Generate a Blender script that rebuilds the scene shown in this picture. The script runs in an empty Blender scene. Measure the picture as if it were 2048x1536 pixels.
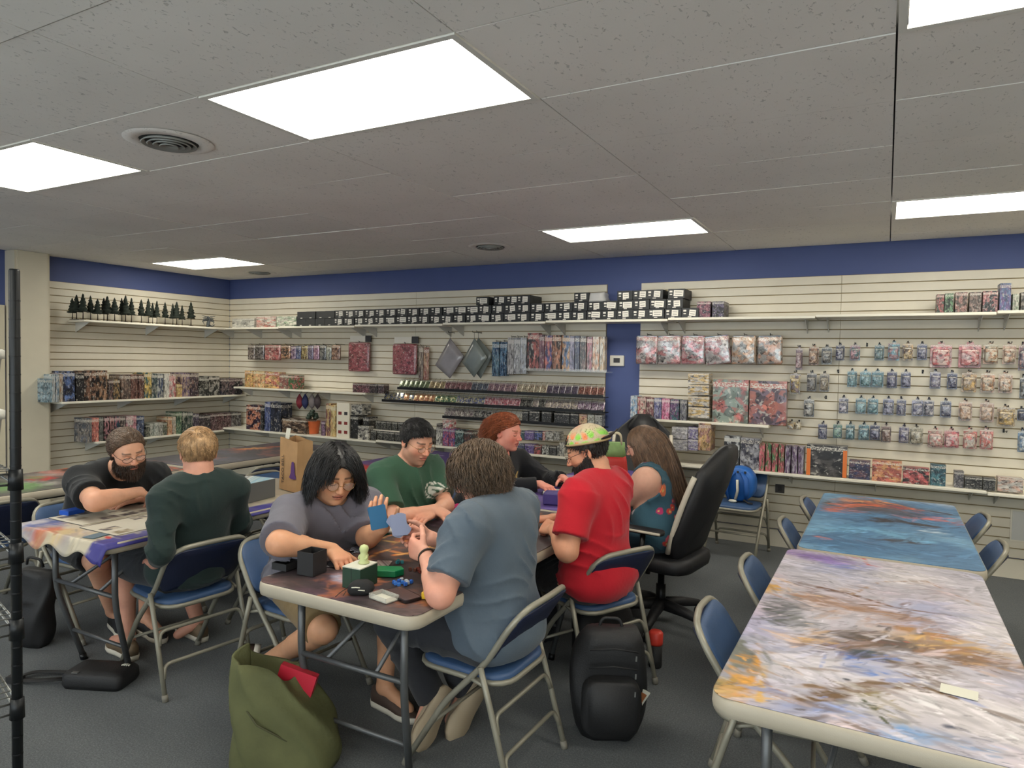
import bpy, bmesh, math, random
import numpy as np
from mathutils import Vector, Matrix

# ------------------------------------------------------------------ camera
sc = bpy.context.scene
COL = sc.collection
PI = math.pi
FPX, YAW, PITCH, ROLL, CAMZ = 1379.08, 0.496499, -0.033833, 0.017499, 1.5975
def cam_axes():
    f = np.array([-math.sin(YAW)*math.cos(PITCH), math.cos(YAW)*math.cos(PITCH), math.sin(PITCH)])
    r = np.array([math.cos(YAW), math.sin(YAW), 0.0]); u = np.cross(r, f)
    return f, r*math.cos(ROLL)+u*math.sin(ROLL), -r*math.sin(ROLL)+u*math.cos(ROLL)
CF, CR, CU = cam_axes()
cd = bpy.data.cameras.new('camera'); cam = bpy.data.objects.new('camera', cd); COL.objects.link(cam)
cd.sensor_width = 36.0; cd.lens = FPX/2048*36; cd.clip_start = 0.05
cam.matrix_world = Matrix(((CR[0], CU[0], -CF[0], 0), (CR[1], CU[1], -CF[1], 0), (CR[2], CU[2], -CF[2], CAMZ), (0, 0, 0, 1)))
sc.camera = cam
# ------------------------------------------------------------------ light and exposure
LAMP_STRENGTH = 6.2          # ceiling troffers, the only lamps of the room
LAMP_TINT = (1.0, 0.95, 0.82)
w = bpy.data.worlds.new('world'); sc.world = w; w.use_nodes = True
w.node_tree.nodes['Background'].inputs[0].default_value = (0.90, 0.94, 1.0, 1)
w.node_tree.nodes['Background'].inputs[1].default_value = 2.1   # daylight behind the shop windows
sc.view_settings.view_transform = 'Standard'; sc.view_settings.look = 'None'
sc.view_settings.gamma = 1.0; sc.view_settings.use_curve_mapping = False
sc.view_settings.exposure = 1.05
sc.cycles.use_denoising = True
sc.cycles.max_bounces = 7; sc.cycles.diffuse_bounces = 5; sc.cycles.glossy_bounces = 3
sc.cycles.transmission_bounces = 4; sc.cycles.transparent_max_bounces = 6
sc.cycles.sample_clamp_indirect = 4.0; sc.cycles.caustics_reflective = False; sc.cycles.caustics_refractive = False

# ------------------------------------------------------------------ room measures (metres, camera stands above the origin)
H_CEIL, BACK_Y, LEFT_X = 2.622, 6.43, -7.868
RIGHT_X, FRONT_Y = 3.4, -2.9
TOP_Z = 0.735                 # table tops
def U(px, py, **k):
    """point on the plane x=, y= or z= seen at pixel (px, py) of the photograph"""
    d = CF + CR*((px-1024)/FPX) - CU*((py-768)/FPX)
    (a, v), = k.items(); i = 'xyz'.index(a)
    o = np.array([0, 0, CAMZ]); return o + d*((v-o[i])/d[i])
def V3(*a): return np.array(a, float)
def unit(v): v = np.asarray(v, float); return v/max(np.linalg.norm(v), 1e-9)

# ------------------------------------------------------------------ mesh helpers
def link(name, me, mats, parent=None):
    o = bpy.data.objects.new(name, me); COL.objects.link(o)
    if mats is not None and not len(me.materials):
        for m in (mats if isinstance(mats, (list, tuple)) else [mats]): me.materials.append(m)
    if parent is not None: o.parent = parent
    return o
def mesh_np(name, V, F, smooth=True, col=None):
    V = np.asarray(V, np.float32); F = np.asarray(F, np.int32); me = bpy.data.meshes.new(name)
    n, k = F.shape
    me.vertices.add(len(V)); me.vertices.foreach_set('co', V.ravel())
    me.loops.add(n*k); me.loops.foreach_set('vertex_index', F.ravel())
    me.polygons.add(n); me.polygons.foreach_set('loop_start', np.arange(0, n*k, k, dtype=np.int32))
    me.polygons.foreach_set('loop_total', np.full(n, k, np.int32))
    me.polygons.foreach_set('use_smooth', np.full(n, smooth))
    me.update(calc_edges=True)
    if col is not None:
        a = me.color_attributes.new('Col', 'FLOAT_COLOR', 'POINT')
        c = np.ones((len(V), 4), np.float32); c[:, :3] = col; a.data.foreach_set('color', c.ravel())
    return me
class MB:
    """collects shapes into one mesh"""
    def __init__(s): s.v = []; s.f = []; s.m = []; s.sm = []
    def add(s, V, F, mi=0, smooth=False):
        b = len(s.v); s.v += [tuple(map(float, p)) for p in V]
        for f in F: s.f.append([b+i for i in f]); s.m.append(mi); s.sm.append(smooth)
        return s
    def box(s, c, d, R=None, mi=0):
        x, y, z = (q/2 for q in d)
        P = [(-x,-y,-z),(x,-y,-z),(x,y,-z),(-x,y,-z),(-x,-y,z),(x,-y,z),(x,y,z),(-x,y,z)]
        if R is not None: P = [tuple(R @ Vector(p)) for p in P]
        P = [(p[0]+c[0], p[1]+c[1], p[2]+c[2]) for p in P]
        return s.add(P, [(0,3,2,1),(4,5,6,7),(0,1,5,4),(1,2,6,5),(2,3,7,6),(3,0,4,7)], mi)
    def box2(s, lo, hi, mi=0):
        return s.box([(a+b)/2 for a, b in zip(lo, hi)], [abs(b-a) for a, b in zip(lo, hi)], None, mi)
    def rings(s, loops, cap=True, mi=0, smooth=True, closed=True):
        n = len(loops[0]); V = [p for L in loops for p in L]; F = []
        for i in range(len(loops)-1):
            for j in range(n if closed else n-1):
                k = (j+1) % n; F.append((i*n+j, i*n+k, (i+1)*n+k, (i+1)*n+j))
        if cap: F.append(tuple(range(n-1, -1, -1))); F.append(tuple((len(loops)-1)*n+j for j in range(n)))
        return s.add(V, F, mi, smooth)
    def tube(s, pts, r, n=8, closed=False, mi=0, cap=True, flat=None):
        P = [np.array(p, float) for p in pts]; m = len(P)
        rr = r if isinstance(r, (list, tuple, np.ndarray)) else [r]*m
        T = []
        for i in range(m):
            a = P[(i-1) % m] if (closed or i > 0) else P[i]; b = P[(i+1) % m] if (closed or i < m-1) else P[i]
            T.append(unit(b-a))
        up = np.array([0, 0, 1.]) if abs(T[0][2]) < .9 else np.array([1., 0, 0])
        N = unit(np.cross(np.cross(T[0], up), T[0])); loops = []
        for i in range(m):
            N = unit(N - T[i]*(N @ T[i])); Bn = np.cross(T[i], N); fl = flat or 1.0
            loops.append([P[i] + rr[i]*(N*math.cos(a)*fl + Bn*math.sin(a)) for a in np.linspace(0, 2*PI, n, endpoint=False)])
        if closed:
            # twist-free closure
            loops.append(loops[0]); return s.rings(loops, False, mi)
        return s.rings(loops, cap, mi)
    def lathe(s, prof, c=(0,0,0), n=20, mi=0, cap=True, smooth=True):
        return s.rings([[(c[0]+r*math.cos(a), c[1]+r*math.sin(a), c[2]+z) for a in np.linspace(0, 2*PI, n, endpoint=False)] for r, z in prof], cap, mi, smooth)
    def ell(s, c, r, R=None, nu=14, nv=9, mi=0):
        L = []
        for j in range(nv+1):
            t = -PI/2 + PI*(.04+.92*j/nv)
            ring = [(r[0]*math.cos(t)*math.cos(a), r[1]*math.cos(t)*math.sin(a), r[2]*math.sin(t)) for a in np.linspace(0, 2*PI, nu, endpoint=False)]
            if R is not None: ring = [tuple(R @ Vector(p)) for p in ring]
            L.append([(p[0]+c[0], p[1]+c[1], p[2]+c[2]) for p in ring])
        return s.rings(L, True, mi)
    def prism(s, poly, z0, z1, mi=0, smooth=False):
        return s.rings([[(x, y, z0) for x, y in poly], [(x, y, z1) for x, y in poly]], True, mi, smooth)
    def mesh(s, name):
        me = bpy.data.meshes.new(name); me.from_pydata(s.v, [], s.f)
        me.polygons.foreach_set('material_index', s.m); me.polygons.foreach_set('use_smooth', s.sm)
        me.update(); return me
    def build(s, name, mats, parent=None): return link(name, s.mesh(name), mats, parent)
def rr(w, d, r, n=5, cx=0, cy=0):
    """rounded rectangle outline, counter clockwise"""
    r = min(r, w/2-1e-4, d/2-1e-4); out = []
    for sx, sy, a0 in ((1, 1, 0), (-1, 1, PI/2), (-1, -1, PI), (1, -1, 1.5*PI)):
        for i in range(n+1):
            a = a0 + PI/2*i/n; out.append((cx+sx*(w/2-r)+r*math.cos(a), cy+sy*(d/2-r)+r*math.sin(a)))
    return out
def fillet(P, r, n=4):
    """polyline with rounded corners"""
    P = [np.array(p, float) for p in P]; out = [P[0]]
    for a, b, c in zip(P, P[1:], P[2:]):
        d1, d2 = np.linalg.norm(a-b), np.linalg.norm(c-b); q = min(r, d1*.49, d2*.49)
        s, e = b+(a-b)/d1*q, b+(c-b)/d2*q
        for i in range(n+1):
            t = i/n; out.append((1-t)**2*s + 2*t*(1-t)*b + t*t*e)
    out.append(P[-1]); return out
def pad(mb, w, d, z0, z1, r, edge, mi=0, crown=0.0, T=None):
    """upholstered slab with soft edges; T maps local points"""
    L = []
    for ins, z in ((edge, z0), (edge*.25, z0+edge*.3), (0, (z0+z1)/2), (edge*.25, z1-edge*.3), (edge, z1), (min(w, d)*.22, z1+crown*.7), (min(w, d)*.4, z1+crown)):
        L.append([(x, y, z) for x, y in rr(w-2*ins, d-2*ins, max(r-ins, .004), 4)])
    if T: L = [[T(p) for p in ring] for ring in L]
    return mb.rings(L, True, mi)
def bevel(o, wd, seg=2):
    m = o.modifiers.new('bevel', 'BEVEL'); m.width = wd; m.segments = seg; m.limit_method = 'ANGLE'; return o

# ------------------------------------------------------------------ object tagging
def tag(o, label, cat, group=None, kind=None):
    o['label'] = label; o['category'] = cat
    if group: o['group'] = group
    if kind: o['kind'] = kind
    return o
def empty(name, loc=(0, 0, 0), rz=0):
    o = bpy.data.objects.new(name, None); COL.objects.link(o); o.location = loc; o.rotation_euler = (0, 0, rz)
    o.empty_display_size = .05; return o
def struct(o, label=None, cat=None):
    o['kind'] = 'structure'
    if label: o['label'] = label
    if cat: o['category'] = cat
    return o
def copy_tree(o, parent=None):
    c = o.copy(); COL.objects.link(c); c.parent = parent
    for ch in list(o.children): copy_tree(ch, c)
    return c
ORD = 'first second third fourth fifth sixth seventh eighth ninth tenth eleventh twelfth thirteenth fourteenth fifteenth sixteenth seventeenth eighteenth nineteenth twentieth twenty-first twenty-second twenty-third twenty-fourth twenty-fifth twenty-sixth twenty-seventh twenty-eighth twenty-ninth thirtieth thirty-first thirty-second thirty-third thirty-fourth thirty-fifth thirty-sixth thirty-seventh thirty-eighth thirty-ninth fortieth'.split()

# ------------------------------------------------------------------ materials
def srgb(*c):
    if len(c) == 1: c = c[0]
    c = [x/255 for x in c]
    return tuple(x/12.92 if x <= .04045 else ((x+.055)/1.055)**2.4 for x in c)
class NT:
    def __init__(s, m): s.t = m.node_tree; s.n = s.t.nodes; s.l = s.t.links
    def new(s, typ, **k):
        n = s.n.new(typ)
        for a, b in k.items():
            if a.startswith('i_'):
                key = a[2:]; n.inputs[int(key) if key.isdigit() else key.replace('_', ' ')].default_value = b
            else: setattr(n, a, b)
        return n
    def ln(s, a, b): s.l.new(a, b)
    def math(s, op, a, b=None, c=None):
        n = s.n.new('ShaderNodeMath'); n.operation = op
        for i, x in enumerate((a, b, c)):
            if x is None: continue
            if isinstance(x, (int, float)): n.inputs[i].default_value = x
            else: s.l.new(x, n.inputs[i])
        return n.outputs[0]
    def mix(s, fac, a, b, blend='MIX'):
        n = s.n.new('ShaderNodeMix'); n.data_type = 'RGBA'; n.blend_type = blend
        for i, x in ((0, fac), (6, a), (7, b)):
            if isinstance(x, (int, float)): n.inputs[i].default_value = x
            elif isinstance(x, tuple): n.inputs[i].default_value = (*x[:3], 1)
            else: s.l.new(x, n.inputs[i])
        return n.outputs[2]
    def ramp(s, fac, stops, interp='LINEAR'):
        n = s.n.new('ShaderNodeValToRGB'); e = n.color_ramp.elements; n.color_ramp.interpolation = interp
        while len(e) < len(stops): e.new(.5)
        for q, (p, c) in zip(e, stops): q.position = p; q.color = (*c[:3], 1) if not isinstance(c, (int, float)) else (c, c, c, 1)
        s.l.new(fac, n.inputs[0]); return n.outputs[0]
MATS = {}
def pbr(name, col, rough=.5, metal=0.0, noise=0.0, nscale=30.0, bump=0.0, bscale=200.0, spec=.5, sheen=0.0, coat=0.0, attr=None, sss=0.0, alpha=None, trans=0.0, stretch=None):
    if name in MATS: return MATS[name]
    m = bpy.data.materials.new(name); m.use_nodes = True; g = NT(m); b = g.n['Principled BSDF']
    b.inputs['Roughness'].default_value = rough; b.inputs['Metallic'].default_value = metal
    b.inputs['Specular IOR Level'].default_value = spec
    b.inputs['Sheen Weight'].default_value = sheen; b.inputs['Coat Weight'].default_value = coat
    if sss: b.inputs['Subsurface Weight'].default_value = sss; b.inputs['Subsurface Radius'].default_value = (.012, .005, .003); b.inputs['Subsurface Scale'].default_value = 1.0
    if trans: b.inputs['Transmission Weight'].default_value = trans
    if alpha is not None: b.inputs['Alpha'].default_value = alpha
    c = None
    tc = g.new('ShaderNodeTexCoord')
    src = tc.outputs['Object']
    if stretch:
        mp = g.new('ShaderNodeMapping'); mp.inputs['Scale'].default_value = stretch; g.ln(src, mp.inputs[0]); src = mp.outputs[0]
    if attr:
        a = g.new('ShaderNodeAttribute', attribute_name=attr); c = a.outputs['Color']
    if noise:
        n = g.new('ShaderNodeTexNoise'); n.inputs['Scale'].default_value = nscale; n.inputs['Detail'].default_value = 4
        g.ln(src, n.inputs[0])
        f = g.ramp(n.outputs[0], [(.3, 1-noise), (.7, 1+noise)])
        c = g.mix(1.0, c if c is not None else tuple(col), f, 'MULTIPLY')
    if c is not None: g.ln(c, b.inputs['Base Color'])
    else: b.inputs['Base Color'].default_value = (*col, 1)
    if bump:
        n = g.new('ShaderNodeTexNoise'); n.inputs['Scale'].default_value = bscale; n.inputs['Detail'].default_value = 3; g.ln(src, n.inputs[0])
        bp = g.new('ShaderNodeBump'); bp.inputs['Strength'].default_value = bump; bp.inputs['Distance'].default_value = .003
        g.ln(n.outputs[0], bp.inputs['Height']); g.ln(bp.outputs[0], b.inputs['Normal'])
    MATS[name] = m; return m
# ================================================================== ROOM SHELL
M_WHITE = pbr('slat_white', srgb(218, 211, 194), .42, noise=.03, nscale=6, spec=.4)
M_CORE = pbr('slot_brown', srgb(150, 132, 96), .8)
M_BLUE = pbr('wall_blue', srgb(72, 86, 136), .6, noise=.03, nscale=3)
M_CREAM = pbr('trim_cream', srgb(206, 198, 178), .5, noise=.03, nscale=5)
M_DARKV = pbr('ceiling_void', srgb(60, 60, 58), .9)
M_SHELF = pbr('shelf_white', srgb(226, 221, 206), .35, noise=.02, nscale=8)
M_BRKT = pbr('bracket_white', srgb(196, 196, 192), .4)
M_BLACK = pbr('black_metal', srgb(26, 27, 29), .38, .4)

def mat_carpet():
    m = bpy.data.materials.new('carpet'); m.use_nodes = True; g = NT(m); b = g.n['Principled BSDF']
    tc = g.new('ShaderNodeTexCoord')
    n1 = g.new('ShaderNodeTexNoise'); n1.inputs['Scale'].default_value = 140; n1.inputs['Detail'].default_value = 5; n1.inputs['Roughness'].default_value = .8
    n2 = g.new('ShaderNodeTexNoise'); n2.inputs['Scale'].default_value = 1.6; n2.inputs['Detail'].default_value = 4
    n3 = g.new('ShaderNodeTexVoronoi'); n3.inputs['Scale'].default_value = 330
    for n in (n1, n2, n3): g.ln(tc.outputs['Object'], n.inputs[0])
    c = g.ramp(n1.outputs[0], [(.34, srgb(44, 48, 52)), (.52, srgb(80, 85, 88)), (.66, srgb(128, 131, 130))])
    c = g.mix(.35, c, g.ramp(n3.outputs[0], [(.1, srgb(54, 58, 62)), (.6, srgb(104, 108, 110))]))
    c = g.mix(1.0, c, g.ramp(n2.outputs[0], [(.3, .86), (.7, 1.1)]), 'MULTIPLY')
    g.ln(c, b.inputs['Base Color']); b.inputs['Roughness'].default_value = .95; b.inputs['Specular IOR Level'].default_value = .15
    b.inputs['Sheen Weight'].default_value = .15
    bp = g.new('ShaderNodeBump'); bp.inputs['Strength'].default_value = .7; bp.inputs['Distance'].default_value = .006
    g.ln(n1.outputs[0], bp.inputs['Height']); g.ln(bp.outputs[0], b.inputs['Normal']); return m
def mat_tile():
    m = bpy.data.materials.new('ceiling_tile'); m.use_nodes = True; g = NT(m); b = g.n['Principled BSDF']
    geo = g.new('ShaderNodeNewGeometry'); oi = g.new('ShaderNodeObjectInfo')
    mp = g.new('ShaderNodeMapping'); mp.inputs['Scale'].default_value = (1, .55, 1); g.ln(geo.outputs['Position'], mp.inputs[0])
    n1 = g.new('ShaderNodeTexNoise'); n1.inputs['Scale'].default_value = 62; n1.inputs['Detail'].default_value = 3; n1.inputs['Distortion'].default_value = 1.2
    g.ln(mp.outputs[0], n1.inputs[0])
    n2 = g.new('ShaderNodeTexNoise'); n2.inputs['Scale'].default_value = 1.4; g.ln(geo.outputs['Position'], n2.inputs[0])
    base = g.mix(g.math('MULTIPLY', oi.outputs['Random'], .5), srgb(238, 234, 228), srgb(230, 229, 224))
    base = g.mix(1.0, base, g.ramp(n2.outputs[0], [(.3, .95), (.7, 1.04)]), 'MULTIPLY')
    pits = g.ramp(n1.outputs[0], [(.64, 0.0), (.68, 1.0)])
    g.ln(g.mix(g.math('MULTIPLY', pits, .38), base, srgb(118, 118, 116)), b.inputs['Base Color'])
    b.inputs['Roughness'].default_value = .9; b.inputs['Specular IOR Level'].default_value = .2
    bp = g.new('ShaderNodeBump'); bp.inputs['Strength'].default_value = .5; bp.inputs['Distance'].default_value = -.004
    g.ln(pits, bp.inputs['Height']); g.ln(bp.outputs[0], b.inputs['Normal']); return m
def mat_lens():
    m = bpy.data.materials.new('light_lens'); m.use_nodes = True; g = NT(m); g.n.remove(g.n['Principled BSDF'])
    tc = g.new('ShaderNodeTexCoord'); sx = g.new('ShaderNodeSeparateXYZ'); g.ln(tc.outputs['Generated'], sx.inputs[0])
    tub = g.math('ABSOLUTE', g.math('SINE', g.math('MULTIPLY', sx.outputs[1], 2*PI)))
    pr = g.math('MULTIPLY', g.math('ADD', g.math('SINE', g.math('MULTIPLY', sx.outputs[0], 900)), g.math('SINE', g.math('MULTIPLY', sx.outputs[1], 450))), .05)
    st = g.math('MULTIPLY', g.math('ADD', g.math('ADD', g.math('MULTIPLY', tub, .35), .8), pr), LAMP_STRENGTH)
    e = g.new('ShaderNodeEmission'); e.inputs[0].default_value = (*LAMP_TINT, 1); g.ln(st, e.inputs[1])
    g.ln(e.outputs[0], g.n['Material Output'].inputs[0]); return m

fl = struct(MB().box2((LEFT_X-.2, FRONT_Y, -.1), (RIGHT_X, BACK_Y+.2, 0)).build('floor', mat_carpet()), 'dark blue grey flecked carpet floor', 'floor')

# ---- ceiling: a void slab and lay-in tiles, each a part
ceil = struct(MB().box2((LEFT_X-.2, FRONT_Y, H_CEIL+.03), (RIGHT_X, BACK_Y+.2, H_CEIL+.12)).build('ceiling', M_DARKV), 'grey white suspended tile ceiling', 'ceiling')
GX, GY, GW, GD = 1.2161, 0.0091, 1.2192, 0.6096
LIGHTS = {(-7, 8), (-3, 8), (-1, 8), (1, 8), (-7, 3), (-5, 3), (-3, 3), (-1, 3), (1, 3), (-7, -2), (-5, -2), (-3, -2), (-1, -2), (1, -2)}
M_TILE = mat_tile(); random.seed(4); tile_me = {}
for i in range(-8, 2):
    for j in range(-6, 11):
        x0, x1 = max(GX+i*GW, LEFT_X), min(GX+(i+1)*GW, RIGHT_X); y0, y1 = max(GY+j*GD, FRONT_Y), min(GY+(j+1)*GD, BACK_Y)
        if x1-x0 < .05 or y1-y0 < .05 or (i, j) in LIGHTS: continue
        key = (round(x1-x0, 3), round(y1-y0, 3))
        if key not in tile_me: tile_me[key] = MB().box((0, 0, 0), (key[0]-.006, key[1]-.006, .018)).mesh('ceiling_tile')
        t = link('ceiling_tile', tile_me[key], M_TILE, ceil)
        t.location = ((x0+x1)/2, (y0+y1)/2, H_CEIL+.009+random.uniform(0, .003))
        t.rotation_euler = (random.gauss(0, .0016), random.gauss(0, .001), 0)
# ---- recessed light fixtures
M_FRAME = pbr('fixture_white', srgb(222, 221, 214), .4); M_LENS = mat_lens()
lens_me = MB().box((0, 0, 0), (GW-.06, GD-.06, .006)).mesh('lens')
fm = MB()
for sx, sy, dx, dy in ((0, -1, GW-.006, .024), (0, 1, GW-.006, .024), (-1, 0, .024, GD-.054), (1, 0, .024, GD-.054)):
    fm.box((sx*(GW-.03)/2, sy*(GD-.03)/2, 0), (dx, dy, .012))
frame_me = fm.mesh('fixture_frame')
WHERE_L = {(-3, 3): 'large troffer light with ribbed lens overhead nearest the camera', (-5, 3): 'troffer light over the bearded man, cut by the picture edge',
           (-7, 8): 'small far troffer light above the wall of miniature trees', (-3, 8): 'troffer light in front of the card racks on the slat wall',
           (-1, 8): 'bright troffer light above the wall of carded figures', (-1, 3): 'bright troffer light in the upper corner above the painted tables'}
for (i, j) in sorted(LIGHTS):
    e = empty('ceiling_light', (GX+(i+.5)*GW, GY+(j+.5)*GD, H_CEIL))
    tag(e, WHERE_L.get((i, j), 'ceiling troffer light outside the picture, row %s column %s' % (ORD[(j+2)//5], ORD[(i+7)//2])), 'ceiling light', 'ceiling troffer lights')
    o = link('lens', lens_me, M_LENS, e); o.location = (0, 0, .006)
    o = link('frame', frame_me, M_FRAME, e); o.location = (0, 0, .003)
# ---- round air diffusers
M_VENT = pbr('vent_grey', srgb(150, 152, 148), .5, .2); M_VDARK = pbr('vent_dark', srgb(52, 54, 54), .7)
for (x, y), lab in (((-3.06, 2.15), 'round ceiling air vent beside the large ribbed light'), ((-3.16, 5.38), 'small round ceiling air vent above the black box row'), ((-6.75, 5.95), 'round ceiling air vent by the far wall corner')):
    e = empty('air_vent', (x, y, H_CEIL)); tag(e, lab, 'air vent', 'round ceiling vents')
    MB().lathe([(.20, -.003), (.185, -.008), (.135, -.010), (.13, -.004)], n=36, cap=False).build('flange', M_TILE, e)
    MB().lathe([(.132, -.003), (.001, -.003)], n=24, cap=False).build('throat', M_VDARK, e)
    for k, r in enumerate((.11, .084, .058, .03)):
        MB().lathe([(r, -.006-.003*k), (r+.014, -.018-.003*k), (r+.009, -.021-.003*k), (r-.004, -.008-.003*k)], n=28, cap=False).build('ring', M_VENT, e)

# ---- walls
wb = struct(MB().box2((LEFT_X-.2, BACK_Y+.022, 0), (RIGHT_X, BACK_Y+.2, H_CEIL+.1)).build('wall_back', M_BLUE), 'blue painted wall faced with white slatted panels', 'wall')
wl = struct(MB().box2((LEFT_X-.2, FRONT_Y, 0), (LEFT_X-.022, BACK_Y+.2, H_CEIL+.1)).build('wall_left', M_BLUE), 'blue side wall faced with white slatted panel', 'wall')
struct(MB().box2((RIGHT_X, FRONT_Y, 0), (RIGHT_X+.1, BACK_Y+.2, H_CEIL+.1)).build('wall_right', M_CREAM), 'plain cream wall beyond the picture', 'wall')
# shop front behind the camera: a wall with two wide windows that let daylight in
wf = MB(); WZ0, WZ1 = .45, 2.35; WX = [(-6.9, -2.6), (-2.2, 2.9)]
wf.box2((LEFT_X-.2, FRONT_Y-.1, 0), (RIGHT_X, FRONT_Y, WZ0)); wf.box2((LEFT_X-.2, FRONT_Y-.1, WZ1), (RIGHT_X, FRONT_Y, H_CEIL+.1))
for a, b in zip([LEFT_X-.2]+[q[1] for q in WX], [q[0] for q in WX]+[RIGHT_X]): wf.box2((a, FRONT_Y-.1, WZ0), (b, FRONT_Y, WZ1))
struct(wf.build('wall_front', M_CREAM), 'cream shop front wall behind the camera', 'wall')
M_GLASS = bpy.data.materials.new('window_glass'); M_GLASS.use_nodes = True
_g = NT(M_GLASS); _t = _g.new('ShaderNodeBsdfTransparent'); _t.inputs[0].default_value = (.93, .96, .95, 1); _g.ln(_t.outputs[0], _g.n['Material Output'].inputs[0])
for k, (a, b) in enumerate(WX):
    o = struct(MB().box2((a, FRONT_Y-.06, WZ0), (b, FRONT_Y-.05, WZ1)).build('window_%d' % (k+1), M_GLASS), 'shop window behind the camera, '+('larger' if k else 'smaller')+' of two', 'window')
    for q in np.linspace(a, b, 4): MB().box2((q-.025, FRONT_Y-.09, WZ0), (q+.025, FRONT_Y-.02, WZ1)).build('mullion', M_CREAM, o)
Z0S, PITCHS, NS = .155, .0762, 29
ZTOP = Z0S+NS*PITCHS
def slats(parent, segs, axis):
    for a, b in segs:
        core = MB()
        if axis == 'x': core.box2((a, BACK_Y+.012, Z0S), (b, BACK_Y+.022, ZTOP))
        else: core.box2((LEFT_X-.022, a, Z0S), (LEFT_X-.012, b, ZTOP))
        core.build('panel_core', M_CORE, parent)
        L = b-a-.003; me = MB().box((0, 0, 0), (L, .02, PITCHS-.0085) if axis == 'x' else (.02, L, PITCHS-.0085)).mesh('slat')
        for k in range(NS):
            o = link('slat', me, M_WHITE, parent); z = Z0S+(k+.5)*PITCHS
            o.location = ((a+b)/2, BACK_Y+.01, z) if axis == 'x' else (LEFT_X-.01, (a+b)/2, z)
slats(wb, [(LEFT_X, -4.75), (-4.75, -2.44), (-2.09, -.35), (-.35, RIGHT_X)], 'x')
slats(wl, [(4.05, BACK_Y)], 'y')
M_BASE = pbr('baseboard_white', srgb(224, 217, 200), .45)
for a, b in ((LEFT_X, -2.44), (-2.09, RIGHT_X)):
    struct(MB().box2((a, BACK_Y-.004, 0), (b, BACK_Y+.02, Z0S-.006)).build('baseboard_back', M_BASE))
struct(MB().box2((LEFT_X-.02, 4.05, 0), (LEFT_X+.004, BACK_Y, Z0S-.006)).build('baseboard_left', M_BASE))
pl = struct(MB().box2((LEFT_X-.05, 3.72, 0), (LEFT_X+.16, 4.05, H_CEIL)).build('trim_1', M_CREAM), 'cream boxed pillar ending the slatted side wall', 'trim')
struct(MB().box2((LEFT_X+.16, 3.74, 0), (LEFT_X+.172, 4.03, H_CEIL)).build('trim_2', M_CREAM))
# painted door and frame beyond the pillar
M_DOOR = pbr('door_grey', srgb(186, 186, 180), .5)
d = struct(MB().box2((LEFT_X-.03, 2.5, 0), (LEFT_X-.012, 3.6, 1.98)).build('door_1', M_DOOR), 'pale grey door at the end of the side wall', 'door')
MB().box2((LEFT_X-.022, 2.4, 1.98), (LEFT_X+.01, 3.7, 2.07)).build('door_frame', M_CREAM, d)
MB().box2((LEFT_X-.022, 3.6, 0), (LEFT_X+.01, 3.7, 1.98)).build('door_jamb', M_CREAM, d)
MB().box2((LEFT_X-.014, 3.02, 1.35), (LEFT_X+.02, 3.1, 1.5)).build('door_sign', M_VENT, d)
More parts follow.
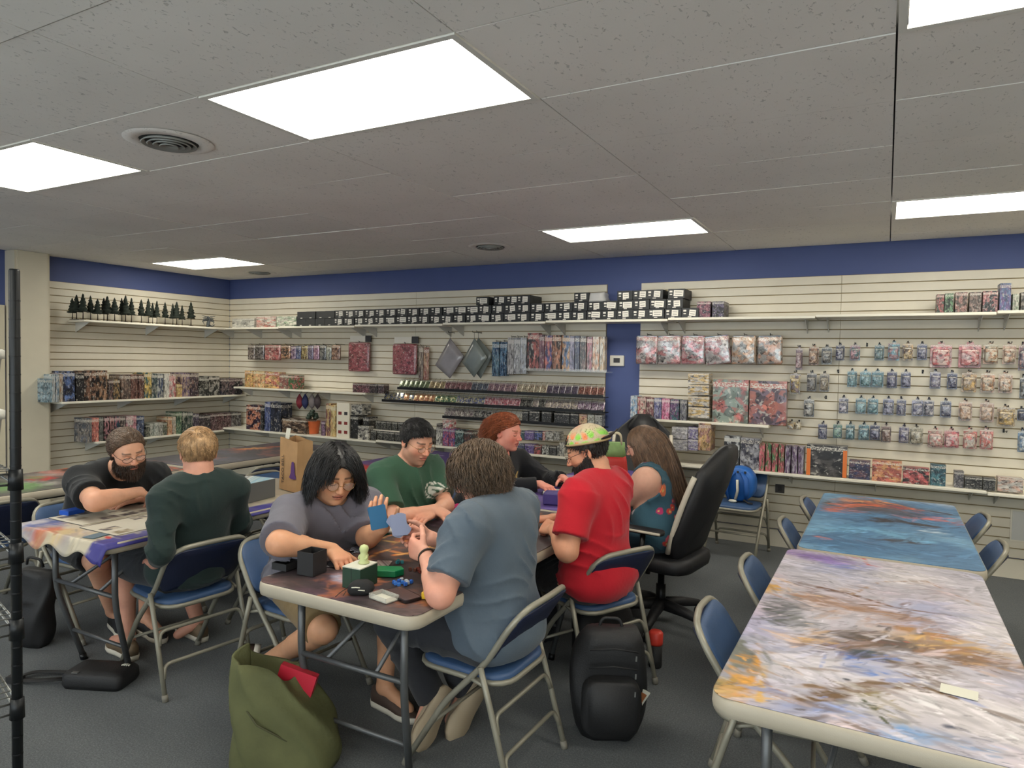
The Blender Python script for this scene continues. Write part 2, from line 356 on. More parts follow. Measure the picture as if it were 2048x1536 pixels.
# ================================================================== FURNITURE
M_TUBE = pbr('chair_frame', srgb(144, 140, 126), .42, .25, noise=.04, nscale=9)
M_PAD = pbr('chair_vinyl', srgb(56, 82, 120), .48, bump=.25, bscale=240, noise=.05, nscale=14)
M_PANB = pbr('chair_back_metal', srgb(30, 37, 62), .45)
M_RUB = pbr('rubber_foot', srgb(120, 116, 106), .7)
def make_chair():
    root = empty('folding_chair')
    W = .205                                     # half width at the tubes
    def up(z):                                   # the upright: front foot -> backrest top
        pts = [(.245, 0), (.06, .30), (-.12, .49), (-.255, .70)]
        for (xa, za), (xb, zb) in zip(pts, pts[1:]):
            if z <= zb: return xa+(xb-xa)*(z-za)/(zb-za)
        return pts[-1][0]
    path = [(.245, -W, .012), (.06, -W, .30), (-.12, -W, .49), (-.22, -W, .645), (-.26, -W+.05, .700), (-.275, 0, .708), (-.26, W-.05, .700), (-.22, W, .645), (-.12, W, .49), (.06, W, .30), (.245, W, .012)]
    MB().tube(fillet(path, .05, 3), .0125, 8).build('frame', M_TUBE, root)
    for s in (-1, 1):
        y = s*(W+.016)
        lg = MB().tube(fillet([(-.105, y, .475), (-.16, y, .30), (-.245, y, .012)], .05, 2), .0115, 8).build('leg', M_TUBE, root)
        MB().tube([(-.24, y, .03), (-.247, y, .0)], .0145, 8).build('foot_cap', M_RUB, lg)
        MB().tube([(.233, s*W, .03), (.247, s*W, 0)], .0155, 8).build('foot_cap', M_RUB, root)
        MB().tube([(-.125, s*W*1.02, .40), (up(.42), s*W*1.02, .42)], .008, 6).build('link', M_TUBE, root)
    for z, x in ((.30, -.16), (.155, -.202)):
        yy = W+.01
        MB().tube(fillet([(x-.022, -yy, z-.06), (x, -yy+.012, z), (x, yy-.012, z), (x-.022, yy, z-.06)], .045, 4), .009, 8).build('crossbar', M_TUBE, root)
    MB().tube([(up(.20), -W, .20), (up(.20), W, .20)], .008, 8).build('crossbar', M_TUBE, root)
    # seat: rim tube and padded cushion
    rim = [(x+.015, y, .405+.02*(x+.2)) for x, y in rr(.405, .375, .09, 4)]
    MB().tube(rim, .011, 7, closed=True).build('seat_rim', M_TUBE, root)
    mb = MB(); pad(mb, .40, .375, .402, .435, .09, .014, crown=.012, T=lambda p: (p[0]+.015, p[1], p[2]+.02*(p[0]+.2)))
    mb.build('seat', M_PAD, root)
    # backrest: bowed steel panel behind, vinyl pad in front
    def bk(u, v, off):
        y = u*(W-.006); z = .475+v*.215; bow = .028*(1-u*u)
        zz = min(z, .69); x = up(zz)-.004-bow
        n = unit(V3(.84, 0, .54)); q = V3(x, y, z)+n*off
        return q
    for nm, o0, o1, mt in (('backrest', -.004, .022, M_PAD), ('back_panel', -.010, -.003, M_PANB)):
        L = []
        for off, ins in ((o0, .02), ((o0*2+o1)/3, .0), ((o0+2*o1)/3, .0), (o1, .05)):
            ring = []
            for (a, b) in rr(2-2*ins, 1-1.2*ins, .26, 5, 0, .5): ring.append(bk(max(-1, min(1, a)), b, off))
            L.append(ring)
        # grid fill through an inner ring keeps the bow
        for k, ins in ((1, .35), (2, .7)):
            L.append([bk(a, b, o1+.004*(k)) for a, b in rr(2-2*ins, 1-1.0*ins*.9, .2, 5, 0, .5)])
        if nm == 'back_panel':
            L = [[bk(a, b, o0) for a, b in rr(.6, .3, .1, 5, 0, .5)], [bk(a, b, o0) for a, b in rr(1.4, .7, .2, 5, 0, .5)]]+L[:4]
        MB().rings(L, True).build(nm, mt, root)
    return root
CHAIR = make_chair(); _cf = [True]
def chair(x, y, ang, label):
    o = CHAIR if _cf[0] else copy_tree(CHAIR); _cf[0] = False
    o.location = (x, y, 0); o.rotation_euler = (0, 0, math.radians(ang))
    return tag(o, label, 'chair', 'blue folding chairs')
chair(-3.08, 2.25, 172, 'blue folding chair under the blond man in dark green')
chair(-1.37, 2.36, 179, 'blue folding chair under the man in the slate grey shirt')
chair(-1.28, 3.24, 154, 'blue folding chair under the man in the red shirt')
chair(-2.44, 2.43, -6, 'blue folding chair under the man in the grey shirt with long black hair')
chair(-2.50, 3.18, -4, 'blue folding chair under the man in the green shirt with crest')
chair(-2.62, 4.22, -6, 'blue folding chair under the red haired man')
chair(-4.06, 2.36, 2, 'blue folding chair under the bearded man in black')
chair(-1.07, 5.99, -93, 'blue folding chair by the wall holding a small blue backpack')
chair(-.30, 2.55, 4, 'blue folding chair at the near end of the dragon table, aisle side')
chair(-.28, 3.27, 3, 'second blue folding chair along the aisle side of the dragon table')
chair(-.24, 4.22, 4, 'blue folding chair on the aisle side of the blue painted table')
chair(-.20, 4.98, 2, 'last blue folding chair on the aisle side, towards the slat wall')
chair(.30, 5.02, 181, 'blue folding chair beyond the blue painted table, towards the slat wall')
chair(.29, 4.26, 178, 'blue folding chair beyond the blue painted table, towards the dragon table')
chair(.62, 2.85, 172, 'blue folding chair beyond the dragon table, at the picture edge')
chair(.63, 2.28, 184, 'blue folding chair beyond the dragon table, nearest the camera')
chair(-4.84, 2.16, 177, 'folding chair at the green and red table behind the wire rack')
chair(-4.74, 3.02, 182, 'folding chair behind the bearded man, facing the orange table')
chair(-4.62, 4.12, 160, 'folding chair beside the paper bag, turned to the fiery table')
chair(-3.92, 3.05, -2, 'empty blue folding chair next to the bearded man')
chair(-3.92, 3.72, 2, 'empty folding chair between the paper bag and the fiery table')
chair(-3.16, 2.98, 180, 'empty folding chair behind the blond man, by the blue carton')
chair(-2.50, 3.72, 0, 'empty folding chair between the green shirt and the red haired man')

M_TTOP = pbr('table_plastic', srgb(172, 163, 146), .45, noise=.03, nscale=7, bump=.12, bscale=400)
M_TLEG = pbr('table_leg', srgb(92, 94, 96), .4, .45)
TW = .765
def table(x, y0, y1, label):
    L = y1-y0; e = empty('folding_table', (x, (y0+y1)/2, 0)); tag(e, label, 'table', 'folding tables')
    mb = MB(); T = TOP_Z
    mb.rings([[(a, b, z) for a, b in rr(TW-2*i, L-2*i, .07-i, 6)] for i, z in ((.014, T-.052), (.003, T-.046), (0, T-.03), (.002, T-.006), (.008, T))])
    mb.build('tabletop', M_TTOP, e)
    MB().box((0, 0, T-.06), (TW-.14, L-.2, .02)).build('under_frame', M_BLACK, e)
    for s in (-1, 1):
        for sx in (-1, 1):
            MB().tube(fillet([(sx*.25, s*(L/2-.13), T-.055), (sx*.25, s*(L/2-.13), .40), (sx*.20, s*(L/2-.24), .012)], .09, 4), .0145, 8).build('leg', M_TLEG, e)
            MB().tube([(sx*.202, s*(L/2-.235), .03), (sx*.199, s*(L/2-.242), 0)], .018, 8).build('foot_cap', M_BLACK, e)
        MB().tube([(-.25, s*(L/2-.13), .44), (.25, s*(L/2-.13), .44)], .011, 8).build('crossbar', M_TLEG, e)
        MB().tube([(-.222, s*(L/2-.195), .17), (.222, s*(L/2-.195), .17)], .009, 8).build('crossbar', M_TLEG, e)
        for sx in (-1, 1):
            MB().tube([(sx*.12, s*(L/2-.13), .44), (sx*.05, s*(L/2-.60), T-.055)], .009, 7).build('brace', M_TLEG, e)
    return e
table(0.0, 1.80, 3.47, 'folding table under the gold and lavender dragon mat'); table(.03, 3.50, 5.13, 'folding table under the blue and fiery mat by the slat wall')
table(-1.73, 1.83, 3.56, 'folding table where the grey shirts play, dark fiery mat'); table(-1.74, 3.58, 5.30, 'folding table with the purple cloth before the red haired man')
table(-3.44, 1.83, 3.50, 'folding table between the bearded man and the blond man'); table(-3.44, 3.53, 5.35, 'folding table with the red and purple mat')
table(-4.98, 1.75, 3.42, 'folding table with the green and red mat'); table(-4.98, 3.45, 5.05, 'folding table with the dark fiery mat before the side wall')

# ---- gaming chair (seat of the woman)
M_GBLK = pbr('gaming_black', srgb(24, 24, 27), .55, bump=.2, bscale=150); M_GWHT = pbr('gaming_piping', srgb(196, 188, 172), .45)
g = empty('gaming_chair', (-1.17, 4.12, 0), math.radians(172)); tag(g, 'black gaming swivel chair with cream piping under the woman', 'chair')
for k in range(5):
    a = 2*PI*k/5+.5; ca, sa = math.cos(a), math.sin(a)
    MB().tube([(0, 0, .13), (.16*ca, .16*sa, .115), (.31*ca, .31*sa, .085)], [.04, .032, .022], 8).build('base_leg', M_GBLK, g)
    mb = MB(); R = Matrix.Rotation(a, 3, 'Z')
    for s in (-1, 1):
        c = R @ Vector((.32, s*.016, .032)); mb.ell(c, (.032, .011, .032), R, 12, 6)
    mb.tube([(.31*ca, .31*sa, .09), (.32*ca, .32*sa, .04)], .012, 6).build('caster', M_BLACK, g)
MB().lathe([(.03, .10), (.03, .25), (.02, .25), (.02, .40)], n=12).build('gas_column', M_BLACK, g)
mb = MB(); pad(mb, .50, .50, .38, .47, .12, .03, crown=.01); mb.build('seat', M_GBLK, g)
# tall winged backrest, tilted back
def gb(u, v, off):
    z = .46+v*.68; wd = (.215+.05*math.sin(v*PI*.9)) if v < .76 else .25-(v-.76)*.72
    x = -.20-.20*v-.05*v*v; cup = .08*u*u
    return V3(x+cup, u*wd, z)+unit(V3(.95, 0, .3))*off
L = [[gb(a, b, o) for a, b in rr(2*s, 1*s, .22*s, 6, 0, .5)] for s, o in ((.35, -.030), (.8, -.034), (.97, -.026), (1.0, -.006), (.97, .014), (.85, .022), (.4, .018))]
MB().rings(L).build('backrest', M_GBLK, g)
for u in (-1, 1):
    MB().tube([gb(u*.95, v, .012) for v in np.linspace(.06, .74, 9)], .016, 8).build('piping', M_GWHT, g)
mb = MB(); mb.rings([[gb(a*.62, .86+(b-.5)*.2, o) for a, b in rr(2, 1, .45, 5, 0, .5)] for o in (.015, .05, .058)]); mb.build('head_pillow', M_GBLK, g)
for s in (-1, 1):
    MB().tube(fillet([(0, s*.24, .40), (.0, s*.31, .42), (-.02, s*.31, .62)], .05, 3), .016, 8).build('arm_post', M_BLACK, g)
    mb = MB(); pad(mb, .30, .085, .625, .655, .04, .012, T=lambda p, s=s: (p[0], p[1]+s*.31, p[2])); mb.build('armrest', M_GBLK, g)
    MB().tube([(-.14, s*.352, .64), (.14, s*.352, .64)], .008, 6).build('armrest_piping', M_GWHT, g)

g2 = copy_tree(g); g2.location = (-1.80, 5.62, 0); g2.rotation_euler = (0, 0, math.radians(-75)); tag(g2, 'black gaming chair at the far table end beyond the woman', 'chair')
# ---- black wire rack at the picture's edge
M_WIRE = pbr('rack_wire', srgb(150, 152, 150), .3, .8); M_POLE = pbr('rack_pole', srgb(20, 23, 26), .4, .3)
rk = empty('wire_rack', (-2.115, 1.02, 0), math.radians(165)); tag(rk, 'black wire shelving rack cut by the picture edge', 'shelf rack')
RW, RD = .90, .45                      # reaches away from the visible post along +x and +y local
for px, py in ((0, 0), (RW, 0), (0, RD), (RW, RD)):
    p = MB().lathe([(.0135, 0), (.0135, 1.82), (.0115, 1.825)], (px, py, 0), 12).build('post', M_POLE, rk)
    gr = MB()
    for k in range(34): gr.lathe([(.0138, .06+k*.0508), (.0142, .062+k*.0508), (.0138, .064+k*.0508)], (px, py, 0), 10, cap=False)
    gr.build('groove_rings', M_BLACK, p)
for z in (.30, .615, .84, 1.055, 1.26):
    sh = MB()
    for yy in (0, RD):
        for dz in (0, -.03): sh.tube([(0, yy, z+dz), (RW, yy, z+dz)], .0032, 6)
    for xx in (0, RW):
        for dz in (0, -.03): sh.tube([(xx, 0, z+dz), (xx, RD, z+dz)], .0032, 6)
    so = sh.build('shelf', M_WIRE, rk)
    for k in range(1, 22): MB().tube([(RW*k/22, 0, z+.004), (RW*k/22, RD, z+.004)], .0018, 5).build('shelf_wire', M_WIRE, so)
    for px, py in ((0, 0), (RW, 0), (0, RD), (RW, RD)): MB().lathe([(.019, z-.045), (.017, z+.012)], (px, py, 0), 12).build('collar', M_POLE, so)
# ================================================================== GOODS ON THE WALLS
def mat_print(name, rough=.38, coat=.0, scale=3.2, band=True, metal=0.0):
    m = bpy.data.materials.new(name); m.use_nodes = True; g = NT(m); b = g.n['Principled BSDF']
    tc = g.new('ShaderNodeTexCoord'); oi = g.new('ShaderNodeObjectInfo'); at = g.new('ShaderNodeAttribute', attribute_name='c2', attribute_type='OBJECT')
    s = g.new('ShaderNodeSeparateXYZ'); g.ln(tc.outputs['Generated'], s.inputs[0])
    u = g.math('ADD', s.outputs[0], g.math('MULTIPLY', s.outputs[1], .8)); v = s.outputs[2]
    cb = g.new('ShaderNodeCombineXYZ'); g.ln(u, cb.inputs[0]); g.ln(g.math('MULTIPLY', v, 1.3), cb.inputs[1]); g.ln(g.math('MULTIPLY', oi.outputs['Random'], 61.0), cb.inputs[2])
    n1 = g.new('ShaderNodeTexNoise'); n1.inputs['Scale'].default_value = scale; n1.inputs['Detail'].default_value = 3; n1.inputs['Distortion'].default_value = .3
    n2 = g.new('ShaderNodeTexNoise'); n2.inputs['Scale'].default_value = scale*2.6; n2.inputs['Detail'].default_value = 2; n2.inputs['Distortion'].default_value = .6
    for n in (n1, n2): g.ln(cb.outputs[0], n.inputs[0])
    c = g.mix(g.ramp(n1.outputs[0], [(.49, 0.0), (.60, 1.0)]), oi.outputs['Color'], at.outputs['Color'])
    vo = g.new('ShaderNodeTexVoronoi'); vo.inputs['Scale'].default_value = scale*1.7; g.ln(cb.outputs[0], vo.inputs[0]); vs = g.new('ShaderNodeSeparateColor'); g.ln(vo.outputs['Color'], vs.inputs[0])
    c = g.mix(1.0, c, g.ramp(vs.outputs[0], [(0, .45), (1, 1.35)]), 'MULTIPLY'); c = g.mix(g.math('MULTIPLY', g.math('GREATER_THAN', vs.outputs[1], .8), .6), c, at.outputs['Color'])
    c = g.mix(g.math('MULTIPLY', g.ramp(n2.outputs[0], [(.60, 0.0), (.66, 1.0)]), .55), c, srgb(226, 220, 206))
    c = g.mix(g.math('MULTIPLY', g.ramp(n2.outputs[0], [(.34, 1.0), (.40, 0.0)]), .8), c, srgb(24, 22, 26))
    if band:
        n3 = g.new('ShaderNodeTexNoise'); n3.inputs['Scale'].default_value = 26; g.ln(cb.outputs[0], n3.inputs[0])
        bm = g.math('MULTIPLY', g.math('GREATER_THAN', v, .83), g.math('LESS_THAN', v, .94))
        c = g.mix(g.math('MULTIPLY', bm, .85), c, g.mix(g.ramp(n3.outputs[0], [(.47, 0.0), (.53, 1.0)]), at.outputs['Color'], srgb(232, 226, 212)))
    hs = g.new('ShaderNodeHueSaturation'); hs.inputs['Saturation'].default_value = .80; hs.inputs['Value'].default_value = .80; g.ln(c, hs.inputs['Color'])
    g.ln(hs.outputs[0], b.inputs['Base Color']); b.inputs['Roughness'].default_value = rough; b.inputs['Coat Weight'].default_value = coat; b.inputs['Metallic'].default_value = metal
    return m
M_PRINT = mat_print('printed_carton'); M_CARD = mat_print('printed_card', .3, .4, 2.6, True); M_FOIL = mat_print('printed_foil', .22, .6, 3.4, True, .35); M_SPINE = mat_print('printed_spine', .4, 0, 2.2, False)
M_PLAST = pbr('clear_plastic', srgb(206, 210, 210), .12, alpha=.28, coat=.6)
UNIT = MB().box((0, 0, 0), (1, 1, 1)).mesh('carton')
def _soft():
    mb = MB(); L = []
    for y, k in ((.5, .86), (.2, 1), (-.2, 1), (-.5, .84)): L.append([(x*k, y, z*(k*.5+.5)) for x, z in rr(1, 1, .06, 3)])
    return mb.rings(L).mesh('pouch')
POUCH = _soft()
def _cardmesh():
    mb = MB(); P = rr(1, .9, .05, 3, 0, -.05)+[]; top = [(-.18, .4), (-.14, .5), (.14, .5), (.18, .4)]
    mb.rings([[(x, y, z) for x, z in P] for y in (.5, .42)], True, 0, False)
    mb.rings([[(x, y, z) for x, z in top] for y in (.5, .42)], True, 0, False); return mb.mesh('hang_card')
CARDM = _cardmesh()
def _blister():
    mb = MB(); mb.rings([[(x*k, y, -.1+z*k) for x, z in rr(.82, .66, .1, 3)] for y, k in ((.42, 1), (-.3, .96), (-.5, .8))]); return mb.mesh('blister')
BLIS = _blister()
NAMES = [('black', (28, 28, 30)), ('white', (225, 222, 215)), ('grey', (130, 132, 134)), ('red', (185, 45, 50)), ('maroon', (92, 40, 44)), ('orange', (215, 120, 50)), ('yellow', (225, 185, 70)), ('green', (70, 130, 75)), ('dark green', (35, 66, 55)), ('teal', (60, 125, 135)), ('light blue', (140, 175, 200)), ('blue', (50, 80, 170)), ('navy', (42, 48, 84)), ('purple', (95, 65, 130)), ('pink', (215, 90, 130)), ('brown', (110, 75, 55)), ('tan', (185, 160, 120)), ('charcoal', (66, 66, 70))]
def cname(c): return min(NAMES, key=lambda n: sum((a-b)**2 for a, b in zip(n[1], c)))[0]
def paint(o, c1, c2): o.color = (*srgb(*c1), 1); o['c2'] = [float(x) for x in srgb(*c2)]; return o
def onwall(wall, px, py, off):
    if wall == 'b': p = U(px, py, y=BACK_Y-off); return p[0], p[2]
    p = U(px, py, x=LEFT_X+off); return p[1], p[2]
def place(o, wall, s, z, off, dims):
    """centre of the front face at (s, z), front face off from the wall"""
    w_, d_, h_ = dims; o.scale = dims
    if wall == 'b': o.location = (s, BACK_Y-off+d_/2, z)
    else: o.location = (LEFT_X+off-d_/2, s, z); o.rotation_euler = (0, 0, PI/2)
    return o
CROPS = {1: (0, 500, 3.84), 2: (450, 540, 4.267), 3: (850, 560, 4.518), 4: (1200, 540, 4.267), 5: (1600, 540, 4.267), 6: (1400, 820, 3.16), 0: (0, 0, 1)}
def goods(wall, crop, rows, noun, cat, where, group, off=.26, d=.18, shelf=None, mat=None, mesh=None, name='product_box', tilt=0):
    """rows: (x0, x1, y0, y1, colour, colour2) in crop pixels; shelf: z to stand on"""
    ox, oy, k = CROPS[crop]; mesh = mesh or UNIT; out = []
    for i, r in enumerate(rows):
        x0, x1, y0, y1 = (ox+r[0]/k, ox+r[1]/k, oy+r[2]/k, oy+r[3]/k)
        s0, _ = onwall(wall, x0, (y0+y1)/2, off); s1, _ = onwall(wall, x1, (y0+y1)/2, off)
        _, z1 = onwall(wall, (x0+x1)/2, y0, off); _, z0 = onwall(wall, (x0+x1)/2, y1, off)
        if shelf is not None: h = z1-z0; z0 = shelf; z1 = shelf+h
        o = bpy.data.objects.new(name, mesh if len(out) == 0 and False else mesh); COL.objects.link(o)
        if not len(mesh.materials): mesh.materials.append(mat or M_PRINT)
        o.material_slots[0].link = 'OBJECT'; o.material_slots[0].material = mat or M_PRINT
        place(o, wall, (s0+s1)/2, (z0+z1)/2, off+random.uniform(-.012, .006), (max(s1-s0-.003, .012), d*random.uniform(.9, 1.0), z1-z0))
        if tilt: o.rotation_euler[2] += random.uniform(-tilt, tilt)
        paint(o, r[4], r[5]); a, b = cname(r[4]), cname(r[5])
        cc = a if a == b else a+' and '+b
        tag(o, '%s %s, %s %s' % (cc, noun, ORD[i], where), cat, group); out.append(o)
    return out
random.seed(11)
# ---- shelves: board with brackets
def shelf_board(wall, s0, s1, z, depth, label, th=.022, brk=.62):
    e = empty('wall_shelf', ((s0+s1)/2, BACK_Y, z) if wall == 'b' else (LEFT_X, (s0+s1)/2, z), 0 if wall == 'b' else PI/2)
    tag(e, label, 'shelf', 'white slat wall shelves'); L = s1-s0
    bevel(MB().box((0, -depth/2, -th/2), (L, depth, th)).build('board', M_SHELF, e), .003, 1)
    n = max(2, int(L/brk)+1)
    for k in range(n):
        x = -L/2+.08+(L-.16)*k/(n-1)
        MB().rings([[(xx, -.0, -th-.11), (xx, -depth*.86, -th-.004), (xx, -depth*.86, -th), (xx, 0, -th)] for xx in (x-.003, x+.003)], True, 0, False).build('bracket', M_BRKT, e)
    return e
ZS = lambda x: 1.957+(x+7.868)*.0075
edges = [LEFT_X, -6.62, -5.40, -4.18, -2.96, -1.74, -.52, .70, 1.92, RIGHT_X]
for k, (a, b) in enumerate(zip(edges, edges[1:])):
    shelf_board('b', a+.002, b-.002, ZS((a+b)/2), .30, 'white shelf board high on the back slat wall, %s board from the corner' % ORD[k])
zl1 = U(300, 646, x=LEFT_X+.30)[2]; shelf_board('l', 4.32, BACK_Y-.31, 1.957, .30, 'white high shelf on the side wall holding miniature trees')
Z_LM, Z_LL, Z_BM, Z_BL, Z_RM, Z_RL = 1.085, .635, 1.195, .665, 1.085, .70
shelf_board('l', 4.06, BACK_Y-.02, Z_LM, .36, 'white middle shelf on the side wall crowded with game boxes')
shelf_board('l', 4.42, BACK_Y-.37, Z_LL, .36, 'white low shelf on the side wall behind the bearded man')
shelf_board('b', LEFT_X+.37, -5.28, Z_BM, .24, 'white back wall shelf with orange and yellow books')
shelf_board('b', LEFT_X+.01, -5.02, Z_BL, .36, 'white low shelf on the back wall, section from the corner')
shelf_board('b', -5.018, -2.46, Z_BL+.012, .36, 'white low shelf on the back wall, section beside the blue strip')
shelf_board('b', -2.06, -.86, Z_RM, .26, 'white shelf under the two big robot art boxes')
shelf_board('b', -2.06, .68, Z_RL, .33, 'white low shelf under the carded figures wall'); shelf_board('b', .684, RIGHT_X, Z_RL-.01, .33, 'white low shelf continuing past the picture edge')

# ---- black storage boxes with white labels along the high shelf
M_BBOX = pbr('storage_black', srgb(34, 36, 38), .5, noise=.06, nscale=20); M_LABEL = pbr('label_white', srgb(228, 224, 214), .6); M_INK = pbr('label_ink', srgb(52, 52, 56), .6)
BW, BH, BD = .152, .088, .26
bbox_me = MB().box((0, 0, 0), (BW-.004, BD, BH-.003)).mesh('storage_box')
lab_me = MB().box((0, 0, 0), (.058, .0012, .054)).mesh('label'); ink_me = MB().box((0, -.0002, .01), (.044, .0012, .004)).box((0, -.0002, -.01), (.04, .0012, .004)).mesh('label_lines'); st_me = MB().box((0, 0, .012), (.026, .0012, .016)).box((0, 0, -.014), (.022, .0012, .010)).mesh('sticker'); pull_me = MB().box((0, 0, 0), (.032, .0012, .007)).mesh('pull_strip')
RAWS = {0: 'bottom', 1: 'second', 2: 'top'}
xa = U(593, 650, y=BACK_Y-.28)[0]
def storage(x, z, row, lab, plain):
    o = link('storage_box', bbox_me, M_BBOX); o.location = (x+random.uniform(-.002, .002), BACK_Y-.15+random.uniform(-.006, .006), z+BH/2)
    o.rotation_euler[2] = random.uniform(-.01, .01)
    tag(o, lab, 'storage box', 'black storage boxes on the high shelf')
    fr = -BD/2-.0008
    if not plain:
        l = link('label', lab_me, M_LABEL, o); l.location = (random.uniform(.008, .022), fr, random.uniform(-.002, .006)); l.rotation_euler[1] = random.gauss(0, .05); l.scale = (random.choice((1, 1, 1, 1.5)), 1, 1)
        q = link('label_lines', ink_me, M_INK, l); q.location = (0, -.0006, 0)
        l = link('sticker', st_me, M_LABEL, o); l.location = (-.048, fr, .008)
    l = link('pull_strip', pull_me, M_LABEL, o); l.location = (-.004, fr, -.034)
for k in range(32):
    x = xa+BW*(k+.5)
    for row in (0, 1):
        if row == 1 and k == 31: continue
        storage(x+(.01 if row else 0), ZS(x)+row*BH+.001, row, ('plain black storage box' if k < 4 else 'white labelled black storage box')+', %s along the %s row of the high shelf' % (ORD[k], RAWS[row]), k < 4)
for n, (px, py) in enumerate(((965, 598), (1000, 596), (1025, 594), (1047, 594), (1163, 592), (1250, 588), (1282, 585), (1310, 583), (1352, 582))):
    x = U(px, py, y=BACK_Y-.28)[0]; storage(x, ZS(x)+2*BH+.001, 2, 'white labelled black storage box, %s along the broken top row' % ORD[n], False)
# crumpled clear bag on the boxes, two dark boxes at the row's end
x = U(1195, 592, y=BACK_Y-.2)[0]; mb = MB()
mb.rings([[(x+a*(1-.25*t)+.006*math.sin(9*a+t*8), BACK_Y-.17+b*(1-.2*t), ZS(x)+2*BH+.002+.085*t+.006*math.sin(20*a+15*b)) for a, b in rr(.2, .2, .05, 5)] for t in (0, .3, .6, .85, 1)])
tag(mb.build('plastic_bag', pbr('bag_film', srgb(205, 205, 205), .2, alpha=.75, bump=.6, bscale=30)), 'crumpled whitish plastic bag on top of the black boxes', 'bag')
zz = ZS(-1.4)+.001
goods('b', 0, [(1393, 1421, 604, 636, (58, 44, 66), (150, 60, 90)), (1424, 1448, 604, 636, (40, 36, 52), (96, 80, 120))], 'box', 'box', 'past the black storage boxes', 'dark boxes ending the storage row', .27, .22, zz)
goods('b', 2, [(62, 252, 405, 480, (205, 202, 188), (196, 192, 178)), (262, 430, 388, 478, (214, 208, 190), (196, 110, 90)), (434, 604, 384, 474, (216, 210, 192), (120, 160, 110))], 'picture box', 'box', 'from the corner on the high shelf', 'pale boxes by the corner', .27, .06, ZS(-7.1)+.001)
goods('b', 5, [(1165, 1232, 190, 345, (56, 74, 60), (170, 60, 60)), (1235, 1312, 180, 340, (50, 70, 56), (90, 140, 90)), (1325, 1432, 160, 330, (96, 84, 76), (170, 110, 100)), (1447, 1552, 158, 328, (92, 80, 74), (150, 120, 110)), (1560, 1690, 150, 325, (60, 66, 72), (190, 110, 110)), (1706, 1806, 80, 322, (84, 110, 160), (110, 80, 140)), (1815, 1872, 170, 318, (190, 186, 170), (150, 170, 140)), (1888, 1960, 150, 312, (70, 70, 70), (160, 150, 140))], 'figure box', 'box', 'on the high shelf right of the boxes', 'figure boxes on the high shelf', .27, .14, ZS(.5)+.001)

# ---- side wall: game boxes on middle and low shelves
K = (26, 26, 30)
goods('l', 1, [(352, 398, 968, 1150, (150, 176, 190), (96, 140, 160)), (400, 428, 965, 1178, (206, 206, 200), (150, 180, 196)), (430, 456, 965, 1178, (200, 200, 196), (100, 140, 170)), (458, 488, 962, 1176, (196, 190, 176), (170, 120, 80)), (490, 580, 945, 1178, (30, 38, 66), (70, 110, 180)), (582, 648, 960, 1170, K, (40, 38, 42)), (650, 738, 950, 1178, (34, 28, 30), (150, 100, 66)), (740, 828, 950, 1178, (34, 28, 30), (160, 112, 70)), (830, 871, 1014, 1168, (44, 40, 44), (130, 90, 80)), (873, 926, 1010, 1164, (50, 44, 40), (170, 130, 60)), (932, 1002, 972, 1160, (92, 74, 66), (150, 120, 100)), (1005, 1060, 970, 1156, (86, 46, 40), (140, 90, 70)), (1062, 1105, 970, 1154, (84, 44, 40), (130, 80, 60)), (1108, 1165, 965, 1162, (30, 90, 96), (220, 180, 40)), (1168, 1210, 965, 1152, (26, 66, 74), (150, 150, 140)), (1211, 1256, 965, 1148, (34, 58, 96), (190, 190, 180)), (1259, 1298, 962, 1146, (220, 216, 204), (206, 200, 186)), (1300, 1354, 970, 1143, (214, 208, 196), (200, 60, 70)), (1356, 1400, 1044, 1140, (190, 140, 90), (220, 190, 60)), (1402, 1462, 955, 1138, (110, 86, 120), (190, 160, 130)), (1464, 1526, 955, 1134, (70, 56, 70), (130, 100, 90)), (1530, 1605, 985, 1126, (36, 40, 40), (150, 150, 140)), (1607, 1690, 978, 1124, (44, 50, 48), (190, 186, 176)), (1700, 1764, 992, 1118, (40, 40, 60), (140, 120, 120)), (1766, 1866, 992, 1114, (36, 36, 48), (120, 90, 100))], 'game box', 'game box', 'from the pillar, middle side shelf', 'game boxes on the middle side shelf', .33, .24, Z_LM+.001, tilt=.03)
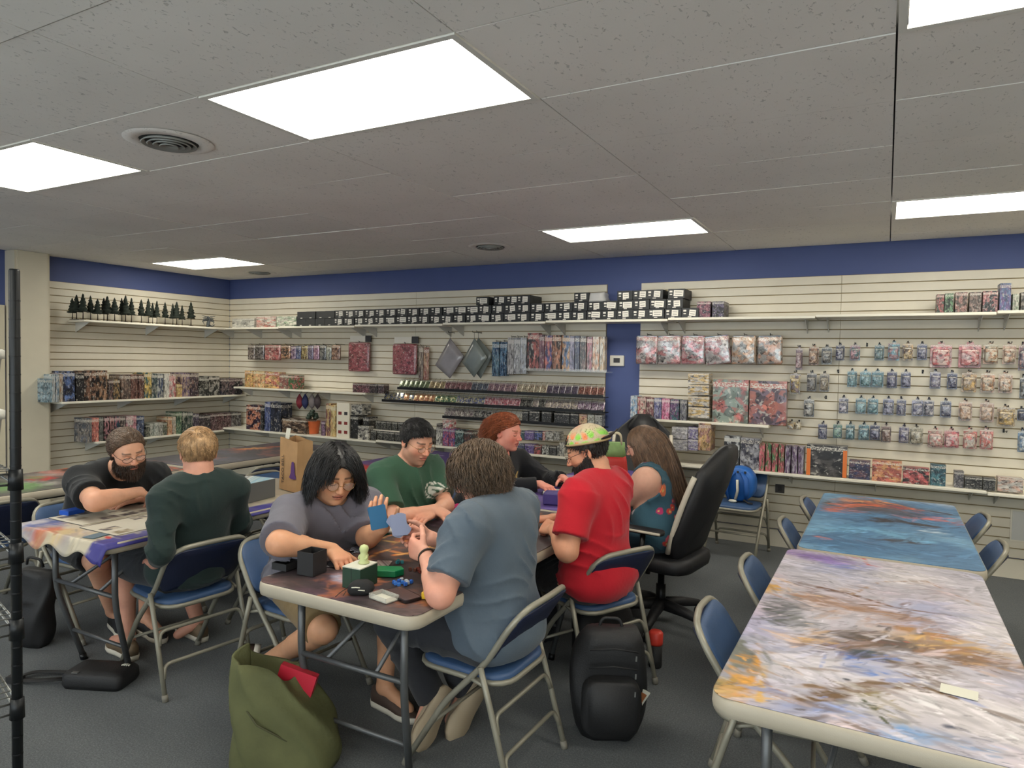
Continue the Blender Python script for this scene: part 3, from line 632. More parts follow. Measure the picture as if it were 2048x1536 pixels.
goods('l', 1, [(650, 706, 1292, 1478, (96, 104, 120), (150, 140, 130)), (708, 765, 1300, 1482, (196, 70, 56), (220, 120, 90)), (767, 800, 1290, 1474, (116, 116, 110), (70, 74, 70)), (802, 840, 1284, 1468, K, (200, 120, 130)), (842, 880, 1282, 1462, (30, 26, 30), (206, 130, 130)), (882, 920, 1278, 1456, (24, 74, 96), (180, 90, 110)), (922, 966, 1276, 1450, (46, 36, 40), (160, 140, 130)), (970, 1050, 1268, 1440, (206, 190, 184), (206, 110, 130)), (1052, 1110, 1272, 1436, (44, 56, 92), (90, 110, 150)), (1120, 1150, 1340, 1432, (60, 66, 60), (150, 150, 130)), (1152, 1184, 1332, 1430, (206, 204, 192), (150, 160, 150)), (1186, 1218, 1330, 1430, (200, 200, 190), (170, 180, 170)), (1220, 1252, 1328, 1428, (206, 202, 190), (160, 160, 150)), (1256, 1289, 1330, 1426, (80, 92, 80), (150, 150, 120)), (1291, 1324, 1290, 1424, (206, 120, 60), (220, 180, 120)), (1326, 1354, 1288, 1422, (206, 202, 190), (200, 160, 120)), (1356, 1399, 1250, 1418, (60, 106, 80), (140, 160, 120)), (1401, 1440, 1250, 1414, (36, 66, 56), (170, 170, 150)), (1442, 1480, 1250, 1410, (50, 80, 66), (150, 150, 140)), (1482, 1528, 1262, 1404, (60, 54, 74), (110, 100, 120)), (1530, 1572, 1275, 1400, (50, 46, 54), (110, 100, 104)), (1574, 1618, 1275, 1398, (44, 42, 50), (120, 110, 110)), (1620, 1668, 1264, 1394, (76, 40, 46), (130, 96, 100)), (1670, 1724, 1262, 1390, (80, 42, 48), (140, 104, 104)), (1726, 1778, 1260, 1386, (76, 40, 46), (130, 96, 100)), (1780, 1818, 1258, 1382, (70, 64, 70), (150, 146, 146)), (1820, 1856, 1256, 1378, (66, 62, 70), (140, 140, 142))], 'game box', 'game box', 'from the pillar, low side shelf', 'game boxes on the low side shelf', .33, .22, Z_LL+.001, tilt=.03)
# ---- miniature trees: trunk, lumpy crown, base
M_TREE = pbr('miniature_tree', srgb(30, 38, 30), .9, noise=.35, nscale=60, bump=.8, bscale=120); M_TRUNK = pbr('miniature_trunk', srgb(52, 42, 34), .9)
def tree_meshes(seed):
    rn = random.Random(seed); mb = MB(); L = []
    for t in np.linspace(0, 1, 15):
        r = .040*(1-t)**.8*(1+.30*math.sin(t*34+seed))+.002
        L.append([((r*(1+.28*rn.uniform(-1, 1)))*math.cos(a), (r*(1+.28*rn.uniform(-1, 1)))*math.sin(a), .075+.165*t+rn.uniform(-.004, .004)) for a in np.linspace(0, 2*PI, 11, endpoint=False)])
    mb.rings(L); tr = MB().tube([(0, 0, .004), (.002, 0, .05), (0, 0, .09)], [.006, .004, .003], 6); bs = MB().lathe([(.028, 0), (.026, .005), (.004, .008)], n=10)
    return mb.mesh('crown'), tr.mesh('trunk'), bs.mesh('base')
TM = [tree_meshes(s) for s in range(4)]
for i, (X, Y, wd) in enumerate(((555, 370, 55), (587, 345, 60), (637, 335, 60), (695, 350, 50), (750, 376, 60), (797, 368, 50), (824, 354, 65), (880, 368, 62), (935, 370, 48), (964, 350, 62), (1010, 367, 52), (1085, 380, 52), (1140, 374, 52), (1172, 405, 42), (1205, 390, 46), (1268, 400, 50), (1328, 412, 46), (1357, 398, 62), (1399, 425, 46), (1467, 398, 62))):
    off = .17+.09*((i*7) % 5-2)/4; s, z = onwall('l', X/3.84, 500+Y/3.84, off); h = max(.16, z-1.958)
    e = empty('miniature_tree', (LEFT_X+off, s, 1.9585)); e.scale = (wd/55, wd/55, h/.24)
    tag(e, 'dark green model tree, %s from the pillar on the high shelf' % ORD[i], 'model tree', 'miniature trees on the high shelf')
    a, b, c = TM[i % 4]; link('crown', a, M_TREE, e); link('trunk', b, M_TRUNK, e); link('base', c, M_TRUNK, e)
s, z = onwall('l', 1600/3.84, 640, .17); e = empty('winged_miniature', (LEFT_X+.17, s, 1.9585)); tag(e, 'dark spiky winged gaming miniature at the end of the tree row', 'figurine')
M_FIG = pbr('figure_dark', srgb(74, 80, 84), .6, noise=.3, nscale=50); rn = random.Random(5)
MB().tube([(0, -.01, 0), (0, .0, .06), (0, .02, .1), (0, -.01, .14)], [.018, .022, .016, .009], 8).build('body', M_FIG, e)
for sg in (-1, 1):
    for k in range(5):
        a = .5+.35*k; MB().tube([(0, 0, .09), (0, sg*.05*math.sin(a)+.01*k*sg, .09+.05*math.cos(a)), (.005, sg*(.10-.01*k), .15-.03*k)], [.008, .006, .002], 6).build('wing_spike', M_FIG, e)
MB().tube([(0, .0, .03), (0, .06, .015), (0, .10, .04)], [.012, .008, .003], 6).build('tail', M_FIG, e); MB().lathe([(.035, 0), (.033, .006)], n=14).build('base', M_FIG, e)

# ---- back wall, left of the blue strip
goods('b', 2, [(187, 246, 640, 765, (96, 84, 80), (180, 160, 150)), (250, 328, 638, 766, (62, 58, 62), (140, 130, 130)), (332, 466, 640, 770, (180, 66, 70), (206, 150, 140)), (468, 550, 640, 755, (74, 58, 52), (190, 130, 80)), (554, 596, 650, 762, (130, 96, 140), (190, 160, 180)), (598, 640, 650, 762, (50, 60, 120), (120, 130, 170)), (644, 700, 648, 765, (140, 110, 60), (190, 170, 90)), (702, 750, 645, 765, (96, 80, 120), (160, 150, 180)), (752, 800, 645, 766, (170, 110, 150), (210, 170, 190)), (804, 858, 642, 768, (80, 84, 90), (150, 150, 150)), (858, 904, 660, 768, (150, 150, 140), (190, 200, 190)), (908, 980, 642, 768, (120, 84, 70), (190, 140, 110))], 'hanging blind pack', 'blind pack', 'on the hook row near the corner', 'blind packs near the corner', .16, .035, mat=M_FOIL, mesh=POUCH, name='blind_pack')
M_REDP = mat_print('red_film', .3, .5, 5.0, False)
for n, (x0, x1, y0, y1) in enumerate(((1045, 1225, 618, 866), (1425, 1630, 630, 892))):
    o, = goods('b', 2, [(x0, x1, y0, y1, (150, 44, 58), (176, 66, 80))], 'x', 'x', 'x', 'hanging maroon paper packs', .08, .05, mat=M_REDP, mesh=POUCH, name='paper_pack')
    tag(o, ('wider' if n else 'narrower')+' maroon wrapped paper pack hanging '+('beside the chopstick packs' if n else 'right of the blind packs'), 'paper pack', 'hanging maroon paper packs')
    h = link('header_card', UNIT, None, o); h.material_slots[0].link = 'OBJECT'; h.material_slots[0].material = M_LABEL; h.scale = (.72, .2, .2); h.location = (-.12, .3, .63)
    h = link('price_tag', UNIT, None, o); h.material_slots[0].link = 'OBJECT'; h.material_slots[0].material = M_INK; h.scale = (.26, .2, .22); h.location = (.40, .2, .63)
goods('b', 2, [(1650, 1690, 650, 940, (96, 74, 66), (190, 170, 150)), (1692, 1738, 660, 940, (196, 150, 110), (170, 80, 70))], 'long narrow hanging pack', 'pack', 'beside the wider maroon pack', 'narrow hanging packs', .07, .02, mesh=POUCH, name='narrow_pack')
goods('b', 2, [(165, 234, 845, 985, (226, 178, 60), (230, 150, 50)), (236, 334, 846, 985, (222, 150, 70), (226, 200, 120)), (336, 460, 850, 986, (220, 170, 70), (196, 60, 40)), (462, 540, 868, 986, (150, 60, 50), (180, 170, 140)), (542, 622, 868, 986, (60, 110, 60), (190, 60, 50))], 'book box', 'book box', 'from the corner on the short back shelf', 'bright boxes on the short back shelf', .22, .12, Z_BM+.001)
goods('b', 2, [(1084, 1160, 937, 1013, (120, 50, 66), (70, 36, 44)), (1162, 1236, 937, 1013, (130, 60, 80), (90, 50, 60)), (1238, 1300, 940, 1015, (66, 44, 50), (40, 32, 40)), (1302, 1356, 938, 1015, (50, 40, 50), (90, 50, 60))], 'small deck carton', 'carton', 'at the end of the short back shelf', 'small cartons ending the short back shelf', .22, .1, Z_BM+.001)
# hanging grey pouches (diamond) and water tubes
M_GPOU = pbr('grey_film', srgb(140, 136, 140), .25, noise=.15, nscale=7, bump=.8, bscale=14, coat=.5)
M_GPO2 = pbr('green_grey_film', srgb(112, 120, 118), .25, noise=.15, nscale=7, bump=.8, bscale=14, coat=.5)
for n, (P, mt, off, lab) in enumerate((([(90, 770), (225, 525), (352, 690), (222, 890)], M_GPOU, .10, 'lilac grey foil envelope hanging by one corner'), ([(330, 740), (445, 525), (560, 700), (440, 880)], M_GPO2, .16, 'green grey foil envelope hanging by one corner, front of two'), ([(380, 740), (480, 520), (612, 680), (500, 892)], M_GPO2, .08, 'green grey foil envelope hanging by one corner, behind another'))):
    C = [onwall('b', 850+a/4.518, 560+b/4.518, off) for a, b in P]; cx = sum(c[0] for c in C)/4; cz = sum(c[1] for c in C)/4; L = []
    for yy, k in ((0, .9), (-.012, 1), (-.022, .98), (-.03, .6)):
        ring = []
        for i in range(4):
            for t in np.linspace(0, 1, 5, endpoint=False):
                a, b = C[i], C[(i+1) % 4]; ring.append((cx+(a[0]+(b[0]-a[0])*t-cx)*k, BACK_Y-off+yy+.02, cz+(a[1]+(b[1]-a[1])*t-cz)*k))
        L.append(ring)
    tag(MB().rings(L).build('foil_envelope', mt), lab, 'envelope', 'hanging foil envelopes')
    hk = MB(); top = C[1]; hk.tube([(top[0], BACK_Y-.005, top[1]+.06), (top[0], BACK_Y-off-.03, top[1]+.06), (top[0], BACK_Y-off-.035, top[1]+.075)], .003, 6); hk.tube([(top[0], BACK_Y-off+.0, top[1]+.058), (top[0], BACK_Y-off+.005, top[1]-.01)], .002, 5)
    tag(hk.build('peg_hook', M_BLACK), 'black peg hook carrying the '+lab.split(' foil')[0]+' envelope'+(', in front' if n == 1 else ', behind' if n == 2 else ''), 'hook', 'peg hooks')
for n, (x0, x1, y0, y1, c1, c2) in enumerate(((604, 668, 560, 870, (46, 86, 116), (110, 150, 160)), (672, 738, 560, 868, (30, 70, 100), (90, 140, 170)), (742, 800, 520, 852, (176, 172, 166), (196, 192, 186)), (802, 860, 520, 850, (170, 170, 170), (200, 200, 198)), (862, 918, 520, 848, (180, 178, 176), (190, 196, 206)))):
    o, = goods('b', 3, [(x0, x1, y0, y1, c1, c2)], 'x', 'x', 'x', 'hanging rolled tubes', .12, .05, mat=M_FOIL, mesh=None, name='mat_tube')
    tag(o, ('blue printed rolled mat tube, %s of two' % ORD[n]) if n < 2 else 'pale clear rolled mat tube, %s of three' % ORD[n-2], 'mat tube', 'hanging rolled tubes')
goods('b', 3, [(925, 1030, 480, 815, (50, 44, 50), (190, 70, 60)), (1032, 1078, 490, 812, (150, 96, 110), (110, 60, 90)), (1080, 1146, 495, 812, (60, 66, 140), (200, 90, 70)), (1150, 1230, 490, 812, (66, 46, 40), (190, 110, 60)), (1234, 1305, 492, 812, (70, 110, 160), (210, 150, 80)), (1307, 1350, 495, 812, (84, 84, 120), (150, 140, 170)), (1352, 1396, 500, 820, (36, 44, 84), (60, 70, 110)), (1400, 1456, 500, 818, (50, 48, 50), (130, 100, 90)), (1460, 1510, 505, 818, (130, 110, 112), (190, 90, 110)), (1512, 1571, 508, 824, (214, 204, 190), (206, 130, 60)), (1576, 1622, 508, 826, (214, 206, 190), (196, 150, 80))], 'tall mat box', 'mat box', 'beside the blue strip', 'upright mat boxes', .14, .07, mat=M_CARD, name='mat_box')
# card racks: wire rail with card packs
def rack(px0, px1, py0, py1, label):
    a = onwall('b', px0, py0, .16); b = onwall('b', px1, py1, .16); z = (a[1]+b[1])/2
    e = empty('card_rack', ((a[0]+b[0])/2, BACK_Y, z)); tag(e, label, 'rack', 'black card racks'); L = b[0]-a[0]
    MB().box((0, -.16, -.006), (L, .012, .028)).build('rail', M_BLACK, e); MB().box((0, -.08, -.016), (L, .15, .006)).build('tray', M_BLACK, e)
    for k in range(int(L/.06)): MB().tube([(-L/2+.03+.06*k, -.155, .0), (-L/2+.03+.06*k, -.04, .115)], .0016, 4).build('divider_wire', M_BLACK, e)
    return z, a[0], b[0]
PAL = [((120, 140, 90), (60, 80, 50)), ((190, 170, 110), (120, 90, 60)), ((150, 90, 100), (90, 50, 60)), ((96, 110, 130), (60, 66, 90)), ((170, 130, 140), (110, 80, 110)), ((200, 190, 160), (150, 120, 90)), ((110, 96, 120), (70, 60, 90)), ((170, 90, 70), (110, 60, 50))]
PAL2 = [((60, 90, 150), (220, 200, 120)), ((210, 110, 50), (230, 190, 100)), ((60, 130, 90), (220, 210, 140)), ((70, 90, 160), (210, 200, 140)), ((190, 60, 90), (220, 180, 190)), ((60, 60, 66), (130, 130, 120)), ((206, 190, 170), (150, 140, 150)), ((150, 110, 150), (210, 200, 210))]
z1, a1, b1 = rack(795, 1206, 778, 789, 'upper black card rack left of the blue strip'); z2, a2, b2 = rack(764, 1206, 803, 819, 'middle black card rack left of the blue strip'); z3, a3, b3 = rack(885, 1206, 835, 850, 'lower black card rack behind the red haired man')
def packs(z, a, b, n, pal, where, w_=.062, h_=.092, skip=()):
    for k in range(n):
        if k in skip: continue
        o = bpy.data.objects.new('card_pack', POUCH); COL.objects.link(o); o.material_slots[0].link = 'OBJECT'; o.material_slots[0].material = M_FOIL
        s = a+(b-a)*(k+.5)/n; o.scale = ((b-a)/n*.94, .012, h_*random.uniform(.94, 1.04)); o.location = (s, BACK_Y-.115, z+.002+h_/2); o.rotation_euler = (-.45, random.gauss(0, .03), 0)
        c1, c2 = pal[min(int(k/n*len(pal)+random.uniform(-.4, .4)) % len(pal), len(pal)-1)]; paint(o, c1, c2)
        tag(o, '%s and %s card pack, %s from the corner on the %s rack' % (cname(c1), cname(c2), ORD[k], where), 'card pack', 'card packs on the %s rack' % where)
packs(z1, a1, b1, 36, PAL, 'upper'); packs(z2, a2, b2, 38, PAL2, 'middle')
packs(z3, a3, a3+(b3-a3)*.36, 9, [((196, 190, 180), (130, 110, 120)), ((70, 70, 74), (190, 186, 180))], 'lower'); 
goods('b', 3, [(872, 930, 1185, 1270, (38, 40, 40), (60, 62, 62)), (942, 1034, 1180, 1276, (40, 42, 42), (60, 62, 62)), (1052, 1140, 1185, 1282, (38, 40, 40), (58, 60, 60)), (1162, 1240, 1195, 1288, (36, 38, 40), (60, 60, 62)), (1244, 1308, 1198, 1292, (36, 38, 40), (60, 60, 62)), (1312, 1386, 1200, 1296, (36, 38, 40), (60, 60, 62)), (1390, 1462, 1205, 1300, (206, 170, 110), (190, 110, 80)), (1466, 1530, 1205, 1302, (190, 186, 170), (150, 160, 150)), (1534, 1600, 1205, 1302, (180, 180, 170), (120, 120, 120))], 'deck carton', 'carton', 'along the lower card rack', 'deck cartons on the lower rack', .15, .09, z3+.004)
# low shelf goods, left to right
goods('b', 2, [(176, 302, 1090, 1298, (50, 30, 60), (220, 120, 60)), (304, 332, 1092, 1298, (30, 32, 40), (50, 52, 60)), (336, 384, 1150, 1398, (40, 60, 120), (90, 110, 170)), (386, 474, 1160, 1404, (26, 34, 54), (40, 50, 76)), (484, 690, 1290, 1412, (60, 40, 32), (150, 120, 90))], 'boxed set', 'box', 'from the corner on the low back shelf', 'boxed sets by the corner', .33, .18, Z_BL+.001)
for n, (X, c) in enumerate(((636, (120, 36, 48)), (684, (34, 42, 84)), (742, (120, 112, 112)), (790, (60, 50, 54)))):
    s, z = onwall('b', 450+X/4.267, 540+1125/4.267, .14+.01*n); mb = MB(); mb.rings([[(s+r*math.cos(a), BACK_Y-.14-.01*n+r*.5*math.sin(a), z+q) for a in np.linspace(0, 2*PI, 12, endpoint=False)] for r, q in ((.004, -.09), (.04, -.05), (.055, 0), (.04, .05), (.006, .10))]); o = mb.build('dice_bag', pbr('bag_%d' % n, srgb(*c), .7, bump=.5, bscale=40))
    tag(o, '%s drawstring pouch hanging over the low back shelf' % ('wine red', 'navy', 'pale grey', 'charcoal')[n], 'pouch', 'hanging drawstring pouches')
    MB().tube([(s, BACK_Y-.14-.01*n, z+.09), (s, BACK_Y-.1, z+.13), (s, BACK_Y-.005, z+.132)], .003, 5).build('cord', M_BLACK, o)
s, z = onwall('b', 450+745/4.267, 540+1350/4.267, .2); e = empty('dice_bucket', (s, BACK_Y-.2, Z_BL+.001)); tag(e, 'orange bucket filled with dark green packets on the low shelf', 'bucket')
MB().lathe([(.075, 0), (.095, .15), (.1, .155), (.092, .15), (.072, .01)], n=18, cap=False).build('tub', pbr('bucket_orange', srgb(220, 110, 60), .45, noise=.15, nscale=9), e); MB().lathe([(.001, .004), (.074, .004)], n=18, cap=False).build('floor_disc', M_BLACK, e)
rn = random.Random(3)
for k in range(14):
    a, r = rn.uniform(0, 2*PI), rn.uniform(0, .06); MB().ell((r*math.cos(a), r*math.sin(a), .17+.06*(1-r/.06)+rn.uniform(0, .05)), (.035, .03, .022), None, 8, 5).build('packet', pbr('packet_green', srgb(44, 60, 48), .4), e)
goods('b', 2, [(818, 852, 1290, 1410, (96, 60, 90), (150, 110, 150)), (856, 902, 1140, 1418, (130, 70, 66), (220, 180, 80)), (904, 946, 1150, 1418, (206, 160, 70), (220, 200, 120))], 'bottle stand card', 'stand', 'right of the orange bucket', 'bottle stands', .3, .1, Z_BL+.001)
o, = goods('b', 2, [(948, 1058, 1145, 1442, (224, 216, 198), (216, 208, 190))], 'x', 'x', 'x', None, .33, .2, Z_BL+.001, mat=pbr('white_carton', srgb(222, 215, 198), .5, noise=.03), name='display_carton'); tag(o, 'tall white display carton printed with six small red dice trays', 'carton'); del o['c2']
M_RDICE = pbr('print_red', srgb(126, 44, 40), .6)
for ix in (-.24, .22):
    for iz in (.2, -.08, -.34):
        q = link('printed_picture', UNIT, None, o); q.material_slots[0].link = 'OBJECT'; q.material_slots[0].material = M_RDICE if (ix < 0 or iz < 0) else M_INK; q.scale = (.26, .004, .09); q.location = (ix, -.501, iz)
goods('b', 2, [(1062, 1168, 1150, 1236, (206, 200, 186), (50, 52, 56)), (1062, 1140, 1240, 1440, (32, 34, 36), (46, 48, 50)), (1172, 1222, 1258, 1440, (34, 36, 38), (60, 60, 60))], 'dark case', 'case', 'beside the white display carton', 'dark cases beside the display carton', .3, .16, None)
goods('b', 2, [(1132, 1226, 1336, 1452, (220, 214, 198), (60, 60, 62))], 'small window carton', 'carton', 'in front of the dark cases', None, .345, .1, Z_BL+.001)
goods('b', 2, [(1287+46*k, 1330+46*k, 1305, 1375, (46, 46, 44), (110, 110, 100)) for k in range(5)], 'small deck box', 'deck box', 'on the little riser', 'deck boxes on the riser', .26, .07, Z_BL+.125, name='deck_box')
goods('b', 2, [(1240+52*k, 1288+52*k, 1388, 1462, (44, 44, 42), (104, 104, 96)) for k in range(6)], 'small deck box', 'deck box', 'below the little riser', 'deck boxes under the riser', .33, .07, Z_BL+.013, name='deck_box')
r0 = onwall('b', 450+1230/4.267, 855, .28)[0]; r1 = onwall('b', 450+1545/4.267, 862, .28)[0]
rs = MB().box2((r0, BACK_Y-.27, Z_BL+.108), (r1, BACK_Y-.16, Z_BL+.122)).box2((r0, BACK_Y-.2, Z_BL+.013), (r0+.01, BACK_Y-.16, Z_BL+.108)).box2((r1-.01, BACK_Y-.2, Z_BL+.013), (r1, BACK_Y-.16, Z_BL+.108)).build('riser', M_SHELF); tag(rs, 'small white riser holding a row of deck boxes', 'riser')
goods('b', 3, [(20, 62, 1370, 1500, (204, 200, 190), (60, 60, 60)), (98, 158, 1345, 1505, (210, 206, 196), (80, 76, 80)), (160, 212, 1345, 1505, (200, 50, 110), (80, 60, 150)), (214, 266, 1345, 1502, (196, 60, 100), (70, 60, 150)), (270, 345, 1330, 1485, (40, 56, 62), (110, 150, 150)), (347, 420, 1330, 1480, (96, 46, 40), (44, 60, 66))], 'sleeve carton', 'carton', 'between the two men on the low back shelf', 'sleeve cartons on the low shelf', .33, .12, Z_BL+.013)
goods('b', 3, [(160, 238, 1262, 1345, (210, 206, 196), (190, 60, 60)), (100, 152, 1300, 1345, (60, 52, 50), (110, 100, 90))], 'stacked sleeve carton', 'carton', 'on top of the low shelf cartons', 'stacked sleeve cartons', .3, .1, None)
goods('b', 3, [(838, 896, 1450, 1528, (66, 56, 120), (60, 90, 110)), (900, 984, 1448, 1530, (84, 60, 140), (110, 80, 160)), (988, 1052, 1452, 1532, (190, 52, 54), (40, 40, 44)), (1056, 1118, 1452, 1534, (206, 206, 200), (50, 50, 54)), (1122, 1186, 1455, 1536, (40, 40, 44), (90, 90, 90)), (1190, 1212, 1440, 1536, (90, 90, 88), (150, 150, 146)), (1216, 1262, 1415, 1538, (206, 202, 190), (90, 90, 88))], 'deck case carton', 'carton', 'in the lower row behind the cap', 'deck case cartons, lower row', .33, .1, Z_BL+.013)
goods('b', 3, [(836, 896, 1368, 1446, (56, 100, 106), (60, 80, 96)), (900, 984, 1366, 1446, (90, 64, 146), (120, 90, 170)), (988, 1054, 1370, 1448, (44, 90, 190), (40, 40, 50)), (1058, 1084, 1370, 1450, (200, 60, 50), (210, 190, 180)), (1088, 1160, 1372, 1450, (206, 204, 196), (70, 70, 70)), (1162, 1212, 1376, 1450, (180, 178, 170), (50, 50, 52))], 'deck case carton', 'carton', 'in the upper row behind the cap', 'deck case cartons, upper row', .31, .1, None)
# thermostat on the blue strip
a = onwall('b', 1219, 732, .0); b = onwall('b', 1248, 711, 0)
t = MB().box(((a[0]+b[0])/2, BACK_Y+.012, (a[1]+b[1])/2), (b[0]-a[0], .024, b[1]-a[1])).build('thermostat', pbr('thermo_white', srgb(214, 210, 200), .4)); tag(bevel(t, .006), 'white thermostat on the blue wall strip', 'thermostat')
MB().box(((a[0]+b[0])/2, BACK_Y-.001, (a[1]+b[1])/2+.004), ((b[0]-a[0])*.44, .004, (b[1]-a[1])*.44)).build('screen', M_INK, t)

# ---- back wall, right of the blue strip
for n, (x0, x1) in enumerate(((300, 490), (484, 690), (690, 895), (890, 1110), (1122, 1330), (1337, 1556))):
    o, = goods('b', 4, [(x0, x1, 560, 805, ((180, 176, 178), (180, 176, 178), (170, 166, 170), (172, 168, 170), (166, 164, 160), (160, 160, 158))[n], ((190, 110, 110), (190, 110, 112), (186, 100, 110), (180, 104, 110), (200, 150, 110), (196, 140, 110))[n])], 'x', 'x', 'x', 'hanging silver packs', .16, .05, mat=M_FOIL, mesh=POUCH, name='silver_pack')
    tag(o, '%s silver foil pack with blue top in the hanging row' % ORD[n], 'foil pack', 'hanging silver packs'); o.rotation_euler = (.05, random.gauss(0, .04), 0)
    h = link('blue_header', UNIT, None, o); h.material_slots[0].link = 'OBJECT'; h.material_slots[0].material = pbr('header_blue', srgb(90, 150, 200), .3); h.scale = (.86, .5, .1); h.location = (0, -.1, .44)
goods('b', 4, [(256, 314, 1070, 1255, (206, 210, 214), (80, 150, 200)), (316, 390, 1072, 1252, (206, 180, 160), (170, 40, 50)), (392, 456, 1074, 1250, (120, 50, 60), (200, 180, 160)), (460, 524, 1072, 1250, (80, 80, 140), (160, 160, 190)), (526, 596, 1074, 1250, (200, 60, 130), (220, 160, 190)), (600, 676, 1076, 1250, (50, 110, 120), (110, 60, 120)), (680, 740, 1078, 1250, (130, 130, 136), (70, 70, 90))], 'model kit box', 'kit box', 'right of the blue strip on its shelf', 'model kits beside the blue strip', .24, .14, Z_RM+.001)
goods('b', 4, [(750, 930, y0, y1, (196, 190, 184), (210, 170, 70)) for y0, y1 in ((1172, 1262), (1078, 1164), (980, 1064), (882, 968))], 'flat robot kit box', 'kit box', 'up its stack of four', 'stacked robot kit boxes', .24, .16, None)
goods('b', 4, [(962, 1268, 900, 1268, (130, 150, 140), (190, 70, 60)), (1272, 1592, 905, 1278, (110, 90, 110), (200, 90, 60))], 'large robot art box', 'kit box', 'on the shelf beside the kit stack', 'large robot art boxes', .2, .1, Z_RM+.001, mat=M_CARD)
goods('b', 4, [(612, 748, 1342, 1440, (196, 194, 196), (170, 168, 180)), (612, 748, 1444, 1540, (194, 192, 196), (160, 158, 174)), (750, 836, 1342, 1440, (120, 108, 160), (200, 196, 206)), (750, 836, 1444, 1540, (118, 106, 158), (196, 192, 204)), (838, 944, 1310, 1540, (206, 160, 80), (170, 110, 100))], 'kit box', 'kit box', 'of the pile behind the woman', 'kit boxes behind the woman', .28, .2, None)
goods('b', 6, [(150, 250, 158, 360, (70, 72, 80), (200, 204, 206)), (252, 376, 165, 362, (170, 170, 180), (60, 60, 80))], 'grey white robot kit box', 'kit box', 'above the backpack chair', 'kit boxes above the backpack chair', .3, .12, Z_RL+.001)
goods('b', 6, [(372+41*k, 408+41*k, 230+3*k, 400+3*k, (196, 60, 76) if k < 4 else (110, 76, 120), (60, 130, 70) if k < 4 else (170, 160, 176)) for k in range(7)], 'slim upright case', 'slim case', 'left of the black game box', 'slim upright cases', .3, .14, Z_RL+.001, mat=M_SPINE, name='slim_case')
o, = goods('b', 6, [(672, 930, 228, 424, (40, 38, 40), (96, 90, 88))], 'x', 'x', 'x', None, .3, .12, Z_RL+.001, mat=M_CARD, name='game_box'); tag(o, 'large black game box with orange side strips on the low shelf', 'game box')
for sx in (-.45, .45):
    h = link('orange_strip', UNIT, None, o); h.material_slots[0].link = 'OBJECT'; h.material_slots[0].material = pbr('strip_orange', srgb(216, 116, 50), .4); h.scale = (.1, .01, .86); h.location = (sx, -.503, -.06)
goods('b', 6, [(940, 1076, 312, 428, (50, 54, 96), (120, 80, 90)), (1086, 1276, 316, 444, (190, 70, 36), (226, 150, 50)), (1282, 1450, 356, 458, (190, 50, 50), (50, 46, 50)), (1456, 1556, 340, 472, (50, 124, 140), (30, 70, 90)), (1606, 1670, 376, 478, (84, 82, 92), (120, 116, 120)), (1672, 1786, 424, 498, (40, 40, 42), (84, 84, 84)), (1788, 1870, 428, 504, (38, 38, 42), (90, 90, 90)), (1880, 2046, 430, 520, (196, 190, 184), (206, 160, 140))], 'game box', 'game box', 'right of the large black game box', 'game boxes on the low right shelf', .29, .1, Z_RL+.001)
# carded figures on pegs
def blister(crop, x0, x1, y0, y1, c1, c2, label, group, off=.1):
    ox, oy, k = CROPS[crop]; px0, px1, py0, py1 = ox+x0/k, ox+x1/k, oy+y0/k, oy+y1/k
    s0 = onwall('b', px0, (py0+py1)/2, off)[0]; s1 = onwall('b', px1, (py0+py1)/2, off)[0]; zt = onwall('b', (px0+px1)/2, py0, off)[1]; zb = onwall('b', (px0+px1)/2, py1, off)[1]
    o = bpy.data.objects.new('carded_figure', CARDM); COL.objects.link(o)
    if not len(CARDM.materials): CARDM.materials.append(M_CARD); BLIS.materials.append(M_CARD)
    dd = .05; o.scale = (s1-s0, dd, zt-zb); o.location = ((s0+s1)/2, BACK_Y-off+dd/2, (zt+zb)/2); o.rotation_euler[2] = random.gauss(0, .05); paint(o, c1, c2); tag(o, label, 'carded toy', group)
    q = bpy.data.objects.new('blister', BLIS); COL.objects.link(q); q.parent = o; q.location = (0, .05, 0); paint(q, [min(255, int(a*.6+90)) for a in c2], c1)
    return (s0+s1)/2, zt
hook_me = MB().tube([(0, 0, 0), (0, -.155, 0), (0, -.162, .012)], .0028, 5).box((0, -.004, 0), (.012, .006, .03)).mesh('peg_hook')
def hook(s, z, label, grp):
    o = link('peg_hook', hook_me, M_BLACK); o.location = (s, BACK_Y, z); tag(o, label, 'hook', 'peg hooks')
NV, TL, CY, OR_, RD_, GD_, DK = (44, 50, 92), (60, 110, 124), (80, 150, 170), (190, 130, 80), (190, 56, 66), (206, 160, 70), (70, 70, 74)
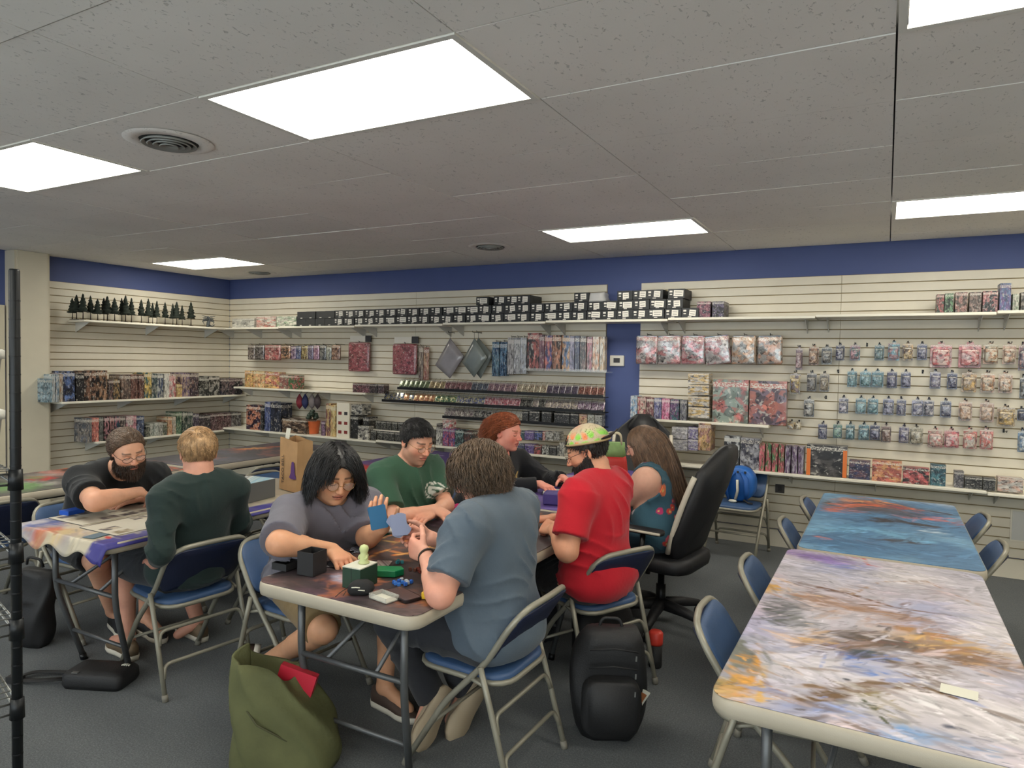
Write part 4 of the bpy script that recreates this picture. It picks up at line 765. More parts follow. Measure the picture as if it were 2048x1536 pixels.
ROWS = [(5, 'top', [(70, 155, 640, 812, (120, 84, 66), OR_), (182, 270, 645, 804, DK, (110, 112, 110)), (300, 376, 628, 772, NV, (120, 120, 140)), (424, 512, 628, 772, TL, (150, 70, 90)), (634, 716, 628, 772, (70, 104, 110), TL), (750, 850, 606, 772, CY, (130, 60, 80)), (876, 966, 616, 772, (90, 64, 56), GD_), (1000, 1086, 618, 768, NV, (110, 110, 150)), (1114, 1300, 616, 832, RD_, (200, 150, 140)), (1358, 1552, 614, 834, RD_, (206, 130, 130)), (1570, 1700, 618, 802, OR_, (200, 190, 160)), (1736, 1852, 620, 804, (180, 120, 84), (206, 170, 130)), (1872, 1960, 620, 860, (70, 74, 96), (150, 80, 80))]),
        (5, 'second', [(54, 136, 866, 1038, DK, (110, 106, 104)), (164, 246, 872, 1040, (96, 84, 70), (140, 120, 90)), (400, 482, 850, 1000, TL, CY), (510, 604, 852, 1002, (70, 120, 128), CY), (608, 712, 852, 1004, TL, (60, 130, 150)), (738, 826, 854, 1008, NV, (80, 80, 130)), (864, 948, 858, 1010, NV, (90, 92, 140)), (1112, 1206, 856, 1014, (80, 76, 120), (150, 146, 170)), (1258, 1346, 864, 1020, NV, (60, 66, 110)), (1384, 1512, 862, 1044, GD_, (150, 110, 70)), (1548, 1668, 868, 1048, OR_, (206, 180, 140)), (1698, 1818, 872, 1052, OR_, (200, 170, 140)), (1884, 1960, 900, 1100, DK, (120, 130, 140))]),
        (5, 'third', [(28, 116, 1090, 1254, DK, (150, 150, 146)), (328, 408, 1080, 1226, NV, (170, 166, 190)), (474, 562, 1084, 1230, TL, CY), (578, 668, 1086, 1234, TL, (70, 140, 160)), (708, 802, 1088, 1240, NV, (120, 124, 170)), (822, 902, 1092, 1246, (60, 66, 110), (120, 120, 150)), (956, 1056, 1096, 1250, (66, 70, 116), (140, 140, 170)), (1060, 1148, 1100, 1252, NV, (180, 176, 190)), (1200, 1294, 1106, 1262, NV, (100, 110, 150)), (1358, 1472, 1112, 1290, (180, 130, 90), (200, 160, 130)), (1538, 1658, 1118, 1300, (176, 126, 90), (190, 150, 120)), (1688, 1842, 1160, 1338, (214, 170, 50), (140, 100, 40)), (1862, 1950, 1180, 1290, NV, (40, 44, 70))]),
        (5, 'bottom', [(154, 228, 1304, 1446, NV, (90, 96, 140)), (282, 358, 1306, 1440, TL, (90, 150, 130)), (388, 464, 1308, 1452, TL, (60, 130, 150)), (498, 590, 1310, 1454, (56, 104, 124), CY), (596, 682, 1314, 1456, NV, (80, 84, 130)), (692, 778, 1318, 1474, (120, 90, 84), (150, 120, 110)), (848, 934, 1326, 1480, (84, 80, 130), (140, 134, 160)), (936, 1052, 1334, 1494, (150, 140, 116), (180, 170, 140)), (1094, 1222, 1352, 1518, (206, 96, 90), (210, 180, 160)), (1234, 1362, 1356, 1522, (206, 60, 76), (210, 150, 150)), (1394, 1512, 1350, 1530, (210, 80, 56), (216, 190, 170)), (1538, 1652, 1350, 1536, (206, 78, 60), (214, 180, 170)), (1866, 1960, 1364, 1560, (90, 130, 170), (150, 170, 190))])]
for crop, rn_, its in ROWS:
    for n, (x0, x1, y0, y1, c1, c2) in enumerate(its):
        a, b = cname(c1), cname(c2); s, z = blister(crop, x0, x1, y0, y1, c1, c2, '%s carded toy, %s from the left in the %s row' % (a if a == b else a+' and '+b, ORD[n], rn_), 'carded toys in the %s peg row' % rn_)
        hook(s, z-.004, 'black peg hook behind the %s carded toy of the %s row' % (ORD[n], rn_), 0)
for n, (crop, X, Y, rn_) in enumerate(((5, 570, 635, 'top'), (5, 322, 865, 'second'), (5, 1052, 868, 'second'), (5, 215, 1090, 'third'), (5, 1755, 1380, 'bottom'))):
    ox, oy, k = CROPS[crop]; s, z = onwall('b', ox+X/k, oy+Y/k, .1); hook(s, z, 'empty black peg hook, %s of the bare hooks' % ORD[n], 0)
for n, r in enumerate([(1664, 1722, 650, 852, (120, 80, 96), (150, 110, 120)), (1618, 1706, 868, 1062, (190, 160, 60), (96, 70, 90)), (1592, 1660, 1292, 1362, (216, 176, 80), (220, 216, 200)), (1664, 1712, 1296, 1366, (226, 220, 204), (216, 180, 90))]):
    a, b = cname(r[4]), cname(r[5]); s, z = blister(4, *r, '%s small hanging card, %s in the column beside the robot art boxes' % (a if a == b else a+' and '+b, ORD[n]), 'small cards beside the robot boxes'); hook(s, z-.004, 'black peg hook behind the %s small card beside the robot boxes' % ORD[n], 0)

_sup = [(o, 'blind pack') for o in COL.objects if o.name.startswith('blind_pack')]+[(o, 'silver pack') for o in COL.objects if o.name.startswith('silver_pack')]+[(o, 'maroon paper pack') for o in COL.objects if o.name.startswith('paper_pack')]+[(o, 'narrow pack') for o in COL.objects if o.name.startswith('narrow_pack')]+[(o, 'rolled tube') for o in COL.objects if o.name.startswith('mat_tube')]
_cnt = {}
for o, nm in _sup:
    k = _cnt.get(nm, 0); _cnt[nm] = k+1; top = o.location[2]+o.scale[2]/2
    q = MB().tube([(o.location[0], BACK_Y, top+.012), (o.location[0], o.location[1]-.012, top+.012), (o.location[0], o.location[1]-.016, top+.022)], .0028, 5); q.tube([(o.location[0], o.location[1], top+.012), (o.location[0], o.location[1], top-.02)], .0025, 4)
    tag(q.build('peg_hook', M_BLACK), 'thin peg hook holding the %s %s' % (ORD[k], nm), 'hook', 'peg hooks')
_m = [o for o in COL.objects if o.name.startswith('mat_box')]; zz = min(o.location[2]-o.scale[2]/2 for o in _m); xs = [o.location[0] for o in _m]
for o in _m: o.location[2] = zz+o.scale[2]/2+.001
tag(MB().box2((min(xs)-.09, BACK_Y-.16, zz-.006), (max(xs)+.06, BACK_Y, zz)).box2((min(xs)-.09, BACK_Y-.162, zz-.006), (max(xs)+.06, BACK_Y-.158, zz+.02)).build('clear_ledge', M_PLAST), 'clear plastic ledge under the upright mat boxes', 'shelf')
# ================================================================== PEOPLE (signed distance bodies, surface nets)
def nrm(v): return v/np.maximum(np.linalg.norm(v, axis=-1, keepdims=True), 1e-9)
def smin(a, b, k):
    h = np.clip(.5+.5*(b-a)/k, 0, 1); return b+(a-b)*h-k*h*(1-h)
def cap(a, b, ra, rb=None, k=.03, op='u'): return ('cap', np.array(a, float), np.array(b, float), ra, ra if rb is None else rb, k, op)
def ell(c, r, R=None, k=.03, op='u'): return ('ell', np.array(c, float), np.array(r, float), np.eye(3) if R is None else np.array(R, float), 0, k, op)
def cone(a, b, ra, rb, k=.02, op='u'): return ('cone', np.array(a, float), np.array(b, float), ra, rb, k, op)
def pbox(p):
    if p[0] == 'ell': m = max(p[2]); return p[1]-m, p[1]+m
    m = max(p[3], p[4]); return np.minimum(p[1], p[2])-m, np.maximum(p[1], p[2])+m
def peval(p, X, Y, Z):
    if p[0] == 'ell':
        c, r, R = p[1], p[2], p[3]; x, y, z = X-c[0], Y-c[1], Z-c[2]
        q = [R[i][0]*x+R[i][1]*y+R[i][2]*z for i in range(3)]
        k0 = np.sqrt(sum((q[i]/r[i])**2 for i in range(3))); k1 = np.sqrt(sum((q[i]/r[i]**2)**2 for i in range(3)))
        return k0*(k0-1)/np.maximum(k1, 1e-6)
    a, b = p[1], p[2]; ba = b-a; L2 = max(ba @ ba, 1e-9); x, y, z = X-a[0], Y-a[1], Z-a[2]
    t = (x*ba[0]+y*ba[1]+z*ba[2])/L2; h = np.clip(t, 0, 1)
    if p[0] == 'cap': return np.sqrt((x-h*ba[0])**2+(y-h*ba[1])**2+(z-h*ba[2])**2)-(p[3]+h*(p[4]-p[3]))
    L = math.sqrt(L2); rad = np.sqrt(np.maximum(x*x+y*y+z*z-t*t*L2, 0))-(p[3]+h*(p[4]-p[3]))
    return np.maximum(rad, np.maximum(-t*L, (t-1)*L))
def field(prims, lo, hi, h, disp=None):
    ax = [np.arange(lo[i], hi[i]+h, h, dtype=np.float32) for i in range(3)]
    S = np.full([len(a) for a in ax], .4, np.float32)
    for p in prims:
        l, u = pbox(p); m = p[5]+2.5*h+.01
        if p[0] == 'fun': continue
        sl = []
        for i in range(3):
            i0 = max(0, int((l[i]-m-lo[i])/h)); i1 = min(len(ax[i]), int((u[i]+m-lo[i])/h)+2); sl.append(slice(i0, i1))
        if any(s.stop <= s.start for s in sl): continue
        X, Y, Z = ax[0][sl[0]][:, None, None], ax[1][sl[1]][None, :, None], ax[2][sl[2]][None, None, :]
        d = peval(p, X, Y, Z).astype(np.float32); B = S[tuple(sl)]
        if p[6] == 'u': S[tuple(sl)] = smin(B, d, p[5])
        else: S[tuple(sl)] = -smin(-B, d, p[5])
    if disp is not None: S = disp(S, ax[0][:, None, None], ax[1][None, :, None], ax[2][None, None, :])
    return S, ax
def surfnet(S, ax):
    neg = S < 0; nx, ny, nz = S.shape
    c = np.zeros((nx-1, ny-1, nz-1), np.int8)
    for dx in (0, 1):
        for dy in (0, 1):
            for dz in (0, 1): c += neg[dx:nx-1+dx, dy:ny-1+dy, dz:nz-1+dz]
    act = np.argwhere((c > 0) & (c < 8)); n = len(act)
    idx = np.full(c.shape, -1, np.int32); idx[act[:, 0], act[:, 1], act[:, 2]] = np.arange(n)
    co = np.array([(i, j, k) for i in (0, 1) for j in (0, 1) for k in (0, 1)])
    val = np.stack([S[act[:, 0]+a, act[:, 1]+b, act[:, 2]+d] for a, b, d in co], 1)
    P = np.zeros((n, 3)); cnt = np.zeros(n)
    for a in range(8):
        for b in range(a+1, 8):
            if np.abs(co[a]-co[b]).sum() != 1: continue
            va, vb = val[:, a], val[:, b]; m = (va < 0) != (vb < 0); t = np.where(m, va/np.where(m, va-vb, 1), 0)
            P += m[:, None]*(co[a]+t[:, None]*(co[b]-co[a])); cnt += m
    P = act+P/cnt[:, None]; h = ax[0][1]-ax[0][0]
    V = np.stack([ax[i][0]+P[:, i]*h for i in range(3)], 1); F = []
    for d in range(3):
        o = [q for q in range(3) if q != d]
        sA = [slice(1, -1)]*3; sA[d] = slice(0, -1); sB = [slice(1, -1)]*3; sB[d] = slice(1, None)
        A, B = neg[tuple(sA)], neg[tuple(sB)]; e = np.argwhere(A != B); s = A[e[:, 0], e[:, 1], e[:, 2]]
        e = e+np.array([0 if q == d else 1 for q in range(3)])
        def cell(u, v):
            g = e.copy(); g[:, o[0]] += u; g[:, o[1]] += v; return idx[g[:, 0], g[:, 1], g[:, 2]]
        q = np.stack([cell(-1, -1), cell(0, -1), cell(0, 0), cell(-1, 0)], 1)
        fl = s if d != 1 else ~s
        q[~fl] = q[~fl][:, ::-1]; F.append(q)
    return V.astype(np.float32), np.concatenate(F)
def bounds(prims, m=.03):
    bs = [pbox(p) for p in prims if p[6] == 'u']; return np.min([b[0] for b in bs], 0)-m, np.max([b[1] for b in bs], 0)+m
def drop_inside(V, F, boxes):
    c = V[F].mean(1); bad = np.zeros(len(F), bool)
    for lo, hi in boxes: bad |= np.all((c > lo) & (c < hi), 1)
    F = F[~bad]; u, inv = np.unique(F, return_inverse=True); return V[u], inv.reshape(F.shape)
def join(parts):
    VV, FF, b = [], [], 0
    for V, F in parts: VV.append(V); FF.append(F+b); b += len(V)
    return np.concatenate(VV), np.concatenate(FF)
def wob(X, Y, Z, f, s): return np.sin(f*X+s+1.7*np.sin(f*.6*Y+s*2))*np.sin(f*Y*.9-s+1.3*np.sin(f*.7*Z))*np.sin(f*Z*.8+s*3+1.1*np.sin(f*.5*X))
def folds(amp, seed, f=58):
    def g(S, X, Y, Z):
        w1 = 1.5*np.sin(11*Z+seed)+1.4*np.sin(13*X-9*Y+seed*2)+.8*np.sin(21*Y+5*Z)
        a = 1-np.abs(np.sin(f*(X*.45+Y*.35)+.30*f*Z+w1)); b = 1-np.abs(np.sin(f*(X*.35-Y*.55)-.42*f*Z+1.5*w1+seed)); m = np.clip(.5+.9*np.sin(9*Z+8*X-6*Y+seed), 0, 1); m2 = np.clip(.35+.8*np.sin(6*X+9*Y-11*Z+2*seed), 0, 1)
        return S-amp*m2*(a**2*m+b**2*(1-m))+amp*.35-amp*.5*wob(X, Y, Z, 17, seed)
    return g
def skin_mat(name, rough=.48): return pbr(name, (1, 1, 1), rough, attr='Col', bump=.12, bscale=260, sss=.08, spec=.35, noise=.04, nscale=40)
M_SKIN = skin_mat('skin')
def cloth_mat(name, c=None, rough=.85, attr=None, bump=.35):
    return pbr(name, c or (1, 1, 1), rough, attr=attr, sheen=.12, bump=bump, bscale=55, noise=.07, nscale=9, spec=.25)
def hair_mat(name, c): return pbr(name, c, .42, noise=.45, nscale=70, spec=.45, stretch=(1, 1, .35))

def head_frame(c, yaw, pitch, roll):
    y, p, r = (math.radians(a) for a in (yaw, pitch, roll))
    f = V3(math.cos(y)*math.cos(p), math.sin(y)*math.cos(p), -math.sin(p)); x = unit(np.cross(f, V3(0, 0, 1))); z = np.cross(x, f)
    x2 = x*math.cos(r)+z*math.sin(r); z2 = -x*math.sin(r)+z*math.cos(r)
    return np.array([x2, f, z2])           # rows: right, forward, up
def head_prims(c, R, s=1.0, jaw=1.0, nose=1.0):
    W = lambda x, y, z: c+s*(x*R[0]+y*R[1]+z*R[2])
    E = lambda p, r, k, op='u': ell(W(*p), np.array(r)*s, R, k, op)
    P = [E((0, -.012, .033), (.075, .094, .084), .01), E((0, .030, -.022), (.064*jaw, .064, .086), .03), E((0, .040, -.074), (.048*jaw, .044, .040), .025)]
    for g in (-1, 1): P += [E((g*.036*jaw, .046, -.025), (.028, .028, .034), .02), E((g*.045*jaw, .0, -.062), (.022, .034, .03), .02)]
    P += [cap(W(-.036, .076, .024), W(.036, .076, .024), .0115*s, None, .012)]
    for g in (-1, 1): P += [E((g*.032, .096, .006), (.019, .015, .0125), .012, 's'), E((g*.032, .0745, .005), (.0145, .0145, .0125), .004)]
    P += [cap(W(0, .086, .014), W(0, .110*nose, -.022), .0078*s, .0112*s, .010)]
    for g in (-1, 1): P += [E((g*.0105, .101, -.026), (.0085, .010, .0075), .006)]
    P += [E((0, .089, -.049), (.024, .012, .0065), .008), E((0, .087, -.0625), (.020, .013, .0078), .008), E((0, .107, -.0562), (.025, .014, .0016), .003, 's'), E((0, .073, -.094), (.022*jaw, .020, .016), .016)]
    for g in (-1, 1): P += [E((g*.0765, -.010, -.004), (.009, .019, .031), .008), E((g*.086, -.006, -.002), (.006, .010, .018), .005, 's')]
    return P
def to_local(V, c, R, s): return ((V-c) @ R.T)/s
def face_paint(V, c, R, s, skin, lip, brow, red=.10, eyes='down', iris=(60, 40, 30), stubble=None, browz=.0, stubk=.35):
    q = to_local(V, c, R, s); x, y, z = q[:, 0], q[:, 1], q[:, 2]; ax = np.abs(x)
    col = np.tile(np.array(srgb(*skin)), (len(V), 1)); near = np.linalg.norm(q, axis=1) < .17
    def mixin(m, cc, a=1.0):
        m = (np.clip(m, 0, 1)*a*near)[:, None]; col[:] = col*(1-m)+np.array(srgb(*cc))*m
    g = lambda px, py, pz, r: np.exp(-(((ax-px)/r)**2+((y-py)/r)**2+((z-pz)/r)**2))
    pink = [min(255, int(skin[0]*1.02)), int(skin[1]*.78), int(skin[2]*.74)]
    mixin(g(.04, .07, -.028, .026), pink, red*4); mixin(g(0, .108, -.02, .018), pink, red*5); mixin(g(.082, -.01, 0, .02), pink, red*5)
    if stubble: mixin(((z < -.03) & (y > -.012)).astype(float)*np.clip((-.02-z)/.03, 0, 1)*(z > -.13)*~((ax < .022) & (z > -.066) & (z < -.046) & (y > .06)), stubble, stubk)
    front = (y > .06)
    mixin((((ax/.024)**2+((z+.0555)/.0115)**2) < 1)*front*1.0, lip, .75)
    mixin((np.abs(z+.0562) < .0018)*(ax < .024)*front*1.0, [int(a*.45) for a in lip], .8)
    bz = .0315+browz-.9*(ax-.030)**2*10*.1; mixin(np.clip(1.4-np.abs(z-bz)/.0042, 0, 1)*((ax > .012) & (ax < .052))*(y > .05), brow, .85)
    e = ((ax-.032)/.0145)**2
    if eyes == 'down':
        mixin(np.clip(1.3-np.abs(z-(-.0012+.003*e))/.0022, 0, 1)*(e < 1.1)*front, (40, 28, 24), .9); mixin(np.clip(1.2-np.abs(z-.0125)/.002, 0, 1)*(e < 1)*front, pink, .45)
    else:
        mixin(((e+((z-.004)/.0058)**2) < 1)*front*1.0, (222, 216, 208)); mixin((((ax-.032)/.0062)**2+((z-.004)/.0062)**2 < 1)*front*1.0, iris); mixin(np.clip(1.3-np.abs(z-(.0095-.003*e))/.0022, 0, 1)*(e < 1.1)*front, (40, 28, 24), .9)
    return col
def hand_prims(w, f, n, side, curl=(.25, .35, .25), spread=.06, thumb=.5, s=1.0, fist=None):
    """w wrist, f finger direction, n out of the palm; right: thumb on f x n"""
    f = unit(f); n = unit(n-f*(n @ f)); l = np.cross(f, n)*(1 if side == 'R' else -1); P = []
    K = [(.031, .086), (.0105, .090), (-.0105, .086), (-.030, .078)]; LN = [(.041, .025, .020), (.045, .028, .021), (.042, .026, .021), (.033, .020, .018)]
    for (a, b) in K: P.append(cap(w+f*.006+l*a*.55*s, w+(f*b+l*a)*s, .0145*s, .0118*s, .014))
    P.append(ell(w+f*.048*s, (.036*s, .044*s, .0145*s), np.array([l, f, n]), .012))
    for i, ((a, b), L) in enumerate(zip(K, LN)):
        p = w+(f*b+l*a)*s; ang = 0; d0 = unit(f+l*spread*(1.5-i)); cu = curl if fist is None else fist[i]
        for j, (ln, r0, r1) in enumerate(zip(L, (.0098, .0088, .0080), (.0088, .0080, .0068))):
            ang += cu[j]; d = d0*math.cos(ang)+n*math.sin(ang); q = p+d*ln*s; P.append(cap(p, q, r0*s, r1*s, .0035 if j == 0 else .004)); p = q
    p = w+(f*.022+l*.022+n*.006)*s
    for j, (ln, r0, r1) in enumerate(((.042, .0145, .0118), (.032, .0112, .0098), (.026, .0096, .0078))):
        d = unit(f*(.55+.25*j*thumb)+l*(.75-.3*j*thumb)+n*(.28+.12*j)); q = p+d*ln*s; P.append(cap(p, q, r0*s, r1*s, .008 if j == 0 else .004)); p = q
    return P
def strands(roots, dirs, lens, tgt, bend, jit, wid, seed, coll=None, seg=6, curl=0.0, cfreq=3.0):
    rg = np.random.default_rng(seed); N = len(roots); p = roots.copy(); d = nrm(dirs); PTS = [p.copy()]
    cl = np.stack([np.sin(roots @ np.array(v)*90+i) for i, v in enumerate(((1, .3, .5), (.2, 1, -.4), (-.5, .4, 1)))], 1)*jit*.5
    ph = (roots @ np.array([37., 51, 43])) % 6.28+rg.uniform(0, .7, N); a1 = nrm(np.cross(d, rg.normal(size=(N, 3)))); a2 = np.cross(d, a1); fl = rg.normal(size=(N, 3))*jit*.6+cl
    for k in range(seg):
        d = nrm(d*(1-bend)+tgt*bend+fl*.25+rg.normal(size=(N, 3))*jit*.35)
        st = d*(lens/seg)[:, None]
        if curl: st = st+(a1*np.cos(ph+cfreq*k)[:, None]+a2*np.sin(ph+cfreq*k)[:, None])*curl
        p = p+st
        if coll is not None: p = coll(p)
        PTS.append(p.copy())
    PTS = np.stack(PTS, 1); T = np.gradient(PTS, axis=1); T = nrm(T); up = np.array([.3, .2, .9]); A = nrm(np.cross(T, up)); B = np.cross(T, A)
    w = wid*rg.uniform(.7, 1.3, N)[:, None]*np.linspace(1, .25, seg+1)[None, :]
    R = [PTS+w[..., None]*(A*math.cos(t)+B*math.sin(t)) for t in (0, 2.09, 4.19)]
    V = np.stack(R, 2).reshape(-1, 3); base = np.arange(N)[:, None]*(seg+1)*3; F = []
    for k in range(seg):
        for j in range(3):
            j2 = (j+1) % 3; F.append(np.stack([base[:, 0]+k*3+j, base[:, 0]+k*3+j2, base[:, 0]+(k+1)*3+j2, base[:, 0]+(k+1)*3+j], 1))
    return V, np.concatenate(F)
def scalp(n, seed, c, R, s, zl, side=1.0):
    """roots on the skull above the hairline zl(y)"""
    rg = np.random.default_rng(seed); d = nrm(rg.normal(size=(n*4, 3))); q = d*np.array([.077, .096, .086])+np.array([0, -.012, .033])
    ok = (q[:, 2] > np.interp(q[:, 1], zl[0], zl[1])-.02*(1-side)*0); q, d = q[ok][:n], d[ok][:n]
    return q, d, c+s*(q @ R)
def hair_cap(c, R, s, zl, t=.010, h=.0045):
    lo, hi = c-.15*s, c+.15*s; P = [ell(c+s*(-.012*R[1]+.034*R[2]), np.array([.075+t, .094+t, .084+t])*s, R, .01)]
    def g(S, X, Y, Z):
        y = (X-c[0])*R[1][0]+(Y-c[1])*R[1][1]+(Z-c[2])*R[1][2]; z = (X-c[0])*R[2][0]+(Y-c[1])*R[2][1]+(Z-c[2])*R[2][2]
        lim = np.interp((y/s).ravel(), zl[0], zl[1]).reshape(y.shape)*s; return np.maximum(S, (lim-z)*.8)+.0022*wob(X, Y, Z, 150, 1.0)
    return surfnet(*field(P, lo, hi, h, g))
def skull_coll(c, R, s, t=.004):
    C = np.array([0, -.012, .033]); r = np.array([.077, .096, .086])+t; C2 = np.array([0, .03, -.022]); r2 = np.array([.066, .066, .088])
    def g(p):
        q = to_local(p, c, R, s)
        for cc, rr_ in ((C, r), (C2, r2)):
            v = (q-cc)/rr_; m = np.linalg.norm(v, axis=1, keepdims=True); v = np.where(m < 1, v/np.maximum(m, 1e-6), v); q = cc+v*rr_
        return c+s*(q @ R)
    return g
def glasses(c, R, s, parent, mat, round_=True, rw=.023, rh=.019):
    W = lambda x, y, z: c+s*(x*R[0]+y*R[1]+z*R[2]); g = MB(); first = None
    for gx in (-1, 1):
        pts = [W(gx*.033+rw*math.cos(a)*(1 if round_ else (1.05)), .104-.006*abs(math.cos(a)), .002+rh*math.sin(a)) for a in np.linspace(0, 2*PI, 20, endpoint=False)]
        g.tube(pts, .0013*s, 6, closed=True)
        g.tube([W(gx*(.033+rw), .099, .006), W(gx*.074, .07, .010), W(gx*.081, .01, .010), W(gx*.079, -.02, -.004)], .0012*s, 6)
    g.tube([W(-.010, .107, .006), W(0, .111, .009), W(.010, .107, .006)], .0013*s, 6)
    o = g.build('glasses', mat, parent); ln = MB()
    for gx in (-1, 1): ln.rings([[W(gx*.033+k*rw*math.cos(a), .1035-.006*abs(math.cos(a))*k, .002+k*rh*math.sin(a)) for a in np.linspace(0, 2*PI, 18, endpoint=False)] for k in (1, .5, .02)], False)
    ln.build('lens', MATS.get('spectacle_lens') or pbr('spectacle_lens', srgb(235, 238, 240), .05, alpha=.16, coat=.5), o)
    return o
def shoe(parent, heel, toe, up, mats, L=.29, stripes=False, clog=False):
    """heel and toe points of the sole line, up away from the sole"""
    f = unit(np.array(toe)-np.array(heel)); u = unit(np.array(up)-f*(np.array(up) @ f)); r = np.cross(f, u); o = np.array(heel, float)
    W = lambda x, y, z: tuple(o+f*x+r*y+u*z)
    xs = np.linspace(0, 1, 14); wd = np.interp(xs, [0, .08, .3, .5, .72, .9, 1], [.018, .034, .036, .037, .048, .036, .012]); hu = np.interp(xs, [0, .1, .3, .5, .75, 1], [.085, .10, .10, .078, .055, .03])
    if clog: wd = wd*1.16
    def lay(zf, k, rise=0): return [W(x*L, y*k, z) for x, y, z in [(a, b, zf(i)+rise) for i, (a, b) in enumerate(zip(xs, wd))]]+[W(x*L, -y*k, z) for x, y, z in [(a, b, zf(i)+rise) for i, (a, b) in enumerate(zip(xs, wd))]][::-1]
    sole = MB().rings([lay(lambda i: 0, .94), lay(lambda i: .012, 1.06), lay(lambda i: .028, 1.0)]).build('shoe_sole', mats[1], parent)
    upm = MB().rings([lay(lambda i: .026, .97), lay(lambda i: .026+.5*(hu[i]-.026), .93), lay(lambda i: .026+.85*(hu[i]-.026), .66), lay(lambda i: hu[i], .38)]).build('shoe_upper', mats[0], parent)
    if stripes:
        for k in range(3):
            x = .40+.09*k
            for sg in (-1, 1): MB().tube([W(x*L, sg*.044, .03), W((x-.03)*L, sg*.041, .055), W((x-.07)*L, sg*.031, .078)], .0055, 5).build('stripe', mats[2], upm)
    return sole
def person(spec):
    S = dict(bw=1.0, bd=1.0, hs=1.0, jaw=1.0, nose=1.0, sleeve=.85, fsleeve=0, legs='shorts', curl={}, arm=1.0, skin=(214, 164, 138), lip=(180, 104, 96), brow=(60, 44, 36), red=.10, eyes='down', hem=.47, seed=1); S.update(spec)
    hip, neck, hc = (np.array(S[k], float) for k in ('hip', 'neck', 'head')); s = S['hs']; R = head_frame(hc, *S['hrot'])
    J = {k: np.array(S[k], float) for k in ('sL', 'sR', 'eL', 'eR', 'wL', 'wR', 'hL', 'hR')}
    tu = unit(neck-hip); T = np.linalg.norm(neck-hip)/.5; tl = J['sL']-J['sR']; tl = unit(tl-tu*(tl @ tu)); tf = np.cross(tl, tu); Rt = np.array([tl, tf, tu]); bw, bd = S['bw'], S['bd']
    fz = S.get('face', math.degrees(math.atan2(tf[1], tf[0]))); ff = V3(math.cos(math.radians(fz)), math.sin(math.radians(fz)), 0); fl = V3(-ff[1], ff[0], 0); Rp = np.array([fl, ff, [0, 0, 1]])
    def torso(t, k=.06):
        P = [ell(hip, np.array([.178*bw, .14*bd, .125])+t, Rp, k), ell(hip+tu*.16*T+tf*.016*bd, np.array([.160*bw, .130*bd, .165*T])+t, Rt, k), ell(hip+tu*.335*T, np.array([.170*bw, .118*bd, .175*T])+t, Rt, k), ell(neck-tu*.085*T, np.array([.150, .088, .085])+t, Rt, k)]
        for q in 'LR': P += [cap(neck-tu*.05, J['s'+q], .068+t, .062*S['arm']+t, k*.8), cap(neck+tu*.005, neck+.62*(J['s'+q]-neck), .046+t*.6, .050+t, .04)]
        return P
    arm = S['arm']; body = torso(0)
    for q in 'LR':
        a, e, wq = J['s'+q], J['e'+q], J['w'+q]
        body += [cap(a, e, .054*arm, .042*arm, .03), cap(e, wq, .043*arm, .027, .018), ell(e+.28*(wq-e), np.array([.044*arm, .044*arm, .07]), np.array(head_frame(e, 0, 0, 0)), .02) if False else cap(e+.12*(wq-e), e+.42*(wq-e), .044*arm, .038*arm, .02)]
    hb = hc+s*(-.075*R[2]-.022*R[1]); body += [cap(neck-tu*.04, hb, .062, .056, .03)]
    # legs
    LG = S['leg']; hj = {q: hip+fl*(.095 if q == 'L' else -.095)*bw+ff*.02-V3(0, 0, .01) for q in 'LR'}
    for q in 'LR':
        k_, a_, t_ = (np.array(v, float) for v in LG[q])
        body += [cap(hj[q], k_, .088*bw, .058, .04), cap(k_, a_, .056, .036, .02), cap(k_+.15*(a_-k_), k_+.45*(a_-k_), .054, .046, .02), cap(a_, t_, .032, .026, .02)]
    hp = head_prims(hc, R, s, S['jaw'], S['nose']); body += hp; boxes = [(hc-.155*s, hc+.155*s)]; hands = []
    for q in 'LR':
        cu = S['curl'].get(q, {}); f = J['h'+q]-J['w'+q]; n = np.array(cu.get('n', (0, 0, -1)), float)
        H = hand_prims(J['w'+q], f, n, q, cu.get('c', (.3, .4, .3)), cu.get('sp', .06), cu.get('th', .5), cu.get('s', 1.0)); body += H; hands.append(q)
        m = J['w'+q]+unit(f)*.085; boxes.append((m-.115, m+.115))
    lo, hi = bounds(body); V, F = surfnet(*field(body, lo, hi, .0085)); V, F = drop_inside(V, F, [(b[0]+.006, b[1]-.006) for b in boxes]); parts = [(V, F)]
    fine_head = None
    for i, b in enumerate(boxes):
        v, f = surfnet(*field(body, b[0], b[1], .0033*s if i == 0 else .003))
        if i > 0: v, f = drop_inside(v, f, [(boxes[0][0]+.004, boxes[0][1]-.004)])
        else: fine_head = v
        parts.append((v, f))
    V, F = join(parts)
    col = face_paint(V, hc, R, s, S['skin'], S['lip'], S['brow'], S['red'], S['eyes'], stubk=S.get('stubk', .35), stubble=S.get('stubble'), browz=S.get('browz', 0))
    pink = np.array(srgb(min(255, S['skin'][0]), int(S['skin'][1]*.86), int(S['skin'][2]*.84)))
    for q in 'LR':
        m = np.exp(-(np.linalg.norm(V-(J['w'+q]+unit(J['h'+q]-J['w'+q])*.11), axis=1)/.06)**2)[:, None]*.6; col = col*(1-m)+pink*m
        m = np.exp(-(np.linalg.norm(V-J['e'+q], axis=1)/.06)**2)[:, None]*.35; col = col*(1-m)+pink*m
    o = link('person', mesh_np('person', V, F, True, col), M_SKIN); tag(o, S['label'], 'person')
    # shirt
    t = S.get('loose', .014); sh = torso(t, .07); sh[0] = ell(hip+V3(0, 0, .01), np.array([.178*bw, .14*bd, .125])+t+.014, Rp, .07)
